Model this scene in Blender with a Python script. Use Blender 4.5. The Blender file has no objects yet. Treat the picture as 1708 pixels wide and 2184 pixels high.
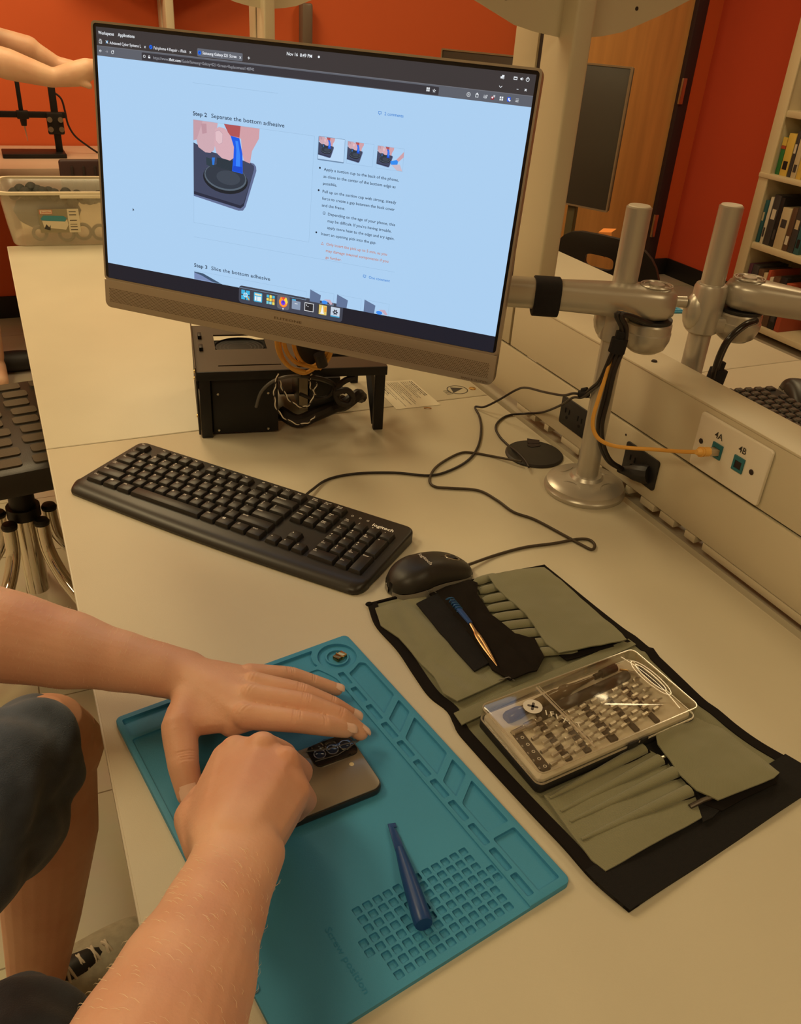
import bpy, bmesh, math, random
import numpy as np
from mathutils import Vector, Matrix, noise

SC = bpy.context.scene
COL = SC.collection
random.seed(7)
R = math.radians

# ------------------------------------------------------------------ camera
# x runs across the desks, y along them, z = 0 is the desk top, the floor is 0.74 m below
PITCH, ROLL, YAW, FPX = 0.5350774, 0.0716867, R(26.2), 1800.0
IW, IH = 1708, 2184
def cam_axes():
    f = Vector((0, math.cos(PITCH), -math.sin(PITCH))); rt = Vector((1, 0, 0)); up = rt.cross(f)
    a = math.cos(ROLL)*rt + math.sin(ROLL)*up
    b = -math.sin(ROLL)*rt + math.cos(ROLL)*up
    M = Matrix(((math.cos(YAW), math.sin(YAW), 0), (-math.sin(YAW), math.cos(YAW), 0), (0, 0, 1)))
    return M @ a, M @ b, M @ f
RT, UP, FW = cam_axes()
CAM = Vector((-0.012, 0.0, 0.586863))
cam_data = bpy.data.cameras.new('camera')
cam = bpy.data.objects.new('camera', cam_data); COL.objects.link(cam)
m = Matrix((RT, UP, -FW)).transposed().to_4x4(); m.translation = CAM
cam.matrix_world = m
cam_data.sensor_fit = 'VERTICAL'; cam_data.sensor_height = 24.0
cam_data.lens = 24.0 * FPX / IH
cam_data.clip_start = 0.02; cam_data.clip_end = 60
SC.camera = cam

def ray(px, py): return FW + RT*((px-IW/2)/FPX) - UP*((py-IH/2)/FPX)
def at(px, py, z=0.0):
    """point of a horizontal surface of height z"""
    d = ray(px, py); return CAM + d*((z-CAM.z)/d.z)
def atx(px, py, x):
    d = ray(px, py); return CAM + d*((x-CAM.x)/d.x)
def aty(px, py, y):
    d = ray(px, py); return CAM + d*((y-CAM.y)/d.y)

# ------------------------------------------------------------------ view, world, lights
SC.view_settings.view_transform = 'Standard'
SC.view_settings.look = 'None'
SC.view_settings.exposure = 0.0
SC.view_settings.gamma = 1.0
SC.view_settings.use_curve_mapping = False
w = bpy.data.worlds.new('world'); SC.world = w; w.use_nodes = True
bg = w.node_tree.nodes['Background']; bg.inputs[0].default_value = (1.0, .72, .42, 1); bg.inputs[1].default_value = 0.07

FLOOR = -0.74
CEIL = 1.96
WARM = (1.0, 0.775, 0.415)
def area(name, loc, sx, sy, power, color=WARM, rot=(0, 0, 0)):
    l = bpy.data.lights.new(name, 'AREA'); l.shape = 'RECTANGLE'; l.size = sx; l.size_y = sy
    l.energy = power; l.color = color
    o = bpy.data.objects.new(name, l); COL.objects.link(o); o.location = loc; o.rotation_euler = rot
    return o
# the ceiling's light panels: (x, y, width, length, power)
PANELS = [(-1.0, 1.9, .6, 1.2, 20), (-1.2, -0.6, .6, 1.2, 17), (0.25, 3.1, .6, 1.2, 22), (1.1, -0.9, .6, 1.2, 7), (2.4, 2.3, .6, 1.2, 18), (-2.2, 3.2, .6, 1.2, 12)]
for x, y, sx, sy, p in PANELS:
    area('ceiling_panel_light', (x, y, CEIL-.05), sx-.06, sy-.06, p)

# ------------------------------------------------------------------ mesh helpers
def frame(dirv, upv=(0, 0, 1)):
    d = Vector(dirv).normalized(); u = Vector(upv)
    if abs(d.dot(u)) > .98: u = Vector((1, 0, 0))
    s = u.cross(d).normalized(); t = d.cross(s)
    return s, t, d
def catmull(P, n=6, closed=False):
    P = [Vector(p) for p in P]
    if len(P) < 3: return P
    out = []; N = len(P)
    rng = range(N if closed else N-1)
    for i in rng:
        p0 = P[(i-1) % N] if closed or i > 0 else P[0]*2-P[1]
        p1 = P[i]; p2 = P[(i+1) % N]
        p3 = P[(i+2) % N] if closed or i+2 < N else P[-1]*2-P[-2]
        for k in range(n):
            t = k/n
            out.append(0.5*((2*p1)+(p2-p0)*t+(2*p0-5*p1+4*p2-p3)*t*t+(3*p1-p0-3*p2+p3)*t**3))
    if not closed: out.append(P[-1])
    return out
def rrect(w, h, r, n=4, cx=0, cy=0):
    pts = []
    for (sx, sy, a0) in ((1, 1, 0), (-1, 1, 90), (-1, -1, 180), (1, -1, 270)):
        for k in range(n+1):
            a = R(a0+90*k/n); pts.append((cx+sx*(w/2-r)+r*math.cos(a), cy+sy*(h/2-r)+r*math.sin(a)))
    return pts
def circle(r, n=24, cx=0, cy=0, a0=0): return [(cx+r*math.cos(a0+2*math.pi*k/n), cy+r*math.sin(a0+2*math.pi*k/n)) for k in range(n)]
def TR(x=0, y=0, z=0, rz=0, rx=0, ry=0):
    return Matrix.Translation((x, y, z)) @ Matrix.Rotation(rz, 4, 'Z') @ Matrix.Rotation(ry, 4, 'Y') @ Matrix.Rotation(rx, 4, 'X')

class MB:
    def __init__(s): s.v = []; s.f = []; s.m = []
    def add(s, V, F, mi=0, M=None):
        b = len(s.v)
        s.v += [tuple(M @ Vector(p)) if M is not None else tuple(p) for p in V]
        s.f += [tuple(b+i for i in f) for f in F]; s.m += [mi]*len(F); return s
    def frombm(s, bm, mi=0, M=None):
        bm.verts.ensure_lookup_table(); bm.verts.index_update()
        s.add([v.co.copy() for v in bm.verts], [[v.index for v in f.verts] for f in bm.faces], mi, M); bm.free(); return s
    def box(s, c, d, mi=0, M=None, bev=0, seg=2, taper=None):
        bm = bmesh.new(); bmesh.ops.create_cube(bm, size=1)
        for v in bm.verts:
            k = taper if (taper and v.co.z > 0) else 1.0
            v.co = Vector((v.co.x*d[0]*k, v.co.y*d[1]*k, v.co.z*d[2])) + Vector(c)
        if bev: bmesh.ops.bevel(bm, geom=bm.edges[:], offset=min(bev, min(d)*.49), segments=seg, profile=.5, affect='EDGES')
        return s.frombm(bm, mi, M)
    def prism(s, poly, z0, z1, mi=0, M=None, bev=0, seg=2, top_only=False):
        bm = bmesh.new(); vs = [bm.verts.new((p[0], p[1], z0)) for p in poly]
        f = bm.faces.new(vs); r = bmesh.ops.extrude_face_region(bm, geom=[f])
        for e in r['geom']:
            if isinstance(e, bmesh.types.BMVert): e.co.z = z1
        bmesh.ops.recalc_face_normals(bm, faces=bm.faces[:])
        if bev:
            ed = [e for e in bm.edges if abs(e.verts[0].co.z-e.verts[1].co.z) < 1e-9 and (not top_only or abs(e.verts[0].co.z-z1) < 1e-9)]
            bmesh.ops.bevel(bm, geom=ed, offset=bev, segments=seg, profile=.5, affect='EDGES')
        return s.frombm(bm, mi, M)
    def ring(s, outer, inner, z0, z1, mi=0, M=None):
        n = len(outer); V = [(p[0], p[1], z) for z in (z0, z1) for p in outer]+[(p[0], p[1], z) for z in (z0, z1) for p in inner]; F = []
        for i in range(n):
            j = (i+1) % n
            F += [(i, j, n+j, n+i), (2*n+j, 2*n+i, 3*n+i, 3*n+j), (n+i, n+j, 3*n+j, 3*n+i), (j, i, 2*n+i, 2*n+j)]
        return s.add(V, F, mi, M)
    def cyl(s, p0, p1, r0, r1=None, n=20, mi=0, M=None, caps=True):
        return s.tube([p0, p1], [r0, r0 if r1 is None else r1], n, mi, M, caps)
    def tube(s, P, r, n=10, mi=0, M=None, caps=True, flat=1.0, upv=(0, 0, 1), closed=False):
        P = [Vector(p) for p in P]; N = len(P)
        rr = r if isinstance(r, (list, tuple)) else [r]*N
        V = []; prev = None
        for i, p in enumerate(P):
            if closed: d = P[(i+1) % N]-P[i-1]
            else: d = (P[min(i+1, N-1)]-P[max(i-1, 0)])
            if d.length < 1e-9: d = Vector((0, 0, 1))
            d.normalize()
            if prev is None: a, b, _ = frame(d, upv)
            else:
                a = prev - d*prev.dot(d)
                a = a.normalized() if a.length > 1e-6 else frame(d, upv)[0]
                b = d.cross(a)
            prev = a
            for k in range(n):
                t = 2*math.pi*k/n; V.append(p+a*(math.cos(t)*rr[i])+b*(math.sin(t)*rr[i]*flat))
        F = []
        for i in range(N if closed else N-1):
            for k in range(n):
                j = (k+1) % n; i2 = (i+1) % N; F.append((i*n+k, i*n+j, i2*n+j, i2*n+k))
        if caps and not closed: F += [tuple(range(n-1, -1, -1)), tuple((N-1)*n+k for k in range(n))]
        return s.add(V, F, mi, M)
    def lathe(s, prof, n=28, mi=0, M=None, cap=True):
        V = []; F = []; L = len(prof)
        for (r, z) in prof:
            for k in range(n): t = 2*math.pi*k/n; V.append((max(r, 1e-5)*math.cos(t), max(r, 1e-5)*math.sin(t), z))
        for i in range(L-1):
            for k in range(n): j = (k+1) % n; F.append((i*n+k, i*n+j, (i+1)*n+j, (i+1)*n+k))
        if cap: F += [tuple(range(n-1, -1, -1)), tuple((L-1)*n+k for k in range(n))]
        return s.add(V, F, mi, M)
    def ell(s, c, r, n=16, mi=0, M=None):
        bm = bmesh.new(); bmesh.ops.create_uvsphere(bm, u_segments=n, v_segments=max(6, n//2), radius=1)
        for v in bm.verts: v.co = Vector((v.co.x*r[0], v.co.y*r[1], v.co.z*r[2]))+Vector(c)
        return s.frombm(bm, mi, M)
    def quad(s, a, b, c, d, mi=0, M=None): return s.add([a, b, c, d], [(0, 1, 2, 3)], mi, M)
    def poly(s, pts, mi=0, M=None): return s.add(pts, [tuple(range(len(pts)))], mi, M)

WM = {}
def mesh_of(mb, name):
    me = bpy.data.meshes.new(name); me.from_pydata([tuple(v) for v in mb.v], [], mb.f)
    me.validate(verbose=False); me.update(); return me
def finish(me, mats, mi, smooth):
    for mt in (mats if isinstance(mats, (list, tuple)) else [mats]): me.materials.append(mt)
    if mi is not None and len(mi) == len(me.polygons): me.polygons.foreach_set('material_index', mi)
    if smooth is not None and len(me.polygons):
        me.polygons.foreach_set('use_smooth', [True]*len(me.polygons))
        me.set_sharp_from_angle(angle=R(smooth))
def build(name, mb, mats, parent=None, world=True, smooth=35, label=None, loc=None, kind=None, recalc=True):
    """links mb as ONE mesh object; with world=True its vertices are world coordinates"""
    me = bpy.data.meshes.new(name)
    V = np.array([tuple(v) for v in mb.v], float)
    pm = WM[parent] if parent is not None else Matrix.Identity(4)
    ml = Matrix.Identity(4)
    if parent is None:
        if loc is None: lo = V.min(0); hi = V.max(0); loc = ((lo[0]+hi[0])/2, (lo[1]+hi[1])/2, lo[2])
        ml = Matrix.Translation(loc)
    inv = np.array((pm @ ml).inverted()) if world else np.eye(4)
    V = V @ inv[:3, :3].T + inv[:3, 3]
    me.from_pydata(V.tolist(), [], mb.f)
    if recalc:
        mi = list(mb.m)
        bm = bmesh.new(); bm.from_mesh(me)
        if len(bm.faces) == len(mi):
            for f, k in zip(bm.faces, mi): f.material_index = k
        bmesh.ops.recalc_face_normals(bm, faces=bm.faces[:]); bm.to_mesh(me); bm.free()
        finish(me, mats, None, smooth)
    else: finish(me, mats, mb.m, smooth)
    o = bpy.data.objects.new(name, me); COL.objects.link(o)
    if parent is not None: o.parent = parent
    else: o.matrix_local = ml
    WM[o] = pm @ ml
    if label: o['label'] = label
    if kind: o['kind'] = kind
    return o
def thing(name, label, cat, loc=(0, 0, 0), rz=0, group=None, M=None):
    o = bpy.data.objects.new(name, None); COL.objects.link(o)
    mm = M if M is not None else Matrix.Translation(loc) @ Matrix.Rotation(rz, 4, 'Z')
    o.matrix_world = mm; WM[o] = mm; o.empty_display_size = .02
    return tag(o, label, cat, group)
def tag(o, label, cat, group=None):
    o['label'] = label; o['category'] = cat
    if group: o['group'] = group
    return o
def struct(name, mb, mat, smooth=35): return build(name, mb, mat, None, smooth=smooth, kind='structure')
def dup(root, M, label=None, group=None):
    r = root.copy(); COL.objects.link(r); r.matrix_world = M; WM[r] = M
    if label: r['label'] = label
    if group: r['group'] = group
    for ch in list(root.children):
        c = ch.copy(); COL.objects.link(c); c.parent = r
        for g in list(ch.children):
            d = g.copy(); COL.objects.link(d); d.parent = c
    return r

_tc = {}
def text_geo(s, bold=False):
    """flat outline of a line of lettering, 1 unit high capitals, starting at x = 0"""
    k = (s, bold)
    if k in _tc: return _tc[k]
    cu = bpy.data.curves.new('t', 'FONT'); cu.body = s; cu.size = 1.37; cu.resolution_u = 2
    cu.offset = .022 if bold else .012
    ob = bpy.data.objects.new('t', cu); COL.objects.link(ob)
    dg = bpy.context.evaluated_depsgraph_get(); me = ob.evaluated_get(dg).to_mesh()
    V = [tuple(v.co) for v in me.vertices]; F = [tuple(p.vertices) for p in me.polygons]
    ob.evaluated_get(dg).to_mesh_clear(); bpy.data.objects.remove(ob); bpy.data.curves.remove(cu)
    _tc[k] = (V, F); return V, F
def text(mb, s, h, M, mi=0, width=None, align='L', bold=False):
    """lettering in the xy plane of M, capitals h high; width stretches it to that length"""
    V, F = text_geo(s, bold)
    if not V: return
    x0 = min(v[0] for v in V); x1 = max(v[0] for v in V)
    sx = h if width is None else width/(x1-x0)
    tot = (x1-x0)*sx; off = {'L': 0, 'C': -tot/2, 'R': -tot}[align]
    mb.add([((v[0]-x0)*sx+off, v[1]*h, 0) for v in V], F, mi, M)

# ------------------------------------------------------------------ materials
def lin(c): return tuple(((x/255)/12.92 if x/255 <= .04045 else ((x/255+.055)/1.055)**2.4) for x in c)
def clearmat(name, tint, fac=.10, rough=.05, body=None, bodyfac=0.0):
    """thin clear plastic: see-through with a glossy skin and, for cloudy plastic, a share of milky body"""
    mt = bpy.data.materials.new(name); mt.use_nodes = True; nt = mt.node_tree; p = nt.nodes['Principled BSDF']; out = nt.nodes['Material Output']
    tr = nt.nodes.new('ShaderNodeBsdfTransparent'); tr.inputs['Color'].default_value = (*tint, 1)
    gl = nt.nodes.new('ShaderNodeBsdfGlossy'); gl.inputs['Roughness'].default_value = rough
    mx = nt.nodes.new('ShaderNodeMixShader'); fr = nt.nodes.new('ShaderNodeLayerWeight'); fr.inputs['Blend'].default_value = .12
    ad = nt.nodes.new('ShaderNodeMath'); ad.operation = 'ADD'; ad.inputs[1].default_value = fac; nt.links.new(fr.outputs['Facing'], ad.inputs[0])
    nt.links.new(ad.outputs[0], mx.inputs[0]); nt.links.new(tr.outputs[0], mx.inputs[1]); nt.links.new(gl.outputs[0], mx.inputs[2])
    last = mx
    if body:
        p.inputs['Base Color'].default_value = (*body, 1); p.inputs['Roughness'].default_value = .4
        m2 = nt.nodes.new('ShaderNodeMixShader'); m2.inputs[0].default_value = bodyfac; nt.links.new(mx.outputs[0], m2.inputs[1]); nt.links.new(p.outputs[0], m2.inputs[2]); last = m2
    nt.links.new(last.outputs[0], out.inputs['Surface']); return mt
def mat(name, col, rough=.5, metal=0, noise=0, nscale=40, bump=0, bscale=200, emit=None, estr=1, spec=.5, trans=0, ior=1.45, sss=0, coat=0, dark=None, stretch=None, alpha=1, sheen=0):
    mt = bpy.data.materials.new(name); mt.use_nodes = True; nt = mt.node_tree; p = nt.nodes['Principled BSDF']
    c = (*col, 1)
    p.inputs['Base Color'].default_value = c; p.inputs['Roughness'].default_value = rough; p.inputs['Metallic'].default_value = metal
    p.inputs['Specular IOR Level'].default_value = spec; p.inputs['IOR'].default_value = ior
    p.inputs['Transmission Weight'].default_value = trans; p.inputs['Coat Weight'].default_value = coat
    p.inputs['Alpha'].default_value = alpha
    if sheen: p.inputs['Sheen Weight'].default_value = sheen
    if sss:
        p.inputs['Subsurface Weight'].default_value = sss; p.inputs['Subsurface Radius'].default_value = (1, .35, .2); p.inputs['Subsurface Scale'].default_value = .006
    if emit: p.inputs['Emission Color'].default_value = (*emit, 1); p.inputs['Emission Strength'].default_value = estr
    tc = None
    if noise or bump:
        tc = nt.nodes.new('ShaderNodeTexCoord'); vec = tc.outputs['Object']
        if stretch:
            mp = nt.nodes.new('ShaderNodeMapping'); mp.inputs['Scale'].default_value = stretch; nt.links.new(vec, mp.inputs['Vector']); vec = mp.outputs['Vector']
    if noise:
        n = nt.nodes.new('ShaderNodeTexNoise'); n.inputs['Scale'].default_value = nscale; n.inputs['Detail'].default_value = 5
        nt.links.new(vec, n.inputs['Vector'])
        rp = nt.nodes.new('ShaderNodeMix'); rp.data_type = 'RGBA'
        d = dark if dark else tuple(x*(1-noise) for x in col)
        rp.inputs['A'].default_value = (*d, 1); rp.inputs['B'].default_value = (*[min(1, x*(1+noise*.5)) for x in col], 1)
        mr = nt.nodes.new('ShaderNodeMapRange'); mr.inputs['From Min'].default_value = .3; mr.inputs['From Max'].default_value = .7
        nt.links.new(n.outputs['Fac'], mr.inputs['Value']); nt.links.new(mr.outputs['Result'], rp.inputs['Factor'])
        nt.links.new(rp.outputs['Result'], p.inputs['Base Color'])
    if bump:
        n2 = nt.nodes.new('ShaderNodeTexNoise'); n2.inputs['Scale'].default_value = bscale; n2.inputs['Detail'].default_value = 3
        nt.links.new(vec, n2.inputs['Vector'])
        b = nt.nodes.new('ShaderNodeBump'); b.inputs['Strength'].default_value = bump; b.inputs['Distance'].default_value = .001
        nt.links.new(n2.outputs['Fac'], b.inputs['Height']); nt.links.new(b.outputs['Normal'], p.inputs['Normal'])
    return mt
def emi(name, rgb, k=1.0):
    return mat(name, (0.01, 0.01, 0.012), rough=.35, emit=lin(rgb), estr=k, spec=.3)
def weave(name, col, scale=900, dark=.75, rough=.9):
    mt = mat(name, col, rough, sheen=.25 if max(col) > .05 else 0, spec=.5 if max(col) > .05 else .15); nt = mt.node_tree; p = nt.nodes['Principled BSDF']
    tc = nt.nodes.new('ShaderNodeTexCoord'); wv = nt.nodes.new('ShaderNodeTexWave'); wv.bands_direction = 'DIAGONAL'
    wv.inputs['Scale'].default_value = scale; wv.inputs['Distortion'].default_value = .6
    nt.links.new(tc.outputs['Object'], wv.inputs['Vector'])
    n = nt.nodes.new('ShaderNodeTexNoise'); n.inputs['Scale'].default_value = 18; nt.links.new(tc.outputs['Object'], n.inputs['Vector'])
    mx = nt.nodes.new('ShaderNodeMix'); mx.data_type = 'RGBA'; mx.inputs['A'].default_value = (*[c*dark for c in col], 1); mx.inputs['B'].default_value = (*[c*1.1 for c in col], 1)
    ma = nt.nodes.new('ShaderNodeMath'); ma.operation = 'MULTIPLY_ADD'; ma.inputs[1].default_value = .6
    nt.links.new(wv.outputs['Fac'], ma.inputs[0]); 
    ms = nt.nodes.new('ShaderNodeMath'); ms.operation = 'MULTIPLY'; ms.inputs[1].default_value = .5; nt.links.new(n.outputs['Fac'], ms.inputs[0])
    nt.links.new(ms.outputs[0], ma.inputs[2]); nt.links.new(ma.outputs[0], mx.inputs['Factor']); nt.links.new(mx.outputs['Result'], p.inputs['Base Color'])
    b = nt.nodes.new('ShaderNodeBump'); b.inputs['Strength'].default_value = .35; b.inputs['Distance'].default_value = .0006
    nt.links.new(wv.outputs['Fac'], b.inputs['Height']); nt.links.new(b.outputs['Normal'], p.inputs['Normal'])
    return mt

M_DESK = mat('laminate', (.62, .562, .425), .42, noise=.05, nscale=5, bump=.12, bscale=900)
M_DESKEDGE = mat('edge_band', (.66, .60, .47), .5)
M_RAIL = mat('powder_coat', (.62, .55, .40), .45, bump=.08, bscale=700)
M_POST = mat('post_paint', (.60, .53, .38), .5, bump=.08, bscale=700)
M_SLOT = mat('slot_dark', (.03, .018, .015), .8)
M_BLACK = mat('black_plastic', (.018, .017, .017), .5, bump=.1, bscale=900)
M_BLACKM = mat('black_metal', (.014, .013, .013), .45, metal=.3)
M_SILVER = mat('silver_paint', (.50, .46, .39), .32, metal=.55, bump=.03, bscale=600)
M_STEEL = mat('steel', (.62, .58, .5), .28, metal=1)
M_CHROME = mat('chrome', (.78, .74, .66), .08, metal=1)
M_BRASS = mat('brass', (.8, .55, .22), .25, metal=1)
M_WHITE = mat('white_plastic', (.78, .72, .60), .4)
M_CORD = mat('cord', (.02, .015, .014), .45)
M_YELLOW = mat('yellow_cable', (.78, .40, .07), .4)
M_PRINT = mat('white_print', (.95, .92, .86), .6)
M_INK = mat('ink', (.05, .045, .04), .7)

# ------------------------------------------------------------------ room
def tile_mat():
    mt = mat('floor_tile', (.60, .53, .40), .3); nt = mt.node_tree; p = nt.nodes['Principled BSDF']
    tc = nt.nodes.new('ShaderNodeTexCoord'); mp = nt.nodes.new('ShaderNodeMapping'); mp.inputs['Location'].default_value = (.084+3.0, -1.035+3.0, 0)
    nt.links.new(tc.outputs['Object'], mp.inputs['Vector'])
    br = nt.nodes.new('ShaderNodeTexBrick'); br.offset = 0; br.inputs['Scale'].default_value = 1; br.inputs['Brick Width'].default_value = .30; br.inputs['Row Height'].default_value = .30
    br.inputs['Mortar Size'].default_value = .0016; br.inputs['Color1'].default_value = (.60, .53, .40, 1); br.inputs['Color2'].default_value = (.56, .50, .375, 1); br.inputs['Mortar'].default_value = (.24, .18, .11, 1)
    nt.links.new(mp.outputs['Vector'], br.inputs['Vector'])
    n = nt.nodes.new('ShaderNodeTexNoise'); n.inputs['Scale'].default_value = 6; n.inputs['Detail'].default_value = 8; nt.links.new(tc.outputs['Object'], n.inputs['Vector'])
    mx = nt.nodes.new('ShaderNodeMix'); mx.data_type = 'RGBA'; mx.blend_type = 'MULTIPLY'; mx.inputs['Factor'].default_value = .35
    nt.links.new(br.outputs['Color'], mx.inputs['A']); nt.links.new(n.outputs['Color'], mx.inputs['B']); nt.links.new(mx.outputs['Result'], p.inputs['Base Color'])
    return mt
XL, XR, YF, YB = -3.2, 3.78, -2.6, 4.18
M_WALL = mat('orange_paint', (.66, .120, .030), .6, bump=.15, bscale=250)
M_WALLR = mat('red_paint', (.62, .082, .030), .6, bump=.15, bscale=250)
M_PLAIN = mat('cream_paint', (.66, .58, .44), .7, bump=.1, bscale=250)
M_BASEB = mat('rubber_base', (.012, .011, .011), .55)
o = struct('floor', MB().box(((XL+XR)/2, (YF+YB)/2, FLOOR-.05), (XR-XL, YB-YF, .1)), tile_mat()); 
struct('ceiling', MB().box(((XL+XR)/2, (YF+YB)/2, CEIL+.05), (XR-XL+.2, YB-YF+.2, .1)), M_PLAIN)
struct('wall_back', MB().box(((XL+XR)/2, YB+.05, (FLOOR+CEIL)/2), (XR-XL+.2, .1, CEIL-FLOOR)), M_WALL)
struct('wall_right', MB().box((XR+.05, (YF+YB)/2, (FLOOR+CEIL)/2), (.1, YB-YF, CEIL-FLOOR)), M_WALLR)
struct('wall_left', MB().box((XL-.05, (YF+YB)/2, (FLOOR+CEIL)/2), (.1, YB-YF, CEIL-FLOOR)), M_PLAIN)
struct('wall_front', MB().box(((XL+XR)/2, YF-.05, (FLOOR+CEIL)/2), (XR-XL+.2, .1, CEIL-FLOOR)), M_PLAIN)
struct('baseboard_back', MB().box(((XL+2.5)/2, YB-.006, FLOOR+.05), (2.5-XL, .012, .1), bev=.003).box((3.71, YB-.006, FLOOR+.05), (.12, .012, .1), bev=.003), M_BASEB)
struct('baseboard_right', MB().box((XR-.006, (YF+YB)/2, FLOOR+.05), (.012, YB-YF-.02, .1), bev=.003), M_BASEB)

# maple door in the back wall, near the right corner
M_MAPLE = mat('maple', (.72, .37, .12), .45, noise=.16, nscale=3.0, stretch=(6, 6, .5))
M_FRAME = mat('door_frame_paint', (.035, .018, .02), .5)
door = MB().box((3.06, YB-.03, FLOOR+1.06), (.96, .04, 2.10), bev=.002)
d = struct('door_1', door, M_MAPLE)
f = MB()
for x in (2.55, 3.575): f.box((x, YB-.04, FLOOR+1.09), (.07, .08, 2.18), bev=.003)
f.box((3.06, YB-.04, FLOOR+2.17), (1.1, .08, .06), bev=.003)
fr = struct('trim_1', f, M_FRAME)
h = MB()
for z in (.30, -.52+.10, 1.15): h.box((3.545, YB-.087, z), (.028, .014, .13), bev=.003)
build('hinge', h, M_STEEL, d)
build('door_handle', MB().cyl((2.65, YB-.05, .22), (2.65, YB-.11, .22), .012).box((2.71, YB-.11, .22), (.13, .018, .02), bev=.006), M_STEEL, d)
# ceiling light fixtures
M_DIFF = mat('light_diffuser', (.8, .75, .6), .6, emit=(1, .8, .5), estr=1.5)
for i, (x, y, sx, sy, p) in enumerate(PANELS):
    t = thing('ceiling_light', 'flat square-edged light panel set in the ceiling', 'ceiling light', (x, y, CEIL-.04), 0, 'ceiling light panels')
    fo = rrect(sx, sy, .005, 1); fi = rrect(sx-.05, sy-.05, .004, 1)
    build('frame', MB().ring([(a+x, b+y) for a, b in fo], [(a+x, b+y) for a, b in fi], CEIL-.04, CEIL-.002), M_WHITE, t)
    build('diffuser', MB().box((x, y, CEIL-.012), (sx-.05, sy-.05, .008)), M_DIFF, t)
# ------------------------------------------------------------------ desks
DX0, DX1 = 0.0, 0.745
SEAM = 1.218
TH = .028
def worktop(name, x0, x1, y0, y1, label):
    t = thing(name, label, 'desk', ((x0+x1)/2, (y0+y1)/2, -TH))
    mb = MB().box(((x0+x1)/2, (y0+y1)/2, -.0015), (x1-x0-.003, y1-y0-.0015, .003), bev=.0008)
    build('work_surface', mb, M_DESK, t)
    e = MB().ring([(x0, y0), (x1, y0), (x1, y1), (x0, y1)], [(x0+.0016, y0+.001), (x1-.0016, y0+.001), (x1-.0016, y1-.001), (x0+.0016, y1-.001)], -TH, -.0006)
    e.box(((x0+x1)/2, (y0+y1)/2, -TH/2-.003), (x1-x0-.004, y1-y0-.004, TH-.008))
    build('edge_band', e, M_DESKEDGE, t)
    for lx in (x0+.10, x1-.06):
        for ly in (y0+.10, y1-.10):
            l = MB().box((lx, ly, (FLOOR-TH)/2+.005), (.05, .05, -FLOOR-TH-.01), bev=.004)
            l.cyl((lx, ly, FLOOR), (lx, ly, FLOOR+.012), .022)
            build('leg', l, M_POST, t)
    return t
YN = -.30
worktop('desk', DX0, DX1, YN, SEAM-.0012, 'near beige laminate desk carrying the keyboard, blue mat and tool roll')
worktop('desk', DX0, DX1, SEAM+.0012, 2.438, 'beige laminate desk beyond the seam, carrying the clear storage bin')
worktop('table', .05, DX1, 2.442, 3.0, 'pale table butted against the far end of the desk, mostly behind the clear bin')
SX0, SX1 = .765, .832     # the raised power rail between the desks
worktop('desk', .85, 1.50, YN, 1.20-.0012, 'beige desk on the far side of the power rail, under the second keyboard')
worktop('desk', .85, 1.50, 1.20+.0012, 2.74, 'beige desk on the far side of the power rail, with a teal mat')

# ------------------------------------------------------------------ power rail
rail = thing('power_rail', 'raised beige metal power rail running between the facing desks', 'cable rail', ((SX0+SX1)/2, 1.2, FLOOR))
RZ0, RZG, RZ1 = .012, .098, .183
y0, y1 = YN, 2.74
lo = MB().box((SX0+.003, (y0+y1)/2, (RZ0+RZG-.0015)/2), (.006, y1-y0, RZG-.0015-RZ0), bev=.0012)
build('lower_panel', lo, M_RAIL, rail)
up = MB()
for a, b in ((y0, 1.197), (1.203, y1)): up.box((SX0+.0035, (a+b)/2, (RZG+.0015+RZ1)/2), (.006, b-a, RZ1-RZG-.0015), bev=.0018)
build('upper_panel', up, M_RAIL, rail)
tp = MB()
tp.box(((SX0+SX1)/2-.012, (1.203+y1)/2, RZ1+.0015), (SX1-SX0-.024, y1-1.203, .004), bev=.0018)
tp.box(((SX0+SX1)/2, (y0+1.197)/2, RZ1+.0015), (SX1-SX0, 1.197-y0, .004), bev=.0018)
build('top_cap', tp, M_RAIL, rail)
bk = MB().box((SX1-.003, (y0+1.197)/2, (RZ1+RZ0)/2), (.005, 1.197-y0, RZ1-RZ0)).box((SX1-.026, (y1+1.203)/2, (RZ1+RZ0)/2), (.005, y1-1.203, RZ1-RZ0))
bk.box((.797, (y0+y1)/2, FLOOR/2-.0), (.03, y1-y0, -FLOOR-.04)).box((.797, (y0+y1)/2, FLOOR+.01), (.12, y1-y0, .02))
build('back_panel', bk, M_RAIL, rail)
for y, l, mm_ in ((1.42, .10, 0), (1.12, .06, 1), (1.055, .012, 0), (.985, .05, 1), (.905, .012, 0), (.835, .010, 0), (.790, .030, 1), (.747, .030, 0), (.700, .020, 1), ((YN+.675)/2, .675-YN, 0)):
    build('bracket', MB().box((SX0+.0085, y, .0055), (.016, l, .0105), bev=.0008), M_POST if mm_ == 0 else M_RAIL, rail)
sc = MB()
for y in (.871,): sc.lathe([(0, .0025), (.0035, .002), (.0045, 0)], 14, 0, TR(.795, y, RZ1+.0035))
sc.lathe([(0, .0015), (.0014, .0008), (.0018, 0)], 10, 0, Matrix.Translation((SX0, .862, .0815)) @ Matrix.Rotation(R(-90), 4, 'Y'))
build('screw', sc, M_SLOT, rail)
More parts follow.
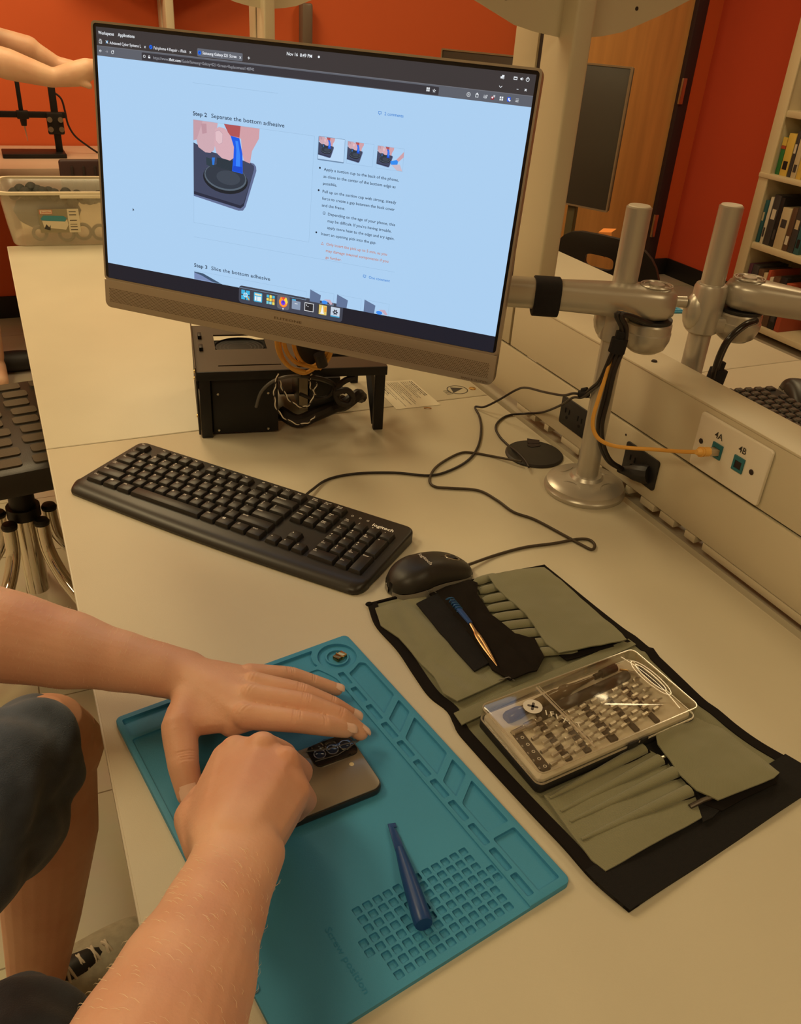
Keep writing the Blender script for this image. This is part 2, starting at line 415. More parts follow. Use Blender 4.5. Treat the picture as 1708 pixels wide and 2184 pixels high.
# outlets in the lower panel
def outlet(yc, zc, plug):
    ou = MB().prism(rrect(.072, .046, .004, 3), 0, .0025, 0, Matrix.Translation((SX0-.0004, yc, zc)) @ Matrix.Rotation(R(-90), 4, 'Y') @ Matrix.Rotation(R(90), 4, 'Z'), bev=.0008, top_only=True)
    o = build('outlet', ou, M_BLACK, rail)
    sl = MB()
    for dy in (-.017, .017):
        if plug and dy < 0: continue
        for k in (-.005, .005): sl.box((SX0-.0032, yc+dy+k, zc+.003), (.0008, .0016, .008))
        sl.cyl((SX0-.0034, yc+dy, zc-.008), (SX0-.0028, yc+dy, zc-.008), .0026, n=10)
    build('socket_slot', sl, mat('slot_black', (.002, .002, .002), .8), o)
outlet(.985, .0555, False); outlet(.818, .0535, True)
# data face plate
PX = SX0-.0005
fp = MB().prism(rrect(.120, .0735, .004, 3), 0, .004, 0, Matrix.Translation((PX, .670, .1395)) @ Matrix.Rotation(R(-90), 4, 'Y') @ Matrix.Rotation(R(90), 4, 'Z'), bev=.0018, top_only=True)
plate = build('face_plate', fp, mat('cream_plate', (.80, .74, .62), .35), rail, label='off-white data plate reading 4A and 4B')
TF = Matrix.Translation((PX-.0046, 0, 0)) @ Matrix.Rotation(R(90), 4, 'X')   # text plane facing -x
def facex(y, z): return Matrix(((0, 0, -1, PX-.0046), (-1, 0, 0, y), (0, 1, 0, z), (0, 0, 0, 1)))
lt = MB(); text(lt, '4A', .0085, facex(.6925, .1545), 0, align='C'); text(lt, '4B', .0085, facex(.652, .1545), 0, align='C')
build('lettering', lt, M_INK, plate)
jk = MB()
M_JACK = mat('teal_jack', (.02, .16, .20), .4)
for y in (.6895, .652):
    jk.ring([(-.0085, -.0095), (.0085, -.0095), (.0085, .0095), (-.0085, .0095)], [(-.0055, -.006), (.0055, -.006), (.0055, .004), (-.0055, .004)], -.0008, .0012, 0, facex(y, .1395))
    jk.box((0, -.001, -.0003), (.0125, .0115, .0008), 1, facex(y, .1395))
build('data_jack', jk, [M_JACK, M_SLOT], plate)
ps = MB()
for y in (.7185, .6305): ps.lathe([(.0001, .0014), (.0024, .001), (.0036, 0)], 14, 0, facex(y, .1395))
build('plate_screw', ps, M_SLOT, plate)

# ------------------------------------------------------------------ posts of the overhead frame
def post(y, x, label, h=1.2):
    t = thing('frame_post', label, 'post', (x+.02, y+.04, RZ1))
    z0 = RZ1+.004
    mb = MB().box((x+.017, y+.045, (z0+h)/2), (.034, .086, h-z0), bev=.005, seg=3)
    build('column', mb, M_POST, t)
    build('slot', MB().box((x+.017, y+.0935, (z0+h)/2), (.028, .012, h-z0)), M_SLOT, t)
    fl = MB().box((x+.017, y+.135, (z0+h)/2), (.036, .072, h-z0), bev=.004)
    build('rear_channel', fl, M_POST, t)
    # sloping shelf brackets reaching out over both rows of desks
    for sgn, xx in ((-1, x+.004), (1, x+.030)):
        pl = [(0, .566), (sgn*.05, .572), (sgn*.085, .579), (sgn*.155, .606), (sgn*.38, .71), (sgn*.38, 1.05), (0, 1.05)]
        b = MB().prism([(xx+a, zz) for a, zz in pl], -.0015, .0015, 0, Matrix(((1, 0, 0, 0), (0, 0, 1, y+.042), (0, 1, 0, 0), (0, 0, 0, 1))))
        br = build('shelf_bracket', b, M_POST, t, smooth=None)
        build('bracket_hole', MB().cyl((xx+sgn*.105, y+.0398, .612), (xx+sgn*.105, y+.0444, .612), .0030, n=10), M_SLOT, br)
    return t
post(1.208, .814, 'wide cream post standing on the power rail right beside the lit monitor')
post(2.86, .820, 'cream post on the rail, seen above the middle of the monitor')
post(4.00, .742, 'farthest cream post, seen above the left part of the monitor')
# ------------------------------------------------------------------ all-in-one computer
qx = Vector((.7222, -.6908, -.018)); qx.normalize()
qz = Vector((.065, .0416, .997)); qz = (qz - qx*qz.dot(qx)).normalized(); qy = qz.cross(qx)
MO = Matrix((qx, qy, qz)).transposed().to_4x4(); MO.translation = Vector((.3099, .9977, .3827))
mon = thing('all_in_one_computer', 'silver all-in-one computer on the arm, its lit screen showing a phone repair guide', 'computer monitor', M=MO)
M_ALU = mat('warm_aluminium', (.40, .34, .27), .38, metal=.6, bump=.04, bscale=900)
M_BEZ = mat('bezel_glass', (.012, .011, .014), .18)
W2, H2 = .2695, .168
CH = -.1313          # top of the speaker bar
XZ = Matrix(((1, 0, 0, 0), (0, 0, 1, 0), (0, 1, 0, 0), (0, 0, 0, 1)))      # prism in x,z with depth along y
def P_XZ(mb, poly, ya, yb, mi=0, bev=0, top_only=False):
    return mb.prism(poly, ya, yb, mi, XZ, bev=bev, top_only=top_only)
def body_outline(e=0): 
    p = rrect(2*(W2-e), 2*(H2-e), .008-e*.6, 5)
    return p
mb = MB()
P_XZ(mb, rrect(2*W2, 2*H2, .008, 5), .0008, .012, bev=.001)
P_XZ(mb, rrect(2*W2-.06, 2*H2-.03, .03, 6), .0121, .040, bev=.010)
mb.box((0, .046, .01), (.13, .014, .13), bev=.003)
build('housing', mb, M_ALU, mon, world=False)
rim = MB(); zc = (CH+H2)/2; hh = H2-CH
rim.ring(rrect(2*W2, hh, .005, 4, 0, zc), rrect(2*W2-.0048, hh-.0048, .004, 4, 0, zc), -.0016, .002, 0, XZ)
build('rim', rim, M_ALU, mon, world=False)
gl = MB(); P_XZ(gl, rrect(2*W2-.0047, hh-.0047, .004, 4, 0, zc), -.0004, .001)
scr = build('screen', gl, M_BEZ, mon, world=False)
sb = MB(); 
P_XZ(sb, [(-W2, CH), (W2, CH)]+[p for p in reversed([(x, z) for x, z in rrect(2*W2, 2*H2, .008, 5) if z < CH-.0])][::1], -.0022, .012) if False else None
bot = [p for p in rrect(2*W2, 2*H2, .008, 5) if p[1] < 0]
sb.prism([(-W2, CH)]+bot+[(W2, CH)], -.0024, .012, 0, XZ, bev=.0009)
bar = build('speaker_bar', sb, M_ALU, mon, world=False)
g = MB(); row = 0; z = -.1425
hexa = [(math.cos(R(60*k))*.00072, math.sin(R(60*k))*.00072) for k in range(6)]
hexb = [(math.cos(R(60*k))*.00088, math.sin(R(60*k))*.00088) for k in range(6)]
V = []; F = []; MI = []
while z > -.1598:
    x = -.262+(row % 2)*.00108
    while x < .262:
        b = len(V); V += [(x+a, -.00245, z+c) for a, c in hexa]; F.append(tuple(b+k for k in range(6)))
        x += .00216
    z -= .00187; row += 1
g.add(V, F)
build('speaker_grille', g, mat('grille_hole', (.10, .065, .035), .7), bar, world=False, smooth=None, recalc=False)
def T2(x, z, y=-.0026): return Matrix(((1, 0, 0, x), (0, 0, 1, y), (0, 1, 0, z), (0, 0, 0, 1)))
lg = MB(); text(lg, 'ELITEONE', .0030, T2(-.019, -.1392), width=.038)
text(lg, 'BANG & OLUFSEN', .0027, T2(.2305, -.1662), width=.0325)
build('lettering', lg, mat('engraved', (.12, .075, .04), .6), bar, world=False, smooth=None, recalc=False)

# picture on the screen
K = {}
def sc(rgb, k=1.0):
    key = (rgb, k)
    if key not in K: K[key] = emi('screen_colour_%02d' % len(K), rgb, k)
    return K[key]
class Pic:
    """flat coloured shapes on the display, in display metres"""
    def __init__(s, y=-.0006): s.mb = MB(); s.mats = []; s.y = y; s.step = 0
    def mi(s, rgb):
        mt = sc(rgb)
        if mt not in s.mats: s.mats.append(mt)
        return s.mats.index(mt)
    def poly(s, pts, rgb, lift=0):
        s.step += 1
        s.mb.add([(x, s.y-lift-.000004*s.step, z) for x, z in pts], [tuple(range(len(pts)))], s.mi(rgb))
    def rect(s, x0, z0, x1, z1, rgb, r=0, lift=0):
        s.poly(rrect(abs(x1-x0), abs(z1-z0), r, 3, (x0+x1)/2, (z0+z1)/2) if r else [(x0, z0), (x1, z0), (x1, z1), (x0, z1)], rgb, lift)
    def disc(s, x, z, r, rgb, n=16, rz=None, lift=0):
        s.poly([(x+r*math.cos(2*math.pi*k/n), z+(rz or r)*math.sin(2*math.pi*k/n)) for k in range(n)], rgb, lift)
    def line(s, x0, z0, x1, z1, w, rgb):
        d = Vector((x1-x0, z1-z0)); n = Vector((-d.y, d.x)).normalized()*w/2
        s.poly([(x0+n.x, z0+n.y), (x0-n.x, z0-n.y), (x1-n.x, z1-n.y), (x1+n.x, z1+n.y)], rgb)
    def ring(s, x, z, r, w, rgb, n=16):
        s.step += 1; y = s.y-.000004*s.step; V = []; F = []
        for k in range(n):
            c, q = math.cos(2*math.pi*k/n), math.sin(2*math.pi*k/n); V += [(x+r*c, y, z+r*q), (x+(r-w)*c, y, z+(r-w)*q)]
        for k in range(n): j = (k+1) % n; F.append((2*k, 2*j, 2*j+1, 2*k+1))
        s.mb.add(V, F, s.mi(rgb))
    def frame(s, x0, z0, x1, z1, w, rgb):
        s.rect(x0, z0, x1, z0+w, rgb); s.rect(x0, z1-w, x1, z1, rgb); s.rect(x0, z0, x0+w, z1, rgb); s.rect(x1-w, z0, x1, z1, rgb)
    def text(s, t, x, z, h, rgb, width=None, bold=False):
        s.step += 1
        text(s.mb, t, h, T2(x, z, s.y-.000004*s.step-.0001), s.mi(rgb), width, bold=bold)
    def done(s, name, parent=None, label=None): return build(name, s.mb, s.mats, parent or scr, world=False, smooth=None, recalc=False, label=label)
AX = .2636
WHITE = (235, 240, 245)
p = Pic()
# dark glass of panel bars: left end warmer and darker than the right end
NB = 12
def mixc(a, b, t): return tuple(int(round(a[i]+(b[i]-a[i])*t)) for i in range(3))
p.rect(-AX, .1422, AX, .1618, (58, 54, 56))
p.rect(-AX, .1318, AX, .1423, (92, 96, 106))
p.rect(-.1285, .1432, -.0705, .1512, (98, 102, 112), r=.0012)
p.rect(-.2022, .1325, .1625, .1405, (54, 53, 60), r=.001)
p.rect(-AX, .14175, AX, .1424, (110, 112, 120))
p.rect(-AX, -.1285, AX, -.1095, (26, 28, 40))
tb = p.done('browser_bars', label='dark browser bars along the top of the screen')
p = Pic(-.0008)
p.text('Workspaces', -.2605, .1543, .0034, WHITE, .0215, True); p.text('Applications', -.2335, .1543, .0034, WHITE, .0225, True)
p.text('Nov 16  8:49 PM', -.0160, .1543, .0034, WHITE, .0305, True); p.disc(.0225, .1560, .0012, WHITE)
p.text('Advanced Cyber Systems L', -.2455, .1452, .0031, (220, 222, 228), .043, True); p.text('x', -.1985, .1452, .0034, WHITE)
p.text('Fairphone 4 Repair - iFixit', -.1855, .1452, .0031, (220, 222, 228), .043, True); p.text('x', -.1385, .1452, .0034, WHITE)
p.text('Samsung Galaxy S21 Scree', -.1215, .1457, .0031, (235, 238, 244), .0435, True); p.text('x', -.0745, .1457, .0034, WHITE); p.text('+', -.0640, .1452, .0042, WHITE)
p.text('https://www.', -.1865, .1350, .0031, (150, 152, 160), .0205); p.text('ifixit.com', -.1655, .1350, .0031, WHITE, .0155, True)
p.text('/Guide/Samsung+Galaxy+S21+Screen+Replacement/148742', -.1495, .1350, .0031, (150, 152, 160), .094)
for x in (-.1895, -.1253): p.disc(x, .1470, .0022, (20, 100, 225)); p.line(x-.0008, .1462, x+.0008, .1478, .0006, (10, 40, 110))
p.line(-.2505, .1456, -.2475, .1484, .0009, (120, 190, 245)); p.line(-.2505, .1484, -.2475, .1456, .0009, WHITE)
p.frame(-.2600, .1448, -.2560, .1480, .0005, WHITE); p.line(-.2595, .1490, -.2565, .1490, .0005, WHITE); p.rect(-.2588, .1462, -.2572, .1466, WHITE)
def arrow(x, z, s, c): p.line(x-s*.0016, z, x+s*.0016, z, .0005, c); p.line(x-s*.0016, z, x-s*.0002, z+.0013, .0005, c); p.line(x-s*.0016, z, x-s*.0002, z-.0013, .0005, c)
arrow(-.2585, .1370, 1, WHITE); arrow(-.2500, .1370, -1, (150, 152, 160)); p.ring(-.2420, .1370, .0018, .0005, WHITE); p.rect(-.2410, .1378, -.2400, .1390, WHITE)
p.ring(-.1985, .1367, .0016, .0005, WHITE); p.rect(-.1932, .1352, -.1906, .1368, WHITE); p.ring(-.1919, .1372, .0011, .0004, WHITE)
for dx in (0, .002):
    for dz in (0, .0021): p.rect(.1488+dx, .1352+dz, .1504+dx, .1369+dz, WHITE)
p.poly([(.1575+math.cos(R(90+36*k))*(.0021 if k % 2 == 0 else .0009), .1365+math.sin(R(90+36*k))*(.0021 if k % 2 == 0 else .0009)) for k in range(10)], WHITE)
p.poly([(.1575+math.cos(R(90+36*k))*(.0013 if k % 2 == 0 else .0005), .1365+math.sin(R(90+36*k))*(.0013 if k % 2 == 0 else .0005)) for k in range(10)], (54, 53, 60))
# right-hand icons
p.rect(.2270, .1550, .2290, .1570, WHITE); p.rect(.2284, .1563, .2308, .1583, WHITE); p.ring(.2300, .1555, .0009, .0004, WHITE)
p.frame(.2408, .1552, .2446, .1580, .0006, WHITE); p.rect(.2415, .1571, .2439, .1576, WHITE)
p.poly([(.2478, .1560), (.2486, .1560), (.2498, .1552), (.2498, .1582), (.2486, .1573), (.2478, .1573)], WHITE); p.line(.2506, .1558, .2506, .1576, .0004, WHITE)
p.ring(.2555, .1566, .0019, .0005, WHITE); p.line(.2555, .1568, .2555, .1590, .0006, WHITE)
p.line(.2268, .1482, .2284, .1466, .0005, WHITE); p.line(.2284, .1466, .2300, .1482, .0005, WHITE)
p.rect(.2455, .1466, .2475, .1471, WHITE); p.line(.2540, .1460, .2560, .1480, .0007, WHITE); p.line(.2540, .1480, .2560, .1460, .0007, WHITE)
p.ring(.1955, .1368, .0022, .0006, (200, 205, 210)); p.disc(.1955, .1368, .001, (170, 175, 182))
p.frame(.2030, .1350, .2062, .1382, .0005, WHITE); p.disc(.2046, .1386, .0008, WHITE)
for k in range(3): p.rect(.2118, .1353+k*.0012, .2130, .1357+k*.0012, WHITE)
p.line(.2134, .1350, .2146, .1384, .0005, WHITE); p.line(.2146, .1350, .2158, .1384, .0005, WHITE)
p.disc(.2215, .1362, .0018, (150, 40, 50)); p.disc(.2213, .1366, .0009, WHITE); p.rect(.2222, .1370, .2242, .1390, (190, 195, 200))
for dx in (0, .0021):
    for dz in (0, .0021): p.rect(.2292+dx, .1348+dz, .2307+dx, .1364+dz, WHITE)
p.rect(.2372, .1346, .2408, .1388, (30, 90, 230), r=.0006); p.rect(.2382, .1356, .2397, .1380, WHITE); p.disc(.2402, .1356, .0008, WHITE)
for k in range(3): p.rect(.2462, .1352+k*.0013, .2494, .1356+k*.0013, WHITE)
p.done('bar_lettering')

pg = Pic(-.0006)
cols = [(166, 200, 232), (168, 204, 236), (170, 206, 240), (174, 210, 244), (178, 214, 248)]
pg.rect(-AX, -.1096, AX, .1318, (171, 207, 241))
page = pg.done('web_page', label='pale blue-white page of the repair guide')
t = Pic(-.0008); INKC = (44, 62, 84); LINK = (60, 130, 210); RUST = (196, 120, 88)
t.text('Step 2', -.1345, .0812, .0046, (34, 50, 72), .0188, True)
t.text('Separate the bottom adhesive', -.1100, .0812, .0046, INKC, .0945)
for i, l in enumerate((('Apply a suction cup to the back of the phone,', .0915), ('as close to the center of the bottom edge as', .0885), ('possible.', .0175))):
    t.text(l[0], .0362, .0420-i*.0076, .0033, INKC, l[1])
for i, l in enumerate((('Pull up on the suction cup with strong, steady', .0910), ('force to create a gap between the back cover', .0900), ('and the frame.', .0295))):
    t.text(l[0], .0362, .0180-i*.0076, .0033, INKC, l[1])
for i, l in enumerate((('Depending on the age of your phone, this', .0835), ('may be difficult. If you\'re having trouble,', .0800), ('apply more heat to the edge and try again.', .0845))):
    t.text(l[0], .0448, -.0060-i*.0076, .0033, INKC, l[1])
t.text('Insert an opening pick into the gap.', .0375, -.0292, .0033, INKC, .0700)
for i, l in enumerate((('Only insert the pick up to 5 mm, as you', .0770), ('may damage internal components if you', .0795), ('go further.', .0205))):
    t.text(l[0], .0450, -.0400-i*.0076, .0033, RUST, l[1])
for z in (.0442, .0200, -.0272): t.disc(.0312, z, .0011, (20, 30, 46))
t.ring(.0398, -.0042, .0018, .0004, INKC); t.rect(.03955, -.0052, .0400, -.0036, INKC)
t.poly([(.0380, -.0402), (.0416, -.0402), (.0398, -.0370)], RUST); t.poly([(.0386, -.0398), (.0410, -.0398), (.0398, -.0378)], (171, 207, 241))
t.text('Step 3', -.1342, -.0938, .0046, (34, 50, 72), .0190, True); t.text('Slice the bottom adhesive', -.1095, -.0938, .0046, INKC, .0825)
t.text('2 comments', .1040, .1072, .0033, LINK, .0220); t.text('One comment', .1020, -.0695, .0033, LINK, .0265)
for x, z in ((.0985, .1088), (.0965, -.0678)): t.frame(x-.0018, z-.0012, x+.0018, z+.0016, .0005, LINK); t.line(x, z-.0012, x-.0006, z-.0022, .0006, LINK)
t.poly([(-.2222, -.0350), (-.2222, -.0392), (-.2208, -.0376), (-.2196, -.0378)], (20, 24, 34))
FAINT = (150, 184, 216)
t.frame(-.1342, -.0400, .0225, .0768, .0003, FAINT); t.rect(-.134, -.0572, .134, -.0569, FAINT); t.rect(-.1345, .1153, -.025, .1156, FAINT)
t.frame(-.1342, -.1090, .0225, -.0985, .0003, FAINT)
t.done('page_lettering')
# the guide's photograph and its small copies
PH = {'phone': [(-.1342, .0518), (-.1124, .0445), (-.0593, .039), (-.0530, .0380), (-.0502, .0350), (-.0497, .0306), (-.0630, -.0117), (-.0665, -.0165), (-.0727, -.0174), (-.1342, -.0086)],
 'face': [(-.1342, .0518), (-.1124, .0445), (-.0593, .039), (-.0530, .0355), (-.0528, .0320), (-.0655, -.0075), (-.0700, -.0110), (-.1342, -.003)],
 'finger1': [(-.1342, .0767), (-.1215, .0767), (-.1271, .0564), (-.1342, .054)],
 'finger2': [(-.1215, .0767), (-.1015, .0764), (-.1059, .0468), (-.1110, .0430), (-.1179, .0427), (-.1272, .0473), (-.1299, .0545)],
 'finger3': [(-.0933, .0765), (-.0469, .0767), (-.0475, .0657), (-.056, .0514), (-.0583, .0376), (-.0665, .0396), (-.0694, .0497), (-.0706, .063), (-.086, .0649)],
 'thumb': [(-.1051, .0693), (-.0996, .0726), (-.0915, .0716), (-.0842, .0643), (-.0798, .053), (-.0802, .0409), (-.0847, .0376), (-.0957, .039), (-.1031, .0441), (-.1057, .0529)],
 'nail': [(-.1048, .0672), (-.0996, .0695), (-.0946, .0658), (-.0949, .0560), (-.0995, .0534), (-.1044, .0575)],
 'strap': [(-.0854, .0649), (-.0728, .0634), (-.0685, .0469), (-.0676, .025), (-.0818, .0263), (-.0798, .053)],
 'strap2': [(-.0780, .060), (-.0745, .060), (-.0715, .045), (-.0712, .030), (-.0770, .030), (-.0765, .050)],
 'hub': [(-.1022, .039), (-.081, .0378), (-.0818, .0263), (-.103, .0289)], 'hub2': [(-.1170, .0375), (-.1105, .0365), (-.1065, .0270), (-.1165, .0290)]}
def guide_photo(pc, x0, z0, s, ring=True):
    f = lambda pts: [((x+.1342)*s+x0, (z-.0768)*s+z0) for x, z in pts]
    pc.poly(f(PH['phone']), (98, 112, 150)); pc.poly(f([(a, b-.0035) if b < 0 else (a, b) for a, b in PH['face']]), (38, 44, 66)); pc.poly(f(PH['face']), (62, 70, 96))
    c = f([(-.0909, .0172)])[0]
    pc.disc(c[0], c[1]-.001*s, .0302*s, (24, 32, 42), 28, .0165*s); pc.disc(c[0], c[1]+.0012*s, .0285*s, (84, 98, 112), 28, .0150*s); pc.disc(c[0], c[1]+.002*s, .0268*s, (46, 56, 70), 28, .0138*s)
    pc.disc(c[0]+.004*s, c[1]+.001*s, .016*s, (60, 70, 84), 20, .008*s)
    pc.poly(f(PH['hub2']), (44, 62, 74)); pc.poly(f([(-.109, .038), (-.105, .0385), (-.106, .030), (-.1085, .0300)]), (40, 120, 220))
    pc.poly(f(PH['hub']), (40, 54, 66))
    pc.poly(f(PH['finger1']), (196, 156, 168)); pc.poly(f(PH['finger2']), (206, 170, 180)); pc.poly(f([(-.1235, .0735), (-.1165, .0740), (-.1160, .0640), (-.1220, .0625)]), (190, 148, 160))
    pc.poly(f([(-.1015, .0764), (-.0933, .0765), (-.0930, .0728), (-.1010, .0730)]), (176, 212, 240))
    pc.poly(f(PH['finger3']), (208, 160, 168)); pc.poly(f([(-.0933, .0765), (-.0715, .0766), (-.0728, .0640), (-.086, .0649)]), (176, 84, 88))
    pc.poly(f(PH['strap']), (20, 92, 232)); pc.poly(f(PH['strap2']), (52, 132, 250)); pc.poly(f([(-.0800, .0325), (-.0690, .0325), (-.0678, .0255), (-.0812, .0270)]), (16, 74, 205))
    pc.poly(f(PH['thumb']), (214, 172, 182)); pc.poly(f(PH['nail']), (190, 158, 172)); pc.poly(f([(a*.93-.0070, b*.93+.0042) for a, b in PH['nail']]), (224, 190, 198))
ph = Pic(-.0008); ph.rect(-.1339, -.0397, .0222, .0765, (172, 208, 242)); guide_photo(ph, -.1342, .0768, 1.0)
ph.done('guide_photo', label='photo of fingers pulling a black suction cup with a blue strap')
for i, (x, z) in enumerate(((.0280, .0772), (.0632, .0765), (.0992, .0762))):
    q = Pic(-.0009)
    if i == 0: q.rect(x-.0006, z-.0248, x+.0322, z+.0004, (110, 140, 172), r=.001)
    q.rect(x, z-.0235, x+.0318, z, (186, 216, 246) if i == 0 else (172, 208, 242)); guide_photo(q, x, z, .225)
    if i == 2:
        q.poly([(x+.0165, z-.0145), (x+.026, z-.0115), (x+.025, z-.0175), (x+.0175, z-.0178)], (50, 140, 240)); q.poly([(x+.0235, z-.0120), (x+.0315, z-.0030), (x+.0318, z-.0085), (x+.026, z-.0140)], (205, 160, 168))
        q.poly([(x+.018, z-.0180), (x+.028, z-.0165), (x+.0318, z-.0235), (x+.0255, z-.0235)], (200, 186, 200))
    if i: q.frame(x, z-.0235, x+.0318, z, .0003, FAINT)
    q.done('thumbnail')
q = Pic(-.0009)
q.poly([(-.1340, -.0998), (-.1215, -.1002), (-.0930, -.1096), (-.1340, -.1096)], (60, 84, 112)); q.poly([(-.1340, -.1010), (-.1235, -.1030), (-.1050, -.1096), (-.1340, -.1096)], (120, 140, 184))
for x in (.0275, .0632, .0990):
    q.frame(x, -.1096, x+.0318, -.0950, .0003, FAINT); q.poly([(x, -.0950), (x+.0145, -.0998), (x+.0135, -.1096), (x, -.1096)], (96, 116, 152))
    if x != .0632: q.disc(x+.0200, -.1075, .004, (60, 140, 240), 14, .0022); q.poly([(x+.019, -.1040), (x+.027, -.1030), (x+.031, -.1080), (x+.028, -.1092), (x+.024, -.1060)], (200, 172, 190))
q.done('thumbnail_row')
# dock
dk = Pic(-.0009); dk.rect(-.0700, -.1278, .0722, -.1062, (62, 66, 80), r=.004, lift=.0)
dock = dk.done('dock')
def icon(i, fn):
    q = Pic(-.00115); x = -.0605+i*.01755; fn(q, x, -.1170); q.done('dock_icon')
def ic0(q, x, z):
    for a in (-1, 1):
        for b in (-1, 1): q.rect(x+a*.0033-.0026, z+b*.0033-.0026, x+a*.0033+.0026, z+b*.0033+.0026, (60, 178, 225), r=.0004)
    q.line(x+.001, z-.001, x+.0055, z-.0055, .0013, (236, 170, 60)); q.disc(x, z, .0030, (225, 238, 248)); q.disc(x, z, .0022, (120, 200, 235))
def ic1(q, x, z):
    q.rect(x-.0058, z-.0058, x+.0058, z+.0058, (70, 180, 225), r=.0008); q.rect(x-.0045, z+.0022, x+.0015, z+.0045, (226, 220, 190)); q.rect(x+.002, z+.0022, x+.0048, z+.0045, (240, 225, 170))
    q.rect(x-.0045, z-.0045, x-.002, z+.001, WHITE); q.rect(x-.0012, z-.0045, x+.0045, z+.001, (226, 236, 240))
def ic2(q, x, z):
    cs = [(80, 190, 220), (240, 220, 100), (80, 190, 220), (240, 220, 100), (240, 220, 100), (240, 160, 60), (120, 210, 225), (150, 215, 225), (240, 220, 100)]
    for k in range(9): a, b = k % 3-1, 1-k//3; q.rect(x+a*.0040-.0016, z+b*.0040-.0017, x+a*.0040+.0016, z+b*.0040+.0017, cs[k], r=.0003)
def ic3(q, x, z):
    q.rect(x-.0085, z-.0088, x+.0085, z+.0092, (98, 98, 108), r=.003)
    q.disc(x, z, .0060, (236, 80, 60), 20, .0064); q.poly([(x-.006, z+.001), (x-.0035, z+.0065), (x+.0005, z+.002), (x+.003, z+.007), (x+.006, z+.001), (x+.0045, z-.004), (x, z-.0062), (x-.005, z-.0035)], (250, 150, 50))
    q.poly([(x+.001, z+.0035), (x+.004, z+.0066), (x+.0062, z+.001), (x+.004, z-.002)], (250, 215, 70)); q.disc(x-.0002, z-.0006, .0030, (120, 60, 220)); q.disc(x, z+.0004, .0016, (70, 60, 200)); q.disc(x, z-.0082, .0009, WHITE)
def ic4(q, x, z):
    q.rect(x-.0058, z+.0020, x-.0005, z+.0064, (70, 170, 215), r=.0005); q.rect(x-.0058, z-.0058, x+.0058, z+.0046, (136, 152, 176), r=.0006); q.rect(x-.002, z+.0008, x+.002, z+.0016, WHITE)
def ic5(q, x, z):
    q.rect(x-.0062, z-.0052, x+.0062, z+.0052, (220, 222, 226)); q.rect(x-.0054, z-.0044, x+.0054, z+.0044, (40, 40, 46)); q.line(x-.0042, z+.003, x-.003, z+.0018, .0005, WHITE); q.line(x-.003, z+.0018, x-.0042, z+.0008, .0005, WHITE); q.rect(x-.0022, z+.0004, x-.0006, z+.0009, WHITE)
def ic6(q, x, z):
    q.rect(x-.0062, z-.0060, x+.0062, z+.0058, (226, 200, 110), r=.0005); q.rect(x-.0062, z-.0060, x-.0042, z+.0058, (70, 66, 60)); q.poly([(x-.0015, z-.003), (x+.0002, z+.006), (x+.002, z-.003), (x+.003, z-.005), (x-.0026, z-.005)], (238, 240, 244))
    q.rect(x+.003, z-.002, x+.0058, z+.004, (240, 160, 60))
def ic7(q, x, z):
    q.rect(x-.0060, z-.0060, x+.0060, z+.0060, (196, 210, 226), r=.0005); q.rect(x-.0060, z-.0060, x+.0060, z-.0045, (60, 160, 205))
    for k in range(6): a = R(60*k); q.line(x, z, x+.0034*math.cos(a), z+.0034*math.sin(a), .0014, (44, 50, 62))
    q.disc(x, z, .0024, (44, 50, 62)); q.disc(x, z, .0010, (196, 210, 226))
for i, fn in enumerate((ic0, ic1, ic2, ic3, ic4, ic5, ic6, ic7)): icon(i, fn)

# ------------------------------------------------------------------ monitor arms
P1 = Vector((.709, .863, 0)); P2 = Vector((.8620, .8665, 0))
def pole(P, top, label, r=.0158, base=True):
    t = thing('arm_pole', label, 'monitor arm', (P.x, P.y, 0))
    M = Matrix.Translation(P)
    if base:
        b = MB().lathe([(.040, 0), (.0580, 0), (.0590, .002), (.0590, .006), (.0565, .009), (.0560, .013), (.0480, .0185), (.030, .020), (.0245, .022), (.0215, .0265), (.018, .0268)], 40, 0, M)
        build('base_disc', b, M_SILVER, t)
        fo = MB().prism([(P.x+.02, P.y-.055), (P.x+.05, P.y-.03), (P.x+.055, P.y+.03), (P.x+.0, P.y+.045)], 0.0005, .006, bev=.001)
        build('base_foot', fo, M_SILVER, t)
        dm = MB()
        for a in (200, 290, 20, 110):
            dm.ring([(x, y) for x, y in circle(.0155, 18)], [(x, y) for x, y in circle(.0143, 18)], -.001, .0012, 0, M @ Matrix.Rotation(R(a), 4, 'Z') @ Matrix.Translation((.040, 0, .0168)) @ Matrix.Rotation(R(18), 4, 'Y') @ Matrix.Diagonal((.75, 1.1, 1, 1)))
        build('base_dimple', dm, M_SILVER, t)
    build('tube', MB().lathe([(r, .004), (r, top-.0015), (r-.0015, top), (0.0001, top)], 32, 0, M), M_SILVER, t)
    build('tube_cap', MB().lathe([(r-.002, top), (r-.0028, top+.0012), (.0001, top+.0014)], 28, 0, M), M_WHITE, t)
    return t
t1 = pole(P1, .399, 'near silver pole standing on the desk with a round dimpled base')
t2 = pole(P2, .396, 'silver pole standing behind the power rail, carrying an arm off to the right')

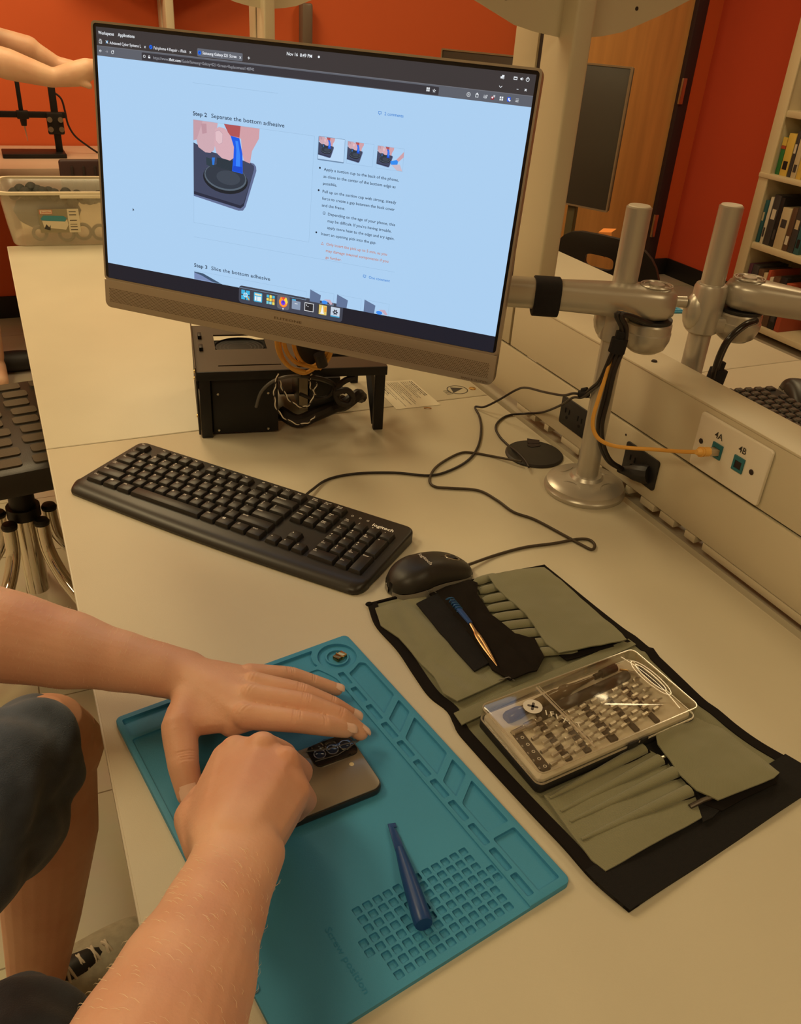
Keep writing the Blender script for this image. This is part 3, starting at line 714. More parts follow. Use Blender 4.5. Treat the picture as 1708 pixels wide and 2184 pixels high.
def arm(t, P, J, z, E, label='black hook-and-loop strap wrapped around the arm right beside the lit monitor', strap=None, knob=True):
    """clamp on the pole at height z, cup joint at J, arm from J to E"""
    k = MB()
    k.lathe([(.0175, z-.047), (.0215, z-.044), (.0225, z-.034), (.0225, z+.016), (.0205, z+.021), (.0175, z+.0225)], 28, 0, Matrix.Translation(P))
    d = (J-P); d.z = 0; dl = d.length; d.normalize()
    side = Vector((-d.y, d.x, 0))
    k.ell(P - d*.012 + Vector((0, 0, z-.018)), (.019, .019, .030), 18)
    build('clamp', k, M_SILVER, t)
    Mj = Matrix.Translation(J)
    w_ = MB().prism([((P+side*.016).x, (P+side*.016).y), ((J+side*.022).x, (J+side*.022).y), ((J-side*.022).x, (J-side*.022).y), ((P-side*.016).x, (P-side*.016).y)], z-.042, z-.020, bev=.005)
    build('clamp_neck', w_, M_SILVER, t)
    cup = MB().lathe([(.0001, z-.055), (.018, z-.054), (.026, z-.048), (.0305, z-.036), (.0310, z-.027), (.0300, z-.026), (.0300, z-.016), (.0275, z-.013)], 36, 0, Mj)
    build('joint_cup', cup, M_SILVER, t)
    build('joint_washer', MB().lathe([(.0285, z-.0135), (.0290, z-.012), (.0290, z-.0095), (.0285, z-.009)], 36, 0, Mj), M_BLACK, t)
    # arm beam: soft oval, thick at the joint
    a = MB(); dv = (E-J); L = Vector((dv.x, dv.y, 0)).length; n = 14
    D = Vector((dv.x, dv.y, 0)).normalized(); S = Vector((-D.y, D.x, 0)); sec = []
    V = []; F = []; NS = 20
    for i in range(-3, n+1):
        s_ = i/n
        if i < 0:
            q = {-3: .02, -2: .60, -1: .88}[i]; pos = J - D*(.0300*(1-(1-q)**1)*0 + .0300*math.sqrt(max(0, 1-q*q)))
            hw = .0305*q; hh_ = .0215*(.35+.65*q)
        else:
            pos = J + D*(L*s_); k_ = min(1, s_*3.2)
            hw = .0305*(1-k_)+.0170*k_; hh_ = .0215*(1-k_)+.0185*k_
        zc_ = z+.011 + (E.z-z)*max(0, s_)
        for j in range(NS):
            th = 2*math.pi*j/NS; c_, s2 = math.cos(th), math.sin(th)
            e = .62
            V.append(tuple(pos + S*(hw*abs(c_)**e*(1 if c_ >= 0 else -1)) + Vector((0, 0, zc_-pos.z+hh_*abs(s2)**e*(1 if s2 >= 0 else -1)))))
    m_ = n+4
    for i in range(m_-1):
        for j in range(NS): j2 = (j+1) % NS; F.append((i*NS+j, i*NS+j2, (i+1)*NS+j2, (i+1)*NS+j))
    F += [tuple(range(NS)), tuple((m_-1)*NS+j for j in range(NS))]
    a.add(V, F); build('arm_beam', a, M_SILVER, t, smooth=50)
    r_ = MB()
    for q, rr in ((.020, .0012), (.0165, .0010)): r_.tube([(J.x+q*math.cos(R(10*k2)), J.y+q*math.sin(R(10*k2)), z+.0325) for k2 in range(36)], rr, 6, closed=True)
    r_.cyl((J.x, J.y, z+.030), (J.x, J.y, z+.0342), .0105, .0095, 20)
    build('joint_cap', r_, M_SILVER, t)
    if knob:
        kk = MB().cyl(P-d*.03+Vector((0, 0, z-.006)), P-d*.047+Vector((0, 0, z-.006)), .008, .0075, 16); build('clamp_knob', kk, M_SILVER, t)
    if strap:
        sp = J + D*strap; st = MB(); pts = [(c*.0215, s*.0245) for c, s in [(math.cos(R(15*i)), math.sin(R(15*i))) for i in range(24)]]
        pts = [(abs(a_)**.7*(1 if a_ > 0 else -1)*.0215**.3, abs(b_)**.7*(1 if b_ > 0 else -1)*.0245**.3) for a_, b_ in pts]
        MM = Matrix((S, Vector((0, 0, 1)), D)).transposed().to_4x4(); MM.translation = Vector((sp.x, sp.y, z+.0085))
        st.prism(pts, -.0165, .0165, 0, MM, bev=.001)
        o = build('strap', st, mat('hook_and_loop', (.012, .010, .011), .95, bump=.6, bscale=1500), None)
        tag(o, label, 'strap')
J1 = Vector((.737, .834, 0)); Z1 = .2755
mback = MO @ Vector((.03, .05, -.02))
arm(t1, P1, J1, Z1, Vector((mback.x, mback.y, Z1+.002)), strap=.138)
J2 = Vector((.906, .846, 0)); Z2 = .272
arm(t2, P2, J2, Z2, Vector((1.105, .640, Z2-.012)), label='black strap at the far right edge, around the second arm', strap=.125)
build('mount_plate', MB().box((0, 0, 0), (.10, .012, .10), 0, Matrix.Translation((1.115, .630, Z2)) @ Matrix.Rotation(R(-46), 4, 'Z'), bev=.002), M_BLACK, t2)
# ------------------------------------------------------------------ keyboard
KA = R(-51.0)
kb = thing('keyboard', 'full-size black wired keyboard lying askew in front of the monitor', 'keyboard', (.2143, .9468, 0), KA)
KW, KD = .4526, .150
M_KB = mat('keyboard_plastic', (.020, .018, .016), .42, bump=.08, bscale=1200)
M_KEY = mat('key_plastic', (.017, .0155, .014), .40, bump=.06, bscale=1500)
def kz(y): return .0105+.0075*(y+KD/2)/KD
bm = bmesh.new(); pts = rrect(KW, KD-.012, .013, 5, 0, .006); vs = [bm.verts.new((x, y, .0015)) for x, y in pts]
f_ = bm.faces.new(vs); rr_ = bmesh.ops.extrude_face_region(bm, geom=[f_])
for e in rr_['geom']:
    if isinstance(e, bmesh.types.BMVert): e.co.z = kz(e.co.y)
bmesh.ops.recalc_face_normals(bm, faces=bm.faces[:])
te = [e for e in bm.edges if min(v.co.z for v in e.verts) > .005]
bmesh.ops.bevel(bm, geom=te, offset=.0035, segments=3, profile=.5, affect='EDGES')
mb = MB().frombm(bm)
build('case', mb, M_KB, kb, world=False)
# rounded front rest, bowed outwards in the middle
N = 32; V = []; F = []; prof = [(.004, .0140), (-.004, .0138), (-.012, .0120), (-.018, .0086), (-.0208, .0048), (-.0200, .002), (-.016, .0006), (.004, .0006)]
prof = [(a, b) for a, b in prof]
for i in range(N+1):
    u = .5-.5*math.cos(math.pi*i/N); x = -KW/2+KW*u; bow = .0060*math.sin(math.pi*u); e = min(u, 1-u)*KW; s_ = min(1, math.sqrt(max(0, 1-(1-min(1, e/.012))**2))*.9+.1)
    for a, b in prof: V.append((x, -KD/2+.0215+(a if a > 0 else a*s_)-bow*(1 if a < 0 else 0), .0006+(b-.0006)*(.75+.25*s_)-.0008))
L_ = len(prof)
for i in range(N):
    for j in range(L_): j2 = (j+1) % L_; F.append((i*L_+j, i*L_+j2, (i+1)*L_+j2, (i+1)*L_+j))
F += [tuple(range(L_)), tuple(N*L_+j for j in range(L_))]
build('palm_rest', MB().add(V, F), mat('satin_black', (.024, .020, .015), .36), kb, world=False, smooth=50)
U = .01905; KX0 = -.2143; KY0 = KD/2-.0115
rowsy = [0, 1.10, 2.10, 3.10, 4.10, 5.10]
def keycap(w, h, legends):
    mb = MB(); a, b = w*U-.0009, h*U-.0009
    bm = bmesh.new(); bmesh.ops.create_cube(bm, size=1)
    for v in bm.verts:
        top = v.co.z > 0
        v.co = Vector((v.co.x*(a-(.0046 if top else 0)), v.co.y*(b-(.0044 if top else 0))+(.0008 if top else 0), (.0074 if top else 0)))
    bmesh.ops.bevel(bm, geom=bm.edges[:], offset=.0009, segments=2, profile=.5, affect='EDGES')
    mb.frombm(bm)
    for s_, dx, dy, hh, wd in legends:
        if s_ == 'WIN':
            for p_ in (0, 1):
                for q_ in (0, 1): mb.quad((dx+p_*.0021, dy+q_*.0018, .00752), (dx+.0018+p_*.0021, dy+q_*.0018, .00752), (dx+.0018+p_*.0021, dy+.0015+q_*.0018, .00752), (dx+p_*.0021, dy+.0015+q_*.0018, .00752), 1)
        elif s_ == 'MENU':
            for q_ in range(4): mb.quad((dx, dy+q_*.001, .00752), (dx+.003, dy+q_*.001, .00752), (dx+.003, dy+.0003+q_*.001, .00752), (dx, dy+.0003+q_*.001, .00752), 1)
        elif s_[:2] == 'TR':
            k_ = {'U': 90, 'D': -90, 'L': 180, 'R': 0}[s_[2]]; mb.poly([(dx+.0012*math.cos(R(k_+120*q_)), dy+.0012*math.sin(R(k_+120*q_)), .00752) for q_ in range(3)], 1)
        else: text(mb, s_, hh, Matrix.Translation((dx, dy, .00752)), 1, wd)
    return mb
def key(name, xu, row, w, leg, h=1, yoff=0):
    cx = KX0+(xu+w/2)*U; cy = KY0-(rowsy[row]+h/2)*U*(.985)
    L = []
    lx = -(w*U-.0009)/2+.0036
    ty = (h*U)/2-.0052
    if isinstance(leg, str): leg = [leg]
    if len(leg) == 1:
        s_ = leg[0]
        if len(s_) == 1: L = [(s_, lx+.0006, ty-.0010, .0035, None)]
        elif s_ in ('WIN', 'MENU') or s_[:2] == 'TR' and len(s_) == 3: L = [(s_, lx+.0018, ty-.0012, 0, None)]
        elif s_: L = [(s_, lx+.0004, ty-.0002, .0024, min(.0015*len(s_)+.0006, w*U-.008))]
    else:
        for i, s_ in enumerate(leg):
            if s_[:2] == 'TR': L.append((s_, lx+.0022, ty-i*.0042+.001, 0, None))
            elif len(s_) == 1: L.append((s_, lx+.0008, ty+.0002-i*.0046, .0030, None))
            else: L.append((s_, lx+.0002, ty+.0006-i*.0029, .0020, .0014*len(s_)+.0004))
    mb = keycap(w, h, L)
    M = Matrix.Translation((cx, cy, kz(cy)-.0012)) @ Matrix.Rotation(R(2.9), 4, 'X')
    m2 = MB(); m2.add(mb.v, mb.f, 0, M); m2.m = mb.m
    build(name, m2, [M_KEY, M_PRINT], kb, world=False, smooth=30, recalc=False)
key('escape_key', 0, 0, 1, 'Esc')
for i, x in enumerate((2, 3, 4, 5, 6.5, 7.5, 8.5, 9.5, 11, 12, 13, 14)): key('key', x, 0, 1, 'F%d' % (i+1))
r1 = [('~', '`'), ('!', '1'), ('@', '2'), ('#', '3'), ('$', '4'), ('%', '5'), ('^', '6'), ('&', '7'), ('*', '8'), ('(', '9'), (')', '0'), ('_', '-'), ('+', '=')]
for i, l in enumerate(r1): key('key', i, 1, 1, l)
key('backspace_key', 13, 1, 2, 'Backspace')
key('tab_key', 0, 2, 1.5, 'Tab')
for i, c in enumerate('QWERTYUIOP'): key('key', 1.5+i, 2, 1, c)
key('key', 11.5, 2, 1, ('{', '[')); key('key', 12.5, 2, 1, ('}', ']')); key('key', 13.5, 2, 1.5, ('|', '\\'))
key('caps_lock_key', 0, 3, 1.75, ('Caps', 'Lock'))
for i, c in enumerate('ASDFGHJKL'): key('key', 1.75+i, 3, 1, c)
key('key', 10.75, 3, 1, (':', ';')); key('key', 11.75, 3, 1, ('"', "'")); key('enter_key', 12.75, 3, 2.25, 'Enter')
key('shift_key', 0, 4, 2.25, 'Shift')
for i, c in enumerate('ZXCVBNM'): key('key', 2.25+i, 4, 1, c)
key('key', 9.25, 4, 1, ('<', ',')); key('key', 10.25, 4, 1, ('>', '.')); key('key', 11.25, 4, 1, ('?', '/')); key('shift_key', 12.25, 4, 2.75, 'Shift')
for x, w_, l in ((0, 1.5, 'Ctrl'), (1.5, 1.25, 'WIN'), (2.75, 1.25, 'Alt')): key('key', x, 5, w_, l)
key('space_bar', 4, 5, 6, '')
for x, w_, l in ((10, 1.25, 'Alt'), (11.25, 1.25, 'WIN'), (12.5, 1.25, 'MENU'), (13.75, 1.25, 'Ctrl')): key('key', x, 5, w_, l)
for i, l in enumerate((('Print', 'Screen'), ('Scroll', 'Lock'), ('Pause', 'Break'))): key('key', 15.25+i, 0, 1, l)
for i, l in enumerate((('Insert', ' '), ('Home', ' '), ('Page', 'Up'))): key('key', 15.25+i, 1, 1, l)
for i, l in enumerate((('Delete', ' '), ('End', ' '), ('Page', 'Down'))): key('key', 15.25+i, 2, 1, l)
key('key', 16.25, 4, 1, 'TRU')
for i, l in enumerate(('TRL', 'TRD', 'TRR')): key('key', 15.25+i, 5, 1, l)
for i, l in enumerate((('Num', 'Lock'), '/', '*', '-')): key('key', 18.5+i, 1, 1, l)
for i, l in enumerate((('7', 'Home'), ('8', 'TRU'), ('9', 'PgUp'))): key('key', 18.5+i, 2, 1, l)
for i, l in enumerate((('4', 'TRL'), '5', ('6', 'TRR'))): key('key', 18.5+i, 3, 1, l)
for i, l in enumerate((('1', 'End'), ('2', 'TRD'), ('3', 'PgDn'))): key('key', 18.5+i, 4, 1, l)
key('key', 18.5, 5, 2, ('0', 'Ins')); key('key', 20.5, 5, 1, ('.', 'Del'))
key('plus_key', 21.5, 2, 1, '+', h=2); key('enter_key', 21.5, 4, 1, 'Enter', h=2)
pl = MB(); Mz = lambda x, y, e=.00025: Matrix.Translation((x, y, kz(y)+e)) @ Matrix.Rotation(R(2.86), 4, 'X')
text(pl, 'logitech', .0062, Mz(.1745, .0505), width=.030, bold=True)
for i in range(3): pl.ring([(x+.142+i*.0115, y+.0575) for x, y in rrect(.0030, .0030, .0005, 1)], [(x+.142+i*.0115, y+.0575) for x, y in rrect(.0024, .0024, .0004, 1)], kz(.0575)+.0001, kz(.0575)+.0003)
build('lettering', pl, M_PRINT, kb, world=False, smooth=None)

# ------------------------------------------------------------------ mouse
def mouse(loc, rz, label, wheel_ring=False, scale=1.0, txt='logitech'):
    t = thing('mouse', label, 'mouse', loc, rz)
    L, Wd, Hh = .113*scale, .062*scale, .0395*scale
    def hw(u): return Wd/2*(1-abs(2*u-1)**3.2)**(1/2.4)*(1-.10*math.sin(math.pi*u)**2*(1 if .35 < u < .9 else .6))
    def ht(u): return Hh*(math.sin(math.pi*min(1, max(0, (u*.93+.035)))**.78))**.55*(1-.22*u)
    def band(u): return Hh*(.27+.12*math.sin(math.pi*u)**1.5+.16*u)
    def loft(z0f, z1f, ex, inset, close_top):
        V = []; F = []; NU = 36; A0 = R(17); AN = [A0*q/3 for q in range(3)]+[A0+(math.pi-2*A0)*q/20 for q in range(21)]+[math.pi-A0*q/3 for q in (2, 1, 0)]; NV = len(AN)
        for i in range(NU+1):
            u = .0015+.997*i/NU; w_ = max(hw(u)-inset, .0004); zt = max(ht(u), .0012)
            for j in range(NV):
                a = AN[j]; c, s_ = math.cos(a), math.sin(a)
                V.append(((u-.5)*L, w_*(abs(c)**ex)*(1 if c > 0 else -1), .0014+zt*(max(0, s_)**.72)))
        for i in range(NU):
            for j in range(NV-1): F.append((i*NV+j, i*NV+j+1, (i+1)*NV+j+1, (i+1)*NV+j))
        return V, F, NV, NU
    V, F, NV, NU = loft(None, None, .62, 0, True)
    top = MB(); low = MB(); Ft = []; Fl = []
    for f in F:
        j = min(f) % NV
        (Ft if 3 <= j < NV-4 else Fl).append(f)
    top.add([(x, y, z+.0004) for x, y, z in V], Ft); low.add([(x*1.012, y*1.03, z) for x, y, z in V], Fl)
    low.add([(x*.98, y*.96, .0008) for x, y, z in V], [tuple([i*NV for i in range(NU+1)]+[i*NV+NV-1 for i in range(NU, -1, -1)])])
    low.cyl((-L*.3, 0, 0), (-L*.3, 0, .0022), .008, n=12); low.cyl((L*.3, 0, 0), (L*.3, 0, .0022), .008, n=12)
    def clean(m):
        used = sorted({k for f in m.f for k in f}); mp = {k: i for i, k in enumerate(used)}
        m.v = [m.v[k] for k in used]; m.f = [tuple(mp[k] for k in f) for f in m.f]; return m
    build('top_shell', clean(top), mat('mouse_black', (.024, .021, .017), .42), t, world=False, smooth=60, recalc=False)
    build('side_band', clean(low), mat('mouse_grey', (.24, .22, .185), .45), t, world=False, smooth=60, recalc=False)
    zw = ht(.78)*1.0+.0014
    build('scroll_wheel', MB().cyl((L*.28, -.0035, zw-.0068), (L*.28, .0035, zw-.0068), .0085, n=24), M_BLACK, t, world=False)
    rg = MB(); rg.tube([(L*.28+.0105*math.cos(q)*1.0, .0055*math.sin(q), ht(.5+.28+.0105/L*math.cos(q))+.0017) for q in [2*math.pi*k/24 for k in range(24)]], .0007, 6, closed=True)
    build('wheel_surround', rg, M_STEEL if not wheel_ring else M_WHITE, t, world=False)
    ln = MB(); ln.tube([((u-.5)*L, 0, ht(u)+.0016) for u in [.62, .66, .70]], .0004, 5); ln.tube([((u-.5)*L, 0, ht(u)+.0016) for u in [.88, .92, .96]], .0004, 5)
    build('button_split', ln, M_SLOT, t, world=False)
    if txt:
        tx = MB(); V2, F2 = text_geo(txt, True); x0 = min(v[0] for v in V2); x1 = max(v[0] for v in V2); sc_ = .0250/(x1-x0)
        # the word runs across the hump
        W_ = []
        for v in V2:
            yy = -((v[0]-x0)*sc_-.0118); xx = -.012+(v[1]*.0052); u = xx/L+.5
            c = min(.999, abs(yy)/max(hw(u), 1e-4)); cc = c**(1/.62); W_.append((xx, yy, .0014+ht(u)*(max(0, 1-cc*cc)**.5)**.72+.0009))
        tx.add(W_, F2); build('lettering', tx, mat('mouse_print', (.62, .58, .52), .5), t, world=False, smooth=None, recalc=False)
    return t
mo = mouse((.3905, .7265, 0), R(10), 'black and grey wired mouse between the keyboard and the tool roll')

# ------------------------------------------------------------------ cords and cables
def cable(name, pts, r, m_, label, cat='cable', n=6, seg=8, flat=1, par=None):
    mb = MB().tube(catmull(pts, n), r, seg, flat=flat)
    if par: return build(name, mb, m_, par, smooth=60)
    o = build(name, mb, m_, None, smooth=60); tag(o, label, cat); return o
g0 = lambda px, py, z=.0022: at(px, py, z)
kc = [kb.matrix_world @ Vector((-0.0, 0, 0))]
cA = [g0(650, 1058, .008), g0(664, 1046, .006)]+[g0(a, b) for a, b in ((700, 1022), (760, 1010), (840, 1008), (915, 1014), (960, 1003), (1000, 980), (1020, 950), (1026, 915), (1022, 888))]
cA += [at(1013, 868, .004), at(1032, 868, .010), at(1062, 854, .030), at(1100, 832, .060), at(1122, 827, .080), at(1160, 836, .105), at(1200, 843, .126)]
tieP = Vector((.697, .888, .142))
UPB = [aty(1262, 826, .855), aty(1277, 812, .835), aty(1292, 780, .822), aty(1304, 752, .816), aty(1314, 738, .813)]
cA += [tieP+Vector((-.012, .008, -.001)), tieP]+UPB
cable('cord', cA, .0019, M_CORD, '', par=kb)
cB = [at(994, 1206, .010), at(1003, 1203, .006)]+[g0(a, b) for a, b in ((1060, 1183), (1120, 1167), (1180, 1159), (1230, 1150), (1256, 1151), (1268, 1162), (1262, 1172), (1240, 1162), (1200, 1140), (1140, 1108), (1095, 1092), (1060, 1067), (1020, 1046), (960, 1041), (928, 1038), (916, 1026), (924, 1003), (946, 984), (982, 966), (1010, 966), (1050, 973))]
cB += [at(1092, 981, .0060), at(1112, 984, .0080)]
cable('cord', cB, .0019, mat('cord_brown', (.055, .038, .022), .5), '', par=mo)
cC = [at(1128, 996, .0085), at(1118, 980, .0085), at(1100, 962, .0075), g0(1084, 950), g0(1066, 932), g0(1057, 914), g0(1063, 899), g0(1084, 886), at(1120, 882, .006), at(1158, 879, .03), at(1198, 863, .085), at(1222, 848, .125), tieP+Vector((-.003, -.002, -.004))]+[p_+Vector((.001, -.002, -.003)) for p_ in UPB]
cable('cord', cC, .0019, M_CORD, '', par=mo)
def tie(P, d, r, label, ln=.010):
    d = Vector(d).normalized(); mb = MB().cyl(P-d*ln/2, P+d*ln/2, r, n=14).cyl(P-d*ln*.3+Vector((0, 0, r)), P+d*ln*.3+Vector((0, 0, r*1.25)), r*.6, n=8)
    o = build('cable_tie', mb, mat('velcro_tie', (.012, .010, .010), .95), None); tag(o, label, 'cable tie')
tie(tieP, (.3, -.7, .25), .0055, 'small black velcro tie pinching two thin cords by the near pole', .014)
# grommet cover
G = Vector((.698, .983, 0))
gr = thing('grommet_cover', 'flat black round cable grommet cover in the desk by the rail', 'grommet', G)
build('disc', MB().lathe([(.0455, 0), (.0455, .002), (.043, .0042), (.0001, .0050)], 48, 0, Matrix.Translation(G)), mat('grommet_black', (.022, .019, .016), .5), gr)
gm = MB().prism(rrect(.022, .013, .006, 5, G.x+.0125, G.y+.022), .0051, .0054); gm.prism([(G.x+.006, G.y+.030), (G.x+.022, G.y+.022), (G.x+.030, G.y+.033), (G.x+.014, G.y+.045)], .0046, .0060)
build('cable_slot', gm, M_SLOT, gr)

# cable bundle hanging under the near arm
Yb = .812
bp = [Vector((.728, .818, .262))]+[aty(a, b, Yb) for a, b in ((1318, 668), (1326, 700), (1320, 740))]
thick = bp+[aty(1306, 790, .812), aty(1290, 845, .815), aty(1277, 900, .818), aty(1280, 945, .825), aty(1297, 982, .832), atx(1330, 1003, .750)]
pp = thing('power_cable', 'thick black power cable hanging from the near arm and plugged into the rail outlet', 'power cable', (.75, .825, .03))
cable('cable_jacket', thick, .0036, M_CORD, '', par=pp)
cable('cord', [p_+Vector((.004, -.004, 0)) for p_ in bp]+[aty(1311, 790, .808), aty(1297, 850, .81), aty(1284, 905, .812), aty(1286, 945, .82), aty(1302, 982, .829), atx(1328, 1000, .748)], .0030, M_CORD, 'second black cord hanging alongside the power cord at the near pole', 'cord')
yl = [bp[0]+Vector((.003, .004, 0)), bp[1]+Vector((.003, .003, 0)), bp[2], bp[3]+Vector((-.004, .004, 0)), aty(1296, 790, .818), aty(1278, 845, .815), aty(1265, 890, .812), aty(1266, 918, .808), aty(1282, 940, .80), aty(1320, 953, .79), atx(1400, 959, .725), atx(1450, 963, .728), atx(1490, 964, .731)]
eth = thing('ethernet_cable', 'yellow ethernet cable plugged into jack 4A of the data plate', 'cable', (.74, .75, .1))
build('cable_jacket', MB().tube(catmull(yl, 6), .0027, 10), M_YELLOW, eth, smooth=60)
pe = atx(1490, 964, .731); pf = Vector((.7575, .6895, .139)); dr = (pf-pe).normalized()
bt = MB().tube([pe-dr*.004, pe, pe+dr*.006, pe+dr*.012, pe+dr*.016], [.0032, .0050, .0056, .0060, .0060], 12)
for q in range(3): bt.tube([pe+dr*(.002+q*.004), pe+dr*(.0038+q*.004)], .0066-.0003*q, 12)
build('boot', bt, mat('yellow_boot', (.80, .44, .10), .45), eth)
Mx = Matrix((dr, frame(dr)[0], frame(dr)[1])).transposed().to_4x4(); Mx.translation = pe+dr*.022
build('plug', MB().box((0, 0, 0), (.014, .0115, .008), 0, Mx, bev=.001), mat('clear_plug', (.75, .6, .4), .2, trans=.5), eth)
# power plug body
a_, b_ = atx(1330, 1003, .752), Vector((.757, .800, .050))
build('plug_body', MB().tube([a_, a_.lerp(b_, .25), a_.lerp(b_, .5), b_, b_+Vector((.003, -.006, .002))], [.0065, .0085, .0115, .0135, .0125], 10), M_BLACK, pp)
build('strain_relief', MB().tube([a_+Vector((-.003, .008, -.002)), a_], [.0045, .0065], 10), M_BLACK, pp)
tie(aty(1318, 737, Yb), (.1, 0, 1), .0105, 'black velcro tie around the cables hanging under the near arm', .018)
# right-hand bundle
Y2 = .745
b2 = [aty(1612, 684, .80), aty(1588, 694, .795), aty(1556, 722, .795), aty(1538, 755, .80), aty(1527, 790, .805), aty(1526, 812, .81), aty(1535, 838, .83), at(1556, 858, .012)]
cable('cord', b2, .0046, M_CORD, 'thick black cable hanging from the right-hand arm to the far desk', 'cord')
cable('cord', [p_+Vector((-.006, -.003, 0)) for p_ in b2[:-1]]+[at(1546, 856, .02)], .0038, mat('cord_gloss', (.018, .014, .013), .2), 'glossy black cable hanging beside the thick one at the right-hand arm', 'cord')
tie(aty(1527, 804, .808), (.15, 0, 1), .0125, 'black velcro tie around the cables hanging under the right-hand arm', .022)

# ------------------------------------------------------------------ open frame case under the monitor
CA = R(-10.2)
cs = thing('computer_case', 'open black metal computer frame standing under the monitor', 'computer case', (.235, 1.197, 0), CA)
M_CASE = mat('case_black', (.013, .012, .012), .5, metal=.2, bump=.05, bscale=900)
M_CTOP = mat('case_brown_black', (.075, .055, .038), .45, metal=.3, bump=.05, bscale=900)
def cbx(name, c, d, m_=None, bev=.001, par=None, label=None): return build(name, MB().box(c, d, bev=bev), m_ or M_CASE, par or cs, world=False, label=label)
X0, X1c, Yb_, ZT = -.014, .278, .198, .108
# top plate with its window and slot, made of strips round the openings
tp = MB()
def strip(x0, x1, y0, y1): tp.box(((x0+x1)/2, (y0+y1)/2, ZT), (x1-x0, y1-y0, .0025))
strip(X0, .020, -.012, Yb_); strip(.020, .101, .150, Yb_); strip(.020, .101, .020, .080); strip(.020, .115, -.012, .008); strip(.101, .150, .012, Yb_); strip(.115, .150, -.012, .012); strip(.020, .101, .0125, .0200)
strip(.150, X1c, -.012, .035); strip(.255, X1c, .035, Yb_); strip(.150, .255, .165, Yb_)
top = build('top_plate', tp, M_CTOP, cs, world=False)
cbx('front_rail', (.132, -.012, ZT-.006), (.292, .003, .014))
cbx('rear_rail', (.132, Yb_, ZT-.006), (.292, .003, .014))
cbx('side_flange', (X0, .093, ZT+.003), (.002, .21, .009), M_CTOP)
for y in (.085, .140): 
    cbx('side_clip', (X0+.012, y, ZT+.004), (.006, .018, .006), M_CASE)
pn = cbx('power_supply', (.053, .075, .052), (.108, .145, .098))
cbx('front_panel', (.058, -.0015, .050), (.100, .003, .094))
for x, z in ((.017, .069), (.093, .068), (.016, .009), (.092, .008)):
    b = MB().lathe([(.0022, 0), (.0018, .0012), (.0006, .0010)], 12, 0, Matrix.Translation((x, -.003, z)) @ Matrix.Rotation(R(90), 4, 'X')); build('screw', b, M_STEEL, cs, world=False)
for z, y in ((.02, .03), (.055, .10), (.098, .02)):
    b = MB().lathe([(.003, 0), (.0025, .0016), (.0006, .0016)], 12, 0, Matrix.Translation((X0-.0005, y, z)) @ Matrix.Rotation(R(-90), 4, 'Y')); build('side_screw', b, M_BRASS, cs, world=False)
cbx('side_panel', (X0+.001, .093, .054), (.003, .20, .100), M_CASE)
cbx('leg', (-.002, -.006, .053), (.016, .010, .106)); cbx('leg', (.268, -.006, .053), (.016, .010, .106)); cbx('leg', (.268, Yb_-.006, .053), (.014, .010, .106)); cbx('leg', (-.002, Yb_-.006, .053), (.014, .010, .106))
bb = MB(); bb.tube([(.266, .0, .006), (.266, .060, .075), (.266, .085, .104)], .007, 4); build('brace', bb, M_CASE, cs, world=False)
cbx('cross_bar', (.205, .10, .085), (.125, .008, .012))
# boards, fan and clutter inside the open half
cbx('circuit_board', (.175, .125, .030), (.110, .090, .003), mat('board_dark', (.02, .022, .02), .5))
fan = MB().ring(rrect(.092, .092, .01, 4, .060, .115), circle(.041, 24, .060, .115), ZT-.022, ZT-.004) if False else MB()
fan.lathe([(.040, 0), (.040, .018)], 40, 0, Matrix.Translation((.060, .112, ZT-.0225)), cap=False)
for k in range(4): fan.tube([(.060+(.037-k*.006)*math.cos(q), .112+(.037-k*.006)*math.sin(q), ZT-.008) for q in [2*math.pi*j/36 for j in range(36)]], .0012, 6, closed=True)
fan.cyl((.06, .112, ZT-.022), (.06, .112, ZT-.008), .012)
build('fan', fan, M_BLACK, cs, world=False)
cbx('card', (.150, .055, .060), (.014, .085, .060), mat('card_metal', (.25, .21, .15), .4, metal=.6))
cbx('heat_sink', (.185, .045, .050), (.050, .050, .060), M_BLACK)
blk = MB().tube(catmull([(.245, .020, .045), (.235, .005, .055), (.215, -.004, .045), (.205, .01, .035)], 5), [.010]*16, 10); build('cable_knot', blk, M_CORD, cs, world=False)
blk = MB().tube(catmull([(.115, .03, .02), (.14, .01, .012), (.17, .015, .020), (.20, .02, .03), (.22, .03, .035)], 5), .011, 10); build('cable_loom', blk, M_CORD, cs, world=False)
def loose(name, pts, r, m_, label):
    mb = MB().tube(catmull([aty(a, b, y) for a, b, y in pts], 7), r, 7); o = build(name, mb, m_, None, smooth=60); tag(o, label, 'cable'); return o
M_GREYC = mat('grey_cable', (.10, .095, .09), .3)
loose('cable', [(546, 868, 1.165), (556, 838, 1.155), (578, 816, 1.145), (610, 804, 1.135), (650, 804, 1.135), (690, 812, 1.14), (722, 826, 1.15), (735, 838, 1.155)], .0026, M_GREYC, 'grey cable arching out in front of the open computer frame')
loose('cable', [(640, 800, 1.13), (690, 808, 1.135), (712, 822, 1.14), (700, 845, 1.15), (668, 850, 1.155), (640, 840, 1.155)], .0030, M_CORD, 'black cable loop drooping inside the open computer frame')
loose('cable', [(756, 805, 1.15), (735, 812, 1.15), (716, 830, 1.14), (722, 856, 1.135), (745, 862, 1.13), (752, 846, 1.13), (738, 832, 1.125), (716, 838, 1.13)], .0050, M_CORD, 'coil of black cable knotted beside the right leg of the computer frame')
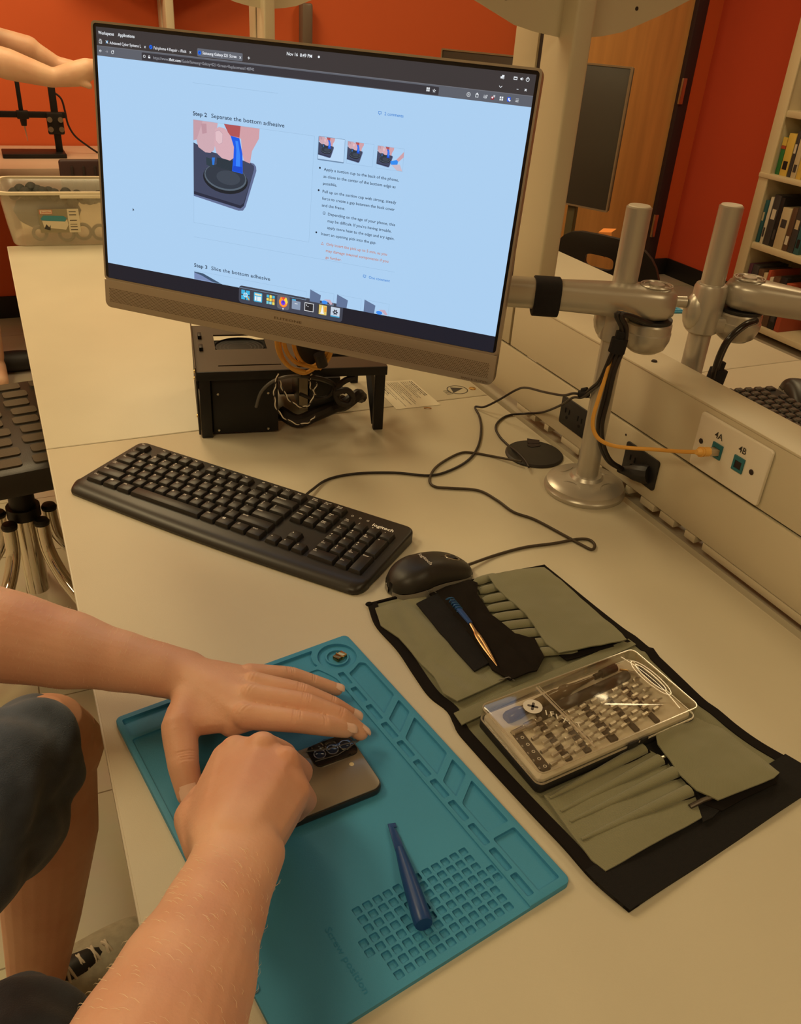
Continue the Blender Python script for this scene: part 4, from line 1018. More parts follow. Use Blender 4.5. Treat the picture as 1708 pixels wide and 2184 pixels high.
def twist(pts, label):
    t = thing('twisted_wire', label, 'wire', aty(*pts[0]))
    C_ = catmull([aty(a, b, y) for a, b, y in pts], 10)
    for ph, m_, nm in ((0, M_WHITE, 'white_wire'), (math.pi, M_CORD, 'black_wire')):
        P = []
        for i, p_ in enumerate(C_):
            d = (C_[min(i+1, len(C_)-1)]-C_[max(i-1, 0)]); a, b, _ = frame(d); q = i*.62+ph; P.append(p_+a*math.cos(q)*.0011+b*math.sin(q)*.0011)
        build(nm, MB().tube(P, .0009, 5), m_, t, smooth=60)
twist([(593, 797, 1.14), (586, 825, 1.135), (585, 850, 1.13), (592, 875, 1.125), (612, 895, 1.12), (640, 905, 1.12), (662, 898, 1.125), (672, 885, 1.13)], 'black and white twisted wire sagging lowest in front of the computer frame')
twist([(596, 812, 1.14), (605, 835, 1.135), (622, 858, 1.13), (645, 868, 1.13), (662, 860, 1.135), (670, 835, 1.14), (676, 815, 1.145)], 'black and white twisted wire looping above the lower one at the computer frame')
twist([(665, 797, 1.13), (660, 812, 1.13), (664, 830, 1.13), (675, 842, 1.13)], 'short twisted wire dropping below the yellow cable coil')
# coiled yellow cable hanging behind the monitor's lower edge
co = thing('coiled_cable', 'coil of yellow ethernet cable hanging below the monitor onto the computer frame', 'cable', (.366, 1.12, .117))
P = []
for (cx, cy, rx, ry) in ((650, 727, 60, 66), (655, 722, 50, 58), (664, 712, 40, 70), (652, 735, 56, 60)):
    for k in range(12):
        q = 2*math.pi*k/12+R(90); P.append(aty(cx+rx*math.cos(q), cy+ry*math.sin(q), 1.105+.004*(len(P)//12)+.006*math.sin(q)))
build('loops', MB().tube(catmull(P, 5), .0031, 10), M_YELLOW, co, smooth=60)
build('wrap', MB().tube([aty(680, 755, 1.105), aty(688, 780, 1.105)], .0085, 12), M_CORD, co)
pw = MB().box((0, 0, 0), (.045, .035, .075), 0, Matrix.Translation((.382, 1.142, .160)) @ Matrix.Rotation(R(-15), 4, 'Z'), bev=.005)
o = build('power_brick', pw, M_BLACK, None); tag(o, 'black power brick standing inside the yellow cable coil behind the monitor', 'power supply')

# ------------------------------------------------------------------ sheet, stamp and screw on the far desk
sh = thing('instruction_sheet', 'small printed instruction sheet lying on the far desk by the computer frame', 'paper', (.60, 1.27, 0))
c4 = [at(790, 815, .0006), at(878, 810, .0006), at(940, 863, .0006), at(845, 873, .0006)]
build('paper', MB().add([tuple(p_) for p_ in c4]+[(p_.x, p_.y, .0002) for p_ in c4], [(0, 1, 2, 3), (7, 6, 5, 4), (0, 4, 5, 1), (1, 5, 6, 2), (2, 6, 7, 3), (3, 7, 4, 0)]), mat('paper', (.74, .68, .52), .6), sh)
lnm = MB()
def onp(u, v, z=.0008): p_ = (c4[0]*(1-u)+c4[1]*u)*(1-v)+(c4[3]*(1-u)+c4[2]*u)*v; return (p_.x, p_.y, z)
random.seed(3)
for k in range(18):
    u = .93-k*.049; w_ = .020 if k in (0, 1, 16) else .010; e = random.uniform(.45, .95)
    if k in (6, 13): continue
    v = .06
    while v < e:
        v2 = v+random.uniform(.03, .12); lnm.quad(onp(u, v), onp(u+w_, v), onp(u+w_, min(v2, .95)), onp(u, min(v2, .95))); v = v2+.014
build('print_lines', lnm, M_INK, sh, smooth=None)
st = MB(); c = at(975, 831, .0004); 
st.ring([(c.x+a, c.y+b) for a, b in circle(.0195, 28)], [(c.x+a, c.y+b) for a, b in circle(.0180, 28)], .0002, .0004)
st.prism([(c.x-.008, c.y+.013), (c.x+.014, c.y+.004), (c.x-.013, c.y-.011)], .0002, .0004)
for k in range(4): st.box((c.x-.022, c.y-.014+k*.005, .0003), (.012, .0012, .0002))
o = build('printed_mark', st, M_INK, None, smooth=None); tag(o, 'round printed warning mark with a triangle on the far desk', 'printed mark')
c = at(1007, 829, 0)
o = build('screw_cap', MB().lathe([(.0065, 0), (.006, .0012), (.0001, .002)], 20, 0, Matrix.Translation((c.x, c.y, 0))), M_BRASS, None); tag(o, 'small round metal screw cap in the desk beside the warning mark', 'screw')
c = at(912, 872, 0)
o = build('scrap', MB().tube([(c.x-.006, c.y+.003, .001), (c.x, c.y+.001, .002), (c.x+.006, c.y-.002, .001)], .0009, 5), mat('orange_scrap', (.5, .2, .03), .6), None); tag(o, 'tiny orange scrap lying on the desk below the instruction sheet', 'scrap')
# ------------------------------------------------------------------ silicone repair mat
MA = R(9.587)
mat_T = thing('repair_mat', 'teal silicone repair mat with moulded trays and a grid of small pockets', 'repair mat', (.0129, .6207, 0), MA)
M_TEAL = mat('teal_silicone', (.055, .30, .52), .55, noise=.07, nscale=7, bump=.2, bscale=900)
ML, MW = .350, .250
mesh_z = .0062
def boolcut(base, cutter, op='DIFFERENCE'):
    def mk(mb, n):
        me = bpy.data.meshes.new(n); me.from_pydata([tuple(v) for v in mb.v], [], mb.f); o = bpy.data.objects.new(n, me); COL.objects.link(o)
        bm = bmesh.new(); bm.from_mesh(me); bmesh.ops.recalc_face_normals(bm, faces=bm.faces[:]); bm.to_mesh(me); bm.free(); return o
    a, b = mk(base, 'a'), mk(cutter, 'b')
    md = a.modifiers.new('b', 'BOOLEAN'); md.object = b; md.operation = op; md.solver = 'EXACT'; md.use_self = False
    dg = bpy.context.evaluated_depsgraph_get(); me = a.evaluated_get(dg).to_mesh()
    out = MB(); out.add([tuple(v.co) for v in me.vertices], [tuple(p.vertices) for p in me.polygons])
    a.evaluated_get(dg).to_mesh_clear(); bpy.data.objects.remove(a); bpy.data.objects.remove(b); return out
def mm(x, y): return (x/1000, -y/1000)
def rr(x0, y0, x1, y1, r=2.0, n=3): return [(a/1000, -b/1000) for a, b in rrect(abs(x1-x0), abs(y1-y0), r, n, (x0+x1)/2, (y0+y1)/2)]
def rpoly(pts, r=2.0, n=3):
    """corners rounded"""
    out = []; N = len(pts)
    for i in range(N):
        p0, p1, p2 = Vector(pts[i-1]), Vector(pts[i]), Vector(pts[(i+1) % N]); a = (p0-p1).normalized(); b = (p2-p1).normalized()
        s_, e = p1+a*r, p1+b*r
        for k in range(n+1): t = k/n; q = s_*(1-t)**2+p1*2*t*(1-t)+e*t*t; out.append((q.x, q.y))
    return out
base = MB().prism(rr(0, 0, 250, 350, 6, 4), 0, mesh_z, bev=.0012, top_only=True)
work = MB().prism([mm(*q) for q in rpoly([(5, 34), (196, 34), (203, 48), (206, 56), (206.5, 352), (-2, 352), (-2, 300), (5, 300)], 3)], .0046, .02)
s1 = boolcut(base, work)
cut = MB()
def tray(poly, z=.0030): cut.prism([mm(*q) for q in poly], z, .02)
tray(rpoly([(5, 6), (110, 6), (110, 30), (5, 30)], 2)); tray(rpoly([(114, 6), (205, 6), (199, 14), (197, 24), (199, 30), (114, 30)], 2))
tray(circle(20.5, 36, 223, 27)); 
R_ = [[(238.5, 46), (243.5, 50), (243.5, 104), (220.5, 121.5), (220.5, 55), (228, 52)], [(243.5, 112), (243.5, 131.5), (220.5, 150), (220.5, 129.5)], [(243.5, 139.5), (243.5, 192.5), (220.5, 209), (220.5, 157.5)],
      [(243.5, 200.5), (243.5, 221), (220.5, 237), (220.5, 217)], [(243.5, 229), (243.5, 280), (220.5, 280), (220.5, 245)], [(243.5, 287), (243.5, 343), (220.5, 343), (220.5, 287)]]
for q in R_: tray(rpoly(q, 2.2))
for a, b in ((50, 69.5), (75, 98), (103.5, 126), (131, 153), (158, 180), (185, 206), (211, 233), (238, 261), (266, 289), (294, 317), (321, 343)): tray(rpoly([(210, a), (216.8, a), (216.8, b), (210, b)], 1.6))
for r_ in range(8):
    for c_ in (range(0, 14) if r_ in (3, 4) else range(1, 13)):
        x, y = 92.2+9.15*(c_-1), 283.6+8.15*r_; tray(rpoly([(x-3.4, y-3.2), (x+3.4, y-3.2), (x+3.4, y+3.2), (x-3.4, y+3.2)], 1.2, 2), .0024)
s2 = boolcut(s1, cut)
build('mat_body', s2, M_TEAL, mat_T, world=False, smooth=28)
rg = MB().ring([mm(a, b) for a, b in circle(12.2, 36, 223, 27)], [mm(a, b) for a, b in circle(10.6, 36, 223, 27)], .0029, .0055)
build('dish_ring', rg, M_TEAL, mat_T, world=False)
em = MB()
text(em, 'Screw position', .0052, Matrix.Translation((.064, -.284, .00485)) @ Matrix.Rotation(R(-90), 4, 'Z'), width=.056)
build('moulded_lettering', em, mat('teal_text', (.028, .25, .47), .6), mat_T, world=False, smooth=None)
MT = mat_T.matrix_world.copy()
def onmat(x, y, z=.0046): return WM[mat_T] @ Vector((x/1000, -y/1000, z))
# gold adapter in the dish
pc = at(716, 1403, .006)
ad = thing('connector', 'tiny gold charging-port connector lying in the mat\'s round dish', 'connector', (pc.x+.002, pc.y, .003), R(28))
build('shell', MB().prism(rrect(.0090, .0032, .0015, 4), 0, .0070, 0, Matrix.Translation((.003, 0, .0026)) @ Matrix.Rotation(R(90), 4, 'Y') @ Matrix.Rotation(R(90), 4, 'Z'), bev=.0004), M_BRASS, ad, world=False)
build('bore', MB().prism(rrect(.0068, .0016, .0007, 4), .00702, .0071, 0, Matrix.Translation((.003, 0, .0026)) @ Matrix.Rotation(R(90), 4, 'Y') @ Matrix.Rotation(R(90), 4, 'Z')), M_SLOT, ad, world=False)
build('magnet_block', MB().box((-.0004, .0, .0026), (.0060, .0080, .0044), bev=.0006), mat('brass_dark', (.35, .20, .07), .25, metal=1), ad, world=False)
build('flange', MB().box((.0030, 0, .0026), (.0010, .0104, .0048), bev=.0004), M_BRASS, ad, world=False)

# ------------------------------------------------------------------ phone
ph_c = Vector((.2143, .4510, 0)); ph_d = (Vector((.1351, .4435, 0))-Vector((.2143, .4510, 0))).normalized()     # along the near long edge, to the left
pa = math.atan2(ph_d.y, ph_d.x); PHL, PHW, PHT = .1517, .0712, .0085
phone = thing('smartphone', 'grey smartphone lying face down on the mat under the two hands', 'phone', (ph_c.x, ph_c.y, .0047), pa)
# local: x from the top end (right) to the left, y towards the viewer is +
gb = mat('phone_back', (.30, .27, .22), .30, metal=.45, coat=.15)
sg = -1
outl = [(x, y) for x, y in rrect(PHL, PHW, .010, 6, PHL/2, sg*PHW/2)]
build('frame', MB().prism(outl, 0, PHT-.0008, bev=.0022), mat('phone_frame', (.045, .045, .045), .3, metal=.6), phone, world=False)
build('back_cover', MB().prism([(x, y) for x, y in rrect(PHL-.003, PHW-.003, .009, 6, PHL/2, sg*PHW/2)], PHT-.0009, PHT, bev=.0003, top_only=True), gb, phone, world=False)
cx, cy = .0235, sg*(PHW-.0150)
cb = build('camera_bump', MB().prism(rrect(.042, .026, .006, 5, cx, cy), PHT, PHT+.0014, bev=.0004, top_only=True), mat('camera_glass', (.012, .012, .014), .06, coat=.5), phone, world=False)
lm = MB()
for k in range(3):
    x = cx-.0125+.0125*k; lm.ring(circle(.0056, 24, x, cy), circle(.0048, 24, x, cy), PHT+.0014, PHT+.0020); 
build('lens_ring', lm, M_STEEL, cb, world=False)
lg_ = MB()
for k in range(3): x = cx-.0125+.0125*k; lg_.lathe([(.0046, 0), (.0030, .0005), (.0001, .0007)], 20, 0, Matrix.Translation((x, cy, PHT+.0014)))
build('lens', lg_, mat('lens_glass', (.02, .03, .07), .03, coat=1), cb, world=False)
build('flash', MB().lathe([(.0022, 0), (.0001, .0003)], 16, 0, Matrix.Translation((.0150, sg*(PHW-.0365), PHT))), mat('flash', (.85, .75, .5), .2), phone, world=False)
# clear opening pick with a folded film standing over the camera
pk = thing('opening_pick', 'clear glossy plastic film standing over the phone\'s camera', 'plastic pick', at(700, 1605, .015))
A_, B_, C_, D_ = at(652, 1603, .0165), at(768, 1578, .0175), at(745, 1568, .026), at(690, 1577, .026)
mk = MB(); n_ = Vector((0, 0, .0006))
mk.add([A_, B_, C_, D_, A_-n_, B_-n_, C_-n_, D_-n_], [(0, 1, 2, 3), (7, 6, 5, 4), (0, 4, 5, 1), (1, 5, 6, 2), (2, 6, 7, 3), (3, 7, 4, 0)])
build('film', mk, clearmat('clear_film', (.75, .8, .88), .16, .06), pk)
build('film_edge', MB().tube([A_, at(700, 1597, .0168), B_], .0006, 6).tube([at(672, 1624, .0150), at(720, 1610, .0155), B_], .0005, 6), mat('film_edge', (.10, .10, .11), .15), pk)

# ------------------------------------------------------------------ blue prying tool
S0, S1 = at(904, 1972, .0125), at(842, 1780, .0075)
sp = thing('prying_tool', 'dark blue plastic prying tool with a hooked tip lying on the mat', 'pry tool', (S0.x, S0.y, .0047))
ax = (S1-S0); Ls = ax.length; ax.normalize()
M_BLUE = mat('blue_plastic', (.012, .055, .21), .35)
prof = [(0, .0066), (.004, .0072), (.02, .0071), (.05, .0066), (.085, .0056), (.108, .0044), (.122, .0036)]
k_ = Ls/.148
P_ = [S0+ax*(a*k_) for a, r in prof]; rr_ = [r for a, r in prof]
build('handle', MB().tube(P_, rr_, 18), M_BLUE, sp, smooth=50)
e0 = S0+ax*(.120*k_); side = Vector((-ax.y, ax.x, 0)).normalized()
Mt = Matrix((ax, side, ax.cross(side))).transposed().to_4x4(); Mt.translation = e0
build('blade', MB().prism([(0, -.0038), (.0, .0038), (.020, .0034), (.0275, .0032), (.0275, -.0034), (.023, -.0034), (.023, -.0010), (.018, -.0026)], -.0006, .0008, 0, Mt, bev=.0003), M_BLUE, sp)

# ------------------------------------------------------------------ canvas tool roll
M_OLIVE = weave('olive_canvas', (.215, .208, .120), 420, .8)
M_OLIVE2 = weave('olive_canvas_flap', (.235, .228, .135), 420, .8)
M_BIND = weave('black_binding', (.014, .011, .010), 700, .7)
M_VELC = mat('black_velcro', (.008, .007, .007), .95, bump=.6, bscale=1500)
M_POUCH = weave('black_pouch', (.016, .012, .009), 600, .7)
roll = thing('tool_roll', 'unrolled olive canvas tool roll with black binding, right of the teal mat', 'tool roll', (.45, .49, 0))
lp = [(784, 1293), (800, 1338), (846, 1390), (880, 1440), (915, 1488), (955, 1520), (973, 1560), (1010, 1604), (1066, 1668), (1132, 1742), (1200, 1815), (1262, 1885), (1340, 1950)]
rp = [(1160, 1209), (1200, 1240), (1258, 1288), (1330, 1348), (1352, 1363), (1395, 1402), (1452, 1456), (1500, 1500), (1530, 1520), (1570, 1552), (1620, 1586), (1680, 1620), (1760, 1668)]
def chain(pts, n): 
    C_ = catmull([(*at(a, b, 0)[:2], 0) for a, b in pts], 8); out = []
    d = [0]
    for i in range(1, len(C_)): d.append(d[-1]+(C_[i]-C_[i-1]).length)
    for k in range(n+1):
        t = d[-1]*k/n; i = max(j for j in range(len(d)) if d[j] <= t+1e-9); i = min(i, len(d)-2); f = (t-d[i])/(d[i+1]-d[i]); out.append(C_[i].lerp(C_[i+1], f))
    return out
NLn = 60; LL, RRr = chain(lp, NLn), chain(rp, NLn)
def cloth_z(u, v): return .0030+.0012*math.sin(v*9+u*3)+.0009*math.sin(u*11-v*6)+.004*math.exp(-((v-.475)/.012)**2)*(.4+.6*u)
def rollpt(u, v, dz=0):
    t = v*NLn; i = min(int(t), NLn-1); f = t-i; a = LL[i].lerp(LL[i+1], f); b = RRr[i].lerp(RRr[i+1], f); p_ = a.lerp(b, u)
    return Vector((p_.x, p_.y, cloth_z(u, v)+dz))
def sheet(u0, u1, v0, v1, nu, nv, dz, th, mb=None, zf=None):
    mb = mb or MB(); V = []; F = []
    for s_ in (0, 1):
        for j in range(nv+1):
            for i in range(nu+1):
                u, v = u0+(u1-u0)*i/nu, v0+(v1-v0)*j/nv; p_ = rollpt(u, v, dz-(th if s_ else 0)); 
                if zf: p_.z += zf(u, v)
                V.append(tuple(p_))
    n1 = nu+1; off = n1*(nv+1)
    for j in range(nv):
        for i in range(nu):
            a = j*n1+i; F.append((a, a+1, a+1+n1, a+n1)); F.append((off+a+n1, off+a+1+n1, off+a+1, off+a))
    for j in range(nv): a = j*n1; F.append((a, a+n1, off+a+n1, off+a)); a = j*n1+nu; F.append((a+n1, a, off+a, off+a+n1))
    for i in range(nu): a = i; F.append((a+1, a, off+a, off+a+1)); a = nv*n1+i; F.append((a, a+1, off+a+1, off+a))
    mb.add(V, F); return mb
build('canvas_back', sheet(.03, .97, .01, .93, 26, 70, 0, .0016), M_OLIVE, roll, smooth=60)
e = sheet(0, .045, 0, 1, 3, 70, .0012, .0032); build('side_binding', e, M_BIND, roll, smooth=60)
e = sheet(.955, 1, 0, 1, 3, 70, .0012, .0032); build('side_binding', e, M_BIND, roll, smooth=60)
build('end_binding', sheet(0, 1, .900, 1.0, 26, 8, .0020, .0036, zf=lambda u, v: .003*max(0, u-.5)), M_VELC, roll, smooth=60)
build('end_binding', sheet(0, 1, -0.0, .006, 26, 1, .0014, .0030), M_BIND, roll, smooth=60)
build('corner_tab', MB().ell(rollpt(.005, .004, .001), (.0045, .0035, .0022), 12), M_BIND, roll)
def cut_panel(name, px, m_, z=.006, th=.0014, wav=.0012, par=None, parts=10, bulge=0, label=None):
    """a cloth piece whose outline is given on the roll's surface"""
    P = [at(a, b, z) for a, b in px]; c = sum(P, Vector())/len(P)
    bm = bmesh.new(); vs = [bm.verts.new(p_) for p_ in P]; f = bm.faces.new(vs)
    bmesh.ops.triangulate(bm, faces=[f]); 
    for _ in range(4):
        ed = [e for e in bm.edges if e.calc_length() > .007]
        if not ed: break
        bmesh.ops.subdivide_edges(bm, edges=ed, cuts=1); bmesh.ops.triangulate(bm, faces=bm.faces[:])
    bd = {v.index for v in bm.verts if v.is_boundary}
    for v in bm.verts:
        x, y = v.co.x, v.co.y
        d = min(abs((v.co-P[i]).cross(P[(i+1) % len(P)]-P[i]).length/max(1e-6, (P[(i+1) % len(P)]-P[i]).length)) for i in range(len(P)))
        v.co.z = z+wav*(noise.noise(Vector((x*22, y*22, z*50)))*1.6+noise.noise(Vector((x*60, y*60, 3.1)))*.7)+bulge*min(1, d/.015)
    r_ = bmesh.ops.extrude_face_region(bm, geom=bm.faces[:])
    for q in r_['geom']:
        if isinstance(q, bmesh.types.BMVert): q.co.z -= th
    bmesh.ops.recalc_face_normals(bm, faces=bm.faces[:])
    return build(name, MB().frombm(bm), m_, par or roll, smooth=60, label=label)
cut_panel('zip_pocket', [(800, 1296), (905, 1268), (945, 1320), (1000, 1385), (1078, 1447), (975, 1494), (945, 1478), (925, 1440), (885, 1400), (850, 1358), (812, 1332)], M_OLIVE2, .0085, bulge=.003)
# channel pockets: eight soft ridges
for k in range(9):
    a = Vector((1012+9*k, 1243+19.0*k)); b = Vector((1060+21*k, 1229+19.5*k))
    if k > 6: a += Vector((22, 2))
    A3, B3 = at(a.x, a.y, .007), at(b.x, b.y, .007)
    build('pen_pocket', MB().tube(catmull([A3, A3.lerp(B3, .5)+Vector((0, 0, .001)), B3], 4), [.004, .0062, .0066, .0066, .0066, .0066, .0066, .0066, .005][:9], 10, flat=.55, upv=(0, 0, 1)), M_OLIVE, roll, smooth=60)
cut_panel('flap', [(1040, 1228), (1100, 1216), (1160, 1211), (1196, 1240), (1252, 1288), (1326, 1350), (1336, 1362), (1280, 1376), (1210, 1388), (1192, 1392), (1165, 1372), (1140, 1335), (1120, 1308), (1095, 1284), (1058, 1252)], M_OLIVE2, .0135, bulge=.001, wav=.0016)
cut_panel('flap_shadow_strip', [(1190, 1395), (1290, 1376), (1338, 1363), (1345, 1368), (1230, 1402), (1208, 1408)], M_BIND, .007)  # black strip standing in for the shadow below the flap's edge
cut_panel('fold_seam', [(968, 1520), (1340, 1362), (1356, 1374), (985, 1545)], M_OLIVE, .0068, wav=.0005)
cut_panel('velcro_strip', [(888, 1286), (932, 1264), (990, 1335), (1042, 1412), (1012, 1430), (940, 1350)], M_VELC, .0135, th=.002)
cut_panel('black_pouch', [(916, 1264), (950, 1250), (1000, 1238), (1018, 1246), (1018, 1268), (1050, 1310), (1098, 1352), (1140, 1360), (1160, 1402), (1145, 1430), (1088, 1448), (1050, 1425), (1036, 1400), (990, 1340), (940, 1285)], M_POUCH, .0135, th=.002, bulge=.0045, wav=.0022)
build('frayed_thread', MB().tube([at(908, 1262, .012), at(922, 1258, .018), at(930, 1264, .013)], .0006, 5).tube([at(906, 1254, .014), at(914, 1264, .016), at(926, 1252, .014)], .0005, 5).tube([at(1064, 1450, .010), at(1085, 1444, .014), at(1098, 1452, .010)], .0006, 5), mat('grey_thread', (.16, .15, .13), .7), roll)
# lower pockets and flap
cut_panel('tool_pocket', [(1160, 1696), (1225, 1664), (1300, 1625), (1368, 1592), (1395, 1603), (1430, 1628), (1448, 1650), (1484, 1690), (1498, 1742), (1420, 1785), (1345, 1828), (1292, 1856), (1262, 1832), (1215, 1772)], M_OLIVE2, .0085, bulge=.002, wav=.001)
rid = [((1172, 1702), (1372, 1596)), ((1196, 1730), (1408, 1620)), ((1216, 1752), (1440, 1646)), ((1240, 1790), (1470, 1686))]
for (a, b) in rid:
    A3, B3 = at(*a, .0098), at(*b, .0118); P = catmull([A3, A3.lerp(B3, .33), A3.lerp(B3, .66), B3], 5)
    build('pocket_pleat', MB().tube(P, [.0012+.0048*(i/(len(P)-1))**.8 for i in range(len(P))], 10, flat=.75), M_OLIVE2, roll, smooth=60)
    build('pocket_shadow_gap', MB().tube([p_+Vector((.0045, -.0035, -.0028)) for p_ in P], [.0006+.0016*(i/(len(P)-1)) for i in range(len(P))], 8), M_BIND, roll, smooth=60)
cut_panel('elastic_band', [(1362, 1590), (1392, 1572), (1420, 1600), (1452, 1645), (1500, 1692), (1540, 1722), (1520, 1742), (1500, 1752), (1480, 1690), (1430, 1635), (1398, 1608)], M_VELC, .0088, th=.002)
cut_panel('flap', [(1400, 1534), (1440, 1528), (1482, 1526), (1545, 1556), (1600, 1600), (1662, 1648), (1650, 1660), (1590, 1682), (1532, 1704), (1486, 1684), (1452, 1652), (1424, 1614), (1402, 1588), (1396, 1560)], M_OLIVE2, .0165, bulge=.003, wav=.0018)
cut_panel('flap_shadow_strip', [(1490, 1690), (1530, 1708), (1640, 1664), (1662, 1650), (1656, 1672), (1590, 1700), (1540, 1728), (1500, 1714)], M_BIND, .0095)  # second black strip, drawn as the shadow under the lower flap
for i, (a, b, lab) in enumerate((((1352, 1574), (1400, 1549), 'grey metal tool shank poking from a pocket right beside the bit case'), ((1398, 1622), (1424, 1612), 'bright steel tool tip between the pocket and the flap'), ((1500, 1706), (1545, 1690), 'dark tool end sticking out below the flap of the tool roll'))):
    A3, B3 = at(*a, .013), at(*b, .013); D3 = (B3-A3)
    o = build('hand_tool', MB().tube([A3-D3*.6-Vector((0, 0, .003)), A3, B3, B3+D3*.5-Vector((0, 0, .002))], [.0022, .0022, .0020, .0016], 10), M_STEEL if i == 1 else mat('dull_steel', (.12, .10, .08), .4, metal=.8), None); tag(o, lab, 'tool')
# tweezers
T0, T1, T2_, T3 = at(965, 1283, .023), at(1003, 1329, .024), at(1020, 1357, .022), at(1060, 1420, .020)
tw = thing('tweezers', 'thin brass tweezers with a blue grip lying on the black pouch', 'tweezers', (T1.x, T1.y, .018))
sd = (T3-T0).cross(Vector((0, 0, 1))).normalized()
M_GOLD = mat('gold_steel', (.75, .50, .24), .28, metal=1)
for s_ in (1, -1):
    build('arm', MB().tube(catmull([T1, T1.lerp(T2_, .6)+sd*.0004*s_, T2_+sd*.0018*s_, T2_.lerp(T3, .4)+sd*.0016*s_, T3], 4), [.0016]*13+[.0014, .0012, .0008, .0005], 6, flat=.6), M_GOLD, tw)
build('grip', MB().tube([T0, T0.lerp(T1, .3), T0.lerp(T1, .6), T1], [.0020, .0032, .0034, .0028], 10, flat=.7), M_BLUE, tw)
gw = MB(); P = []
for k in range(60):
    t = k/59; c = T0.lerp(T1, -.12+.55*t); q = t*2*math.pi*5; P.append(c+sd*math.cos(q)*.0036+Vector((0, 0, .0028*math.sin(q))))
gw.tube(P, .0008, 5); gw.tube(catmull([at(951, 1279, .021), at(958, 1276, .024), T0], 4), .0009, 6)
build('wire_wrap', gw, mat('blue_wire', (.02, .09, .22), .4), tw)

# ------------------------------------------------------------------ bit case
q0, q1, q2, q3 = Vector((.3272, .4943, 0)), Vector((.5203, .5067, 0)), Vector((.5277, .4197, 0)), Vector((.3328, .3959, 0))
cc = (q0+q1+q2+q3)/4; bx = ((q1-q0)+(q2-q3)).normalized(); ba = math.atan2(bx.y, bx.x)
BW, BD, BH = .192, .094, .0255
Zb = .0075
case = thing('bit_case', 'flat driver-bit case with a clear lid and black tray resting on the tool roll', 'bit case', (cc.x, cc.y, Zb), ba)
M_TRAY = mat('beige_tray', (.84, .78, .66), .4)
M_CLR = clearmat('clear_lid', (.97, .955, .92), .02, .06)
M_CEDGE = clearmat('clear_edge', (.88, .83, .74), .08, .14, (.8, .72, .58), .30)
M_GREY = mat('grey_holder', (.085, .07, .06), .45)
M_BIT = mat('bit_steel', (.62, .58, .52), .36, metal=.85)
build('base', MB().prism(rrect(BW, BD, .006, 4), 0, .0105, bev=.0015), M_BLACK, case, world=False)
build('tray', MB().prism(rrect(BW-.006, BD-.006, .006, 4, -.001), .0102, .0140, bev=.0010, top_only=True), M_TRAY, case, world=False)
# clear lid: thin shell walls and top, thicker bright rims
ld = MB(); ld.prism(rrect(BW-.002, BD-.002, .0065, 4), BH-.0012, BH, bev=.0005)
lid = build('lid', ld, M_CLR, case, world=False)
wl = MB(); wl.ring(rrect(BW, BD, .007, 4), rrect(BW-.0018, BD-.0018, .0062, 4), .0100, BH-.0004)
build('lid_wall', wl, M_CLR, lid, world=False)
rm = MB()
for z, r_ in ((BH-.0006, .0008), (.0112, .0009)): rm.tube([(x, y, z) for x, y in rrect(BW-.001, BD-.001, .0066, 6)], r_, 6, closed=True)
rm.tube([(-.0325, -BD/2+.004, BH+.0002), (-.0325, BD/2-.004, BH+.0002)], .0011, 6); rm.tube([(-.0295, -BD/2+.010, BH+.0002), (-.0295, BD/2-.004, BH+.0002)], .0005, 5)
arc = [(BW/2-.026+.012*math.sin(math.pi*k/12)*0+.010*math.cos((k-6)/6*1.1), -BD/2+.006+(BD-.012)*k/12, BH+.0003) for k in range(13)]; rm.tube(arc, .0007, 6)
rm.tube([(x, y, BH+.0004) for x, y in [(BW/2-.016+.0045*math.cos(q), .004+.021*math.sin(q)) for q in [2*math.pi*k/28 for k in range(28)]]], .0008, 6, closed=True)
rm.tube([(x, y, BH+.0004) for x, y in [(BW/2-.016+.0080*math.cos(q), .004+.027*math.sin(q)) for q in [2*math.pi*k/28 for k in range(28)]]], .0006, 6, closed=True)
build('lid_rim', rm, M_CEDGE, lid, world=False)
hg = MB(); hg.box((BW/2-.016, .004, BH+.0002), (.0050, .036, .0008)); build('hang_hole', hg, mat('hole_dark', (.05, .035, .022), .5), lid, world=False)
for x in (-.052, .000): pass
cl = MB(); cl.box((.012, -BD/2-.0008, .013), (.012, .0024, .007), bev=.0006); cl.box((.026, -BD/2-.0008, .013), (.008, .0022, .006), bev=.0006)
build('latch', cl, M_BLACK, case, world=False)
# printed badge on the lid: a cross-head disc and the maker's letters
bd_ = MB(); bd_.prism(circle(.0092, 28, -.052, .023), BH+.0003, BH+.0006); 
dsc = build('badge', bd_, mat('badge_white', (.70, .66, .58), .5), lid, world=False)
cr_ = MB()
for a in (45, -45): cr_.prism(rrect(.0105, .0026, .0012, 3), BH+.0006, BH+.0008, 0, Matrix.Translation((-.052, .023, 0)) @ Matrix.Rotation(R(a), 4, 'Z'))
build('badge_cross', cr_, M_GREY, lid, world=False)
bt_ = MB()
for s_, x, y, a in (('I', -.0465, .0085, -28), ('F', -.0435, .0050, -28), ('I', -.0405, .0000, -28), ('X', -.0385, -.0060, -20), ('I', -.0345, -.0105, -20), ('T', -.0305, -.0165, -20)):
    text(bt_, s_, .0066, Matrix.Translation((x-.001, y, BH+.0005)) @ Matrix.Rotation(R(a), 4, 'Z'), bold=True)
build('badge_letters', bt_, mat('badge_cream', (.72, .66, .52), .5), lid, world=False, smooth=None)
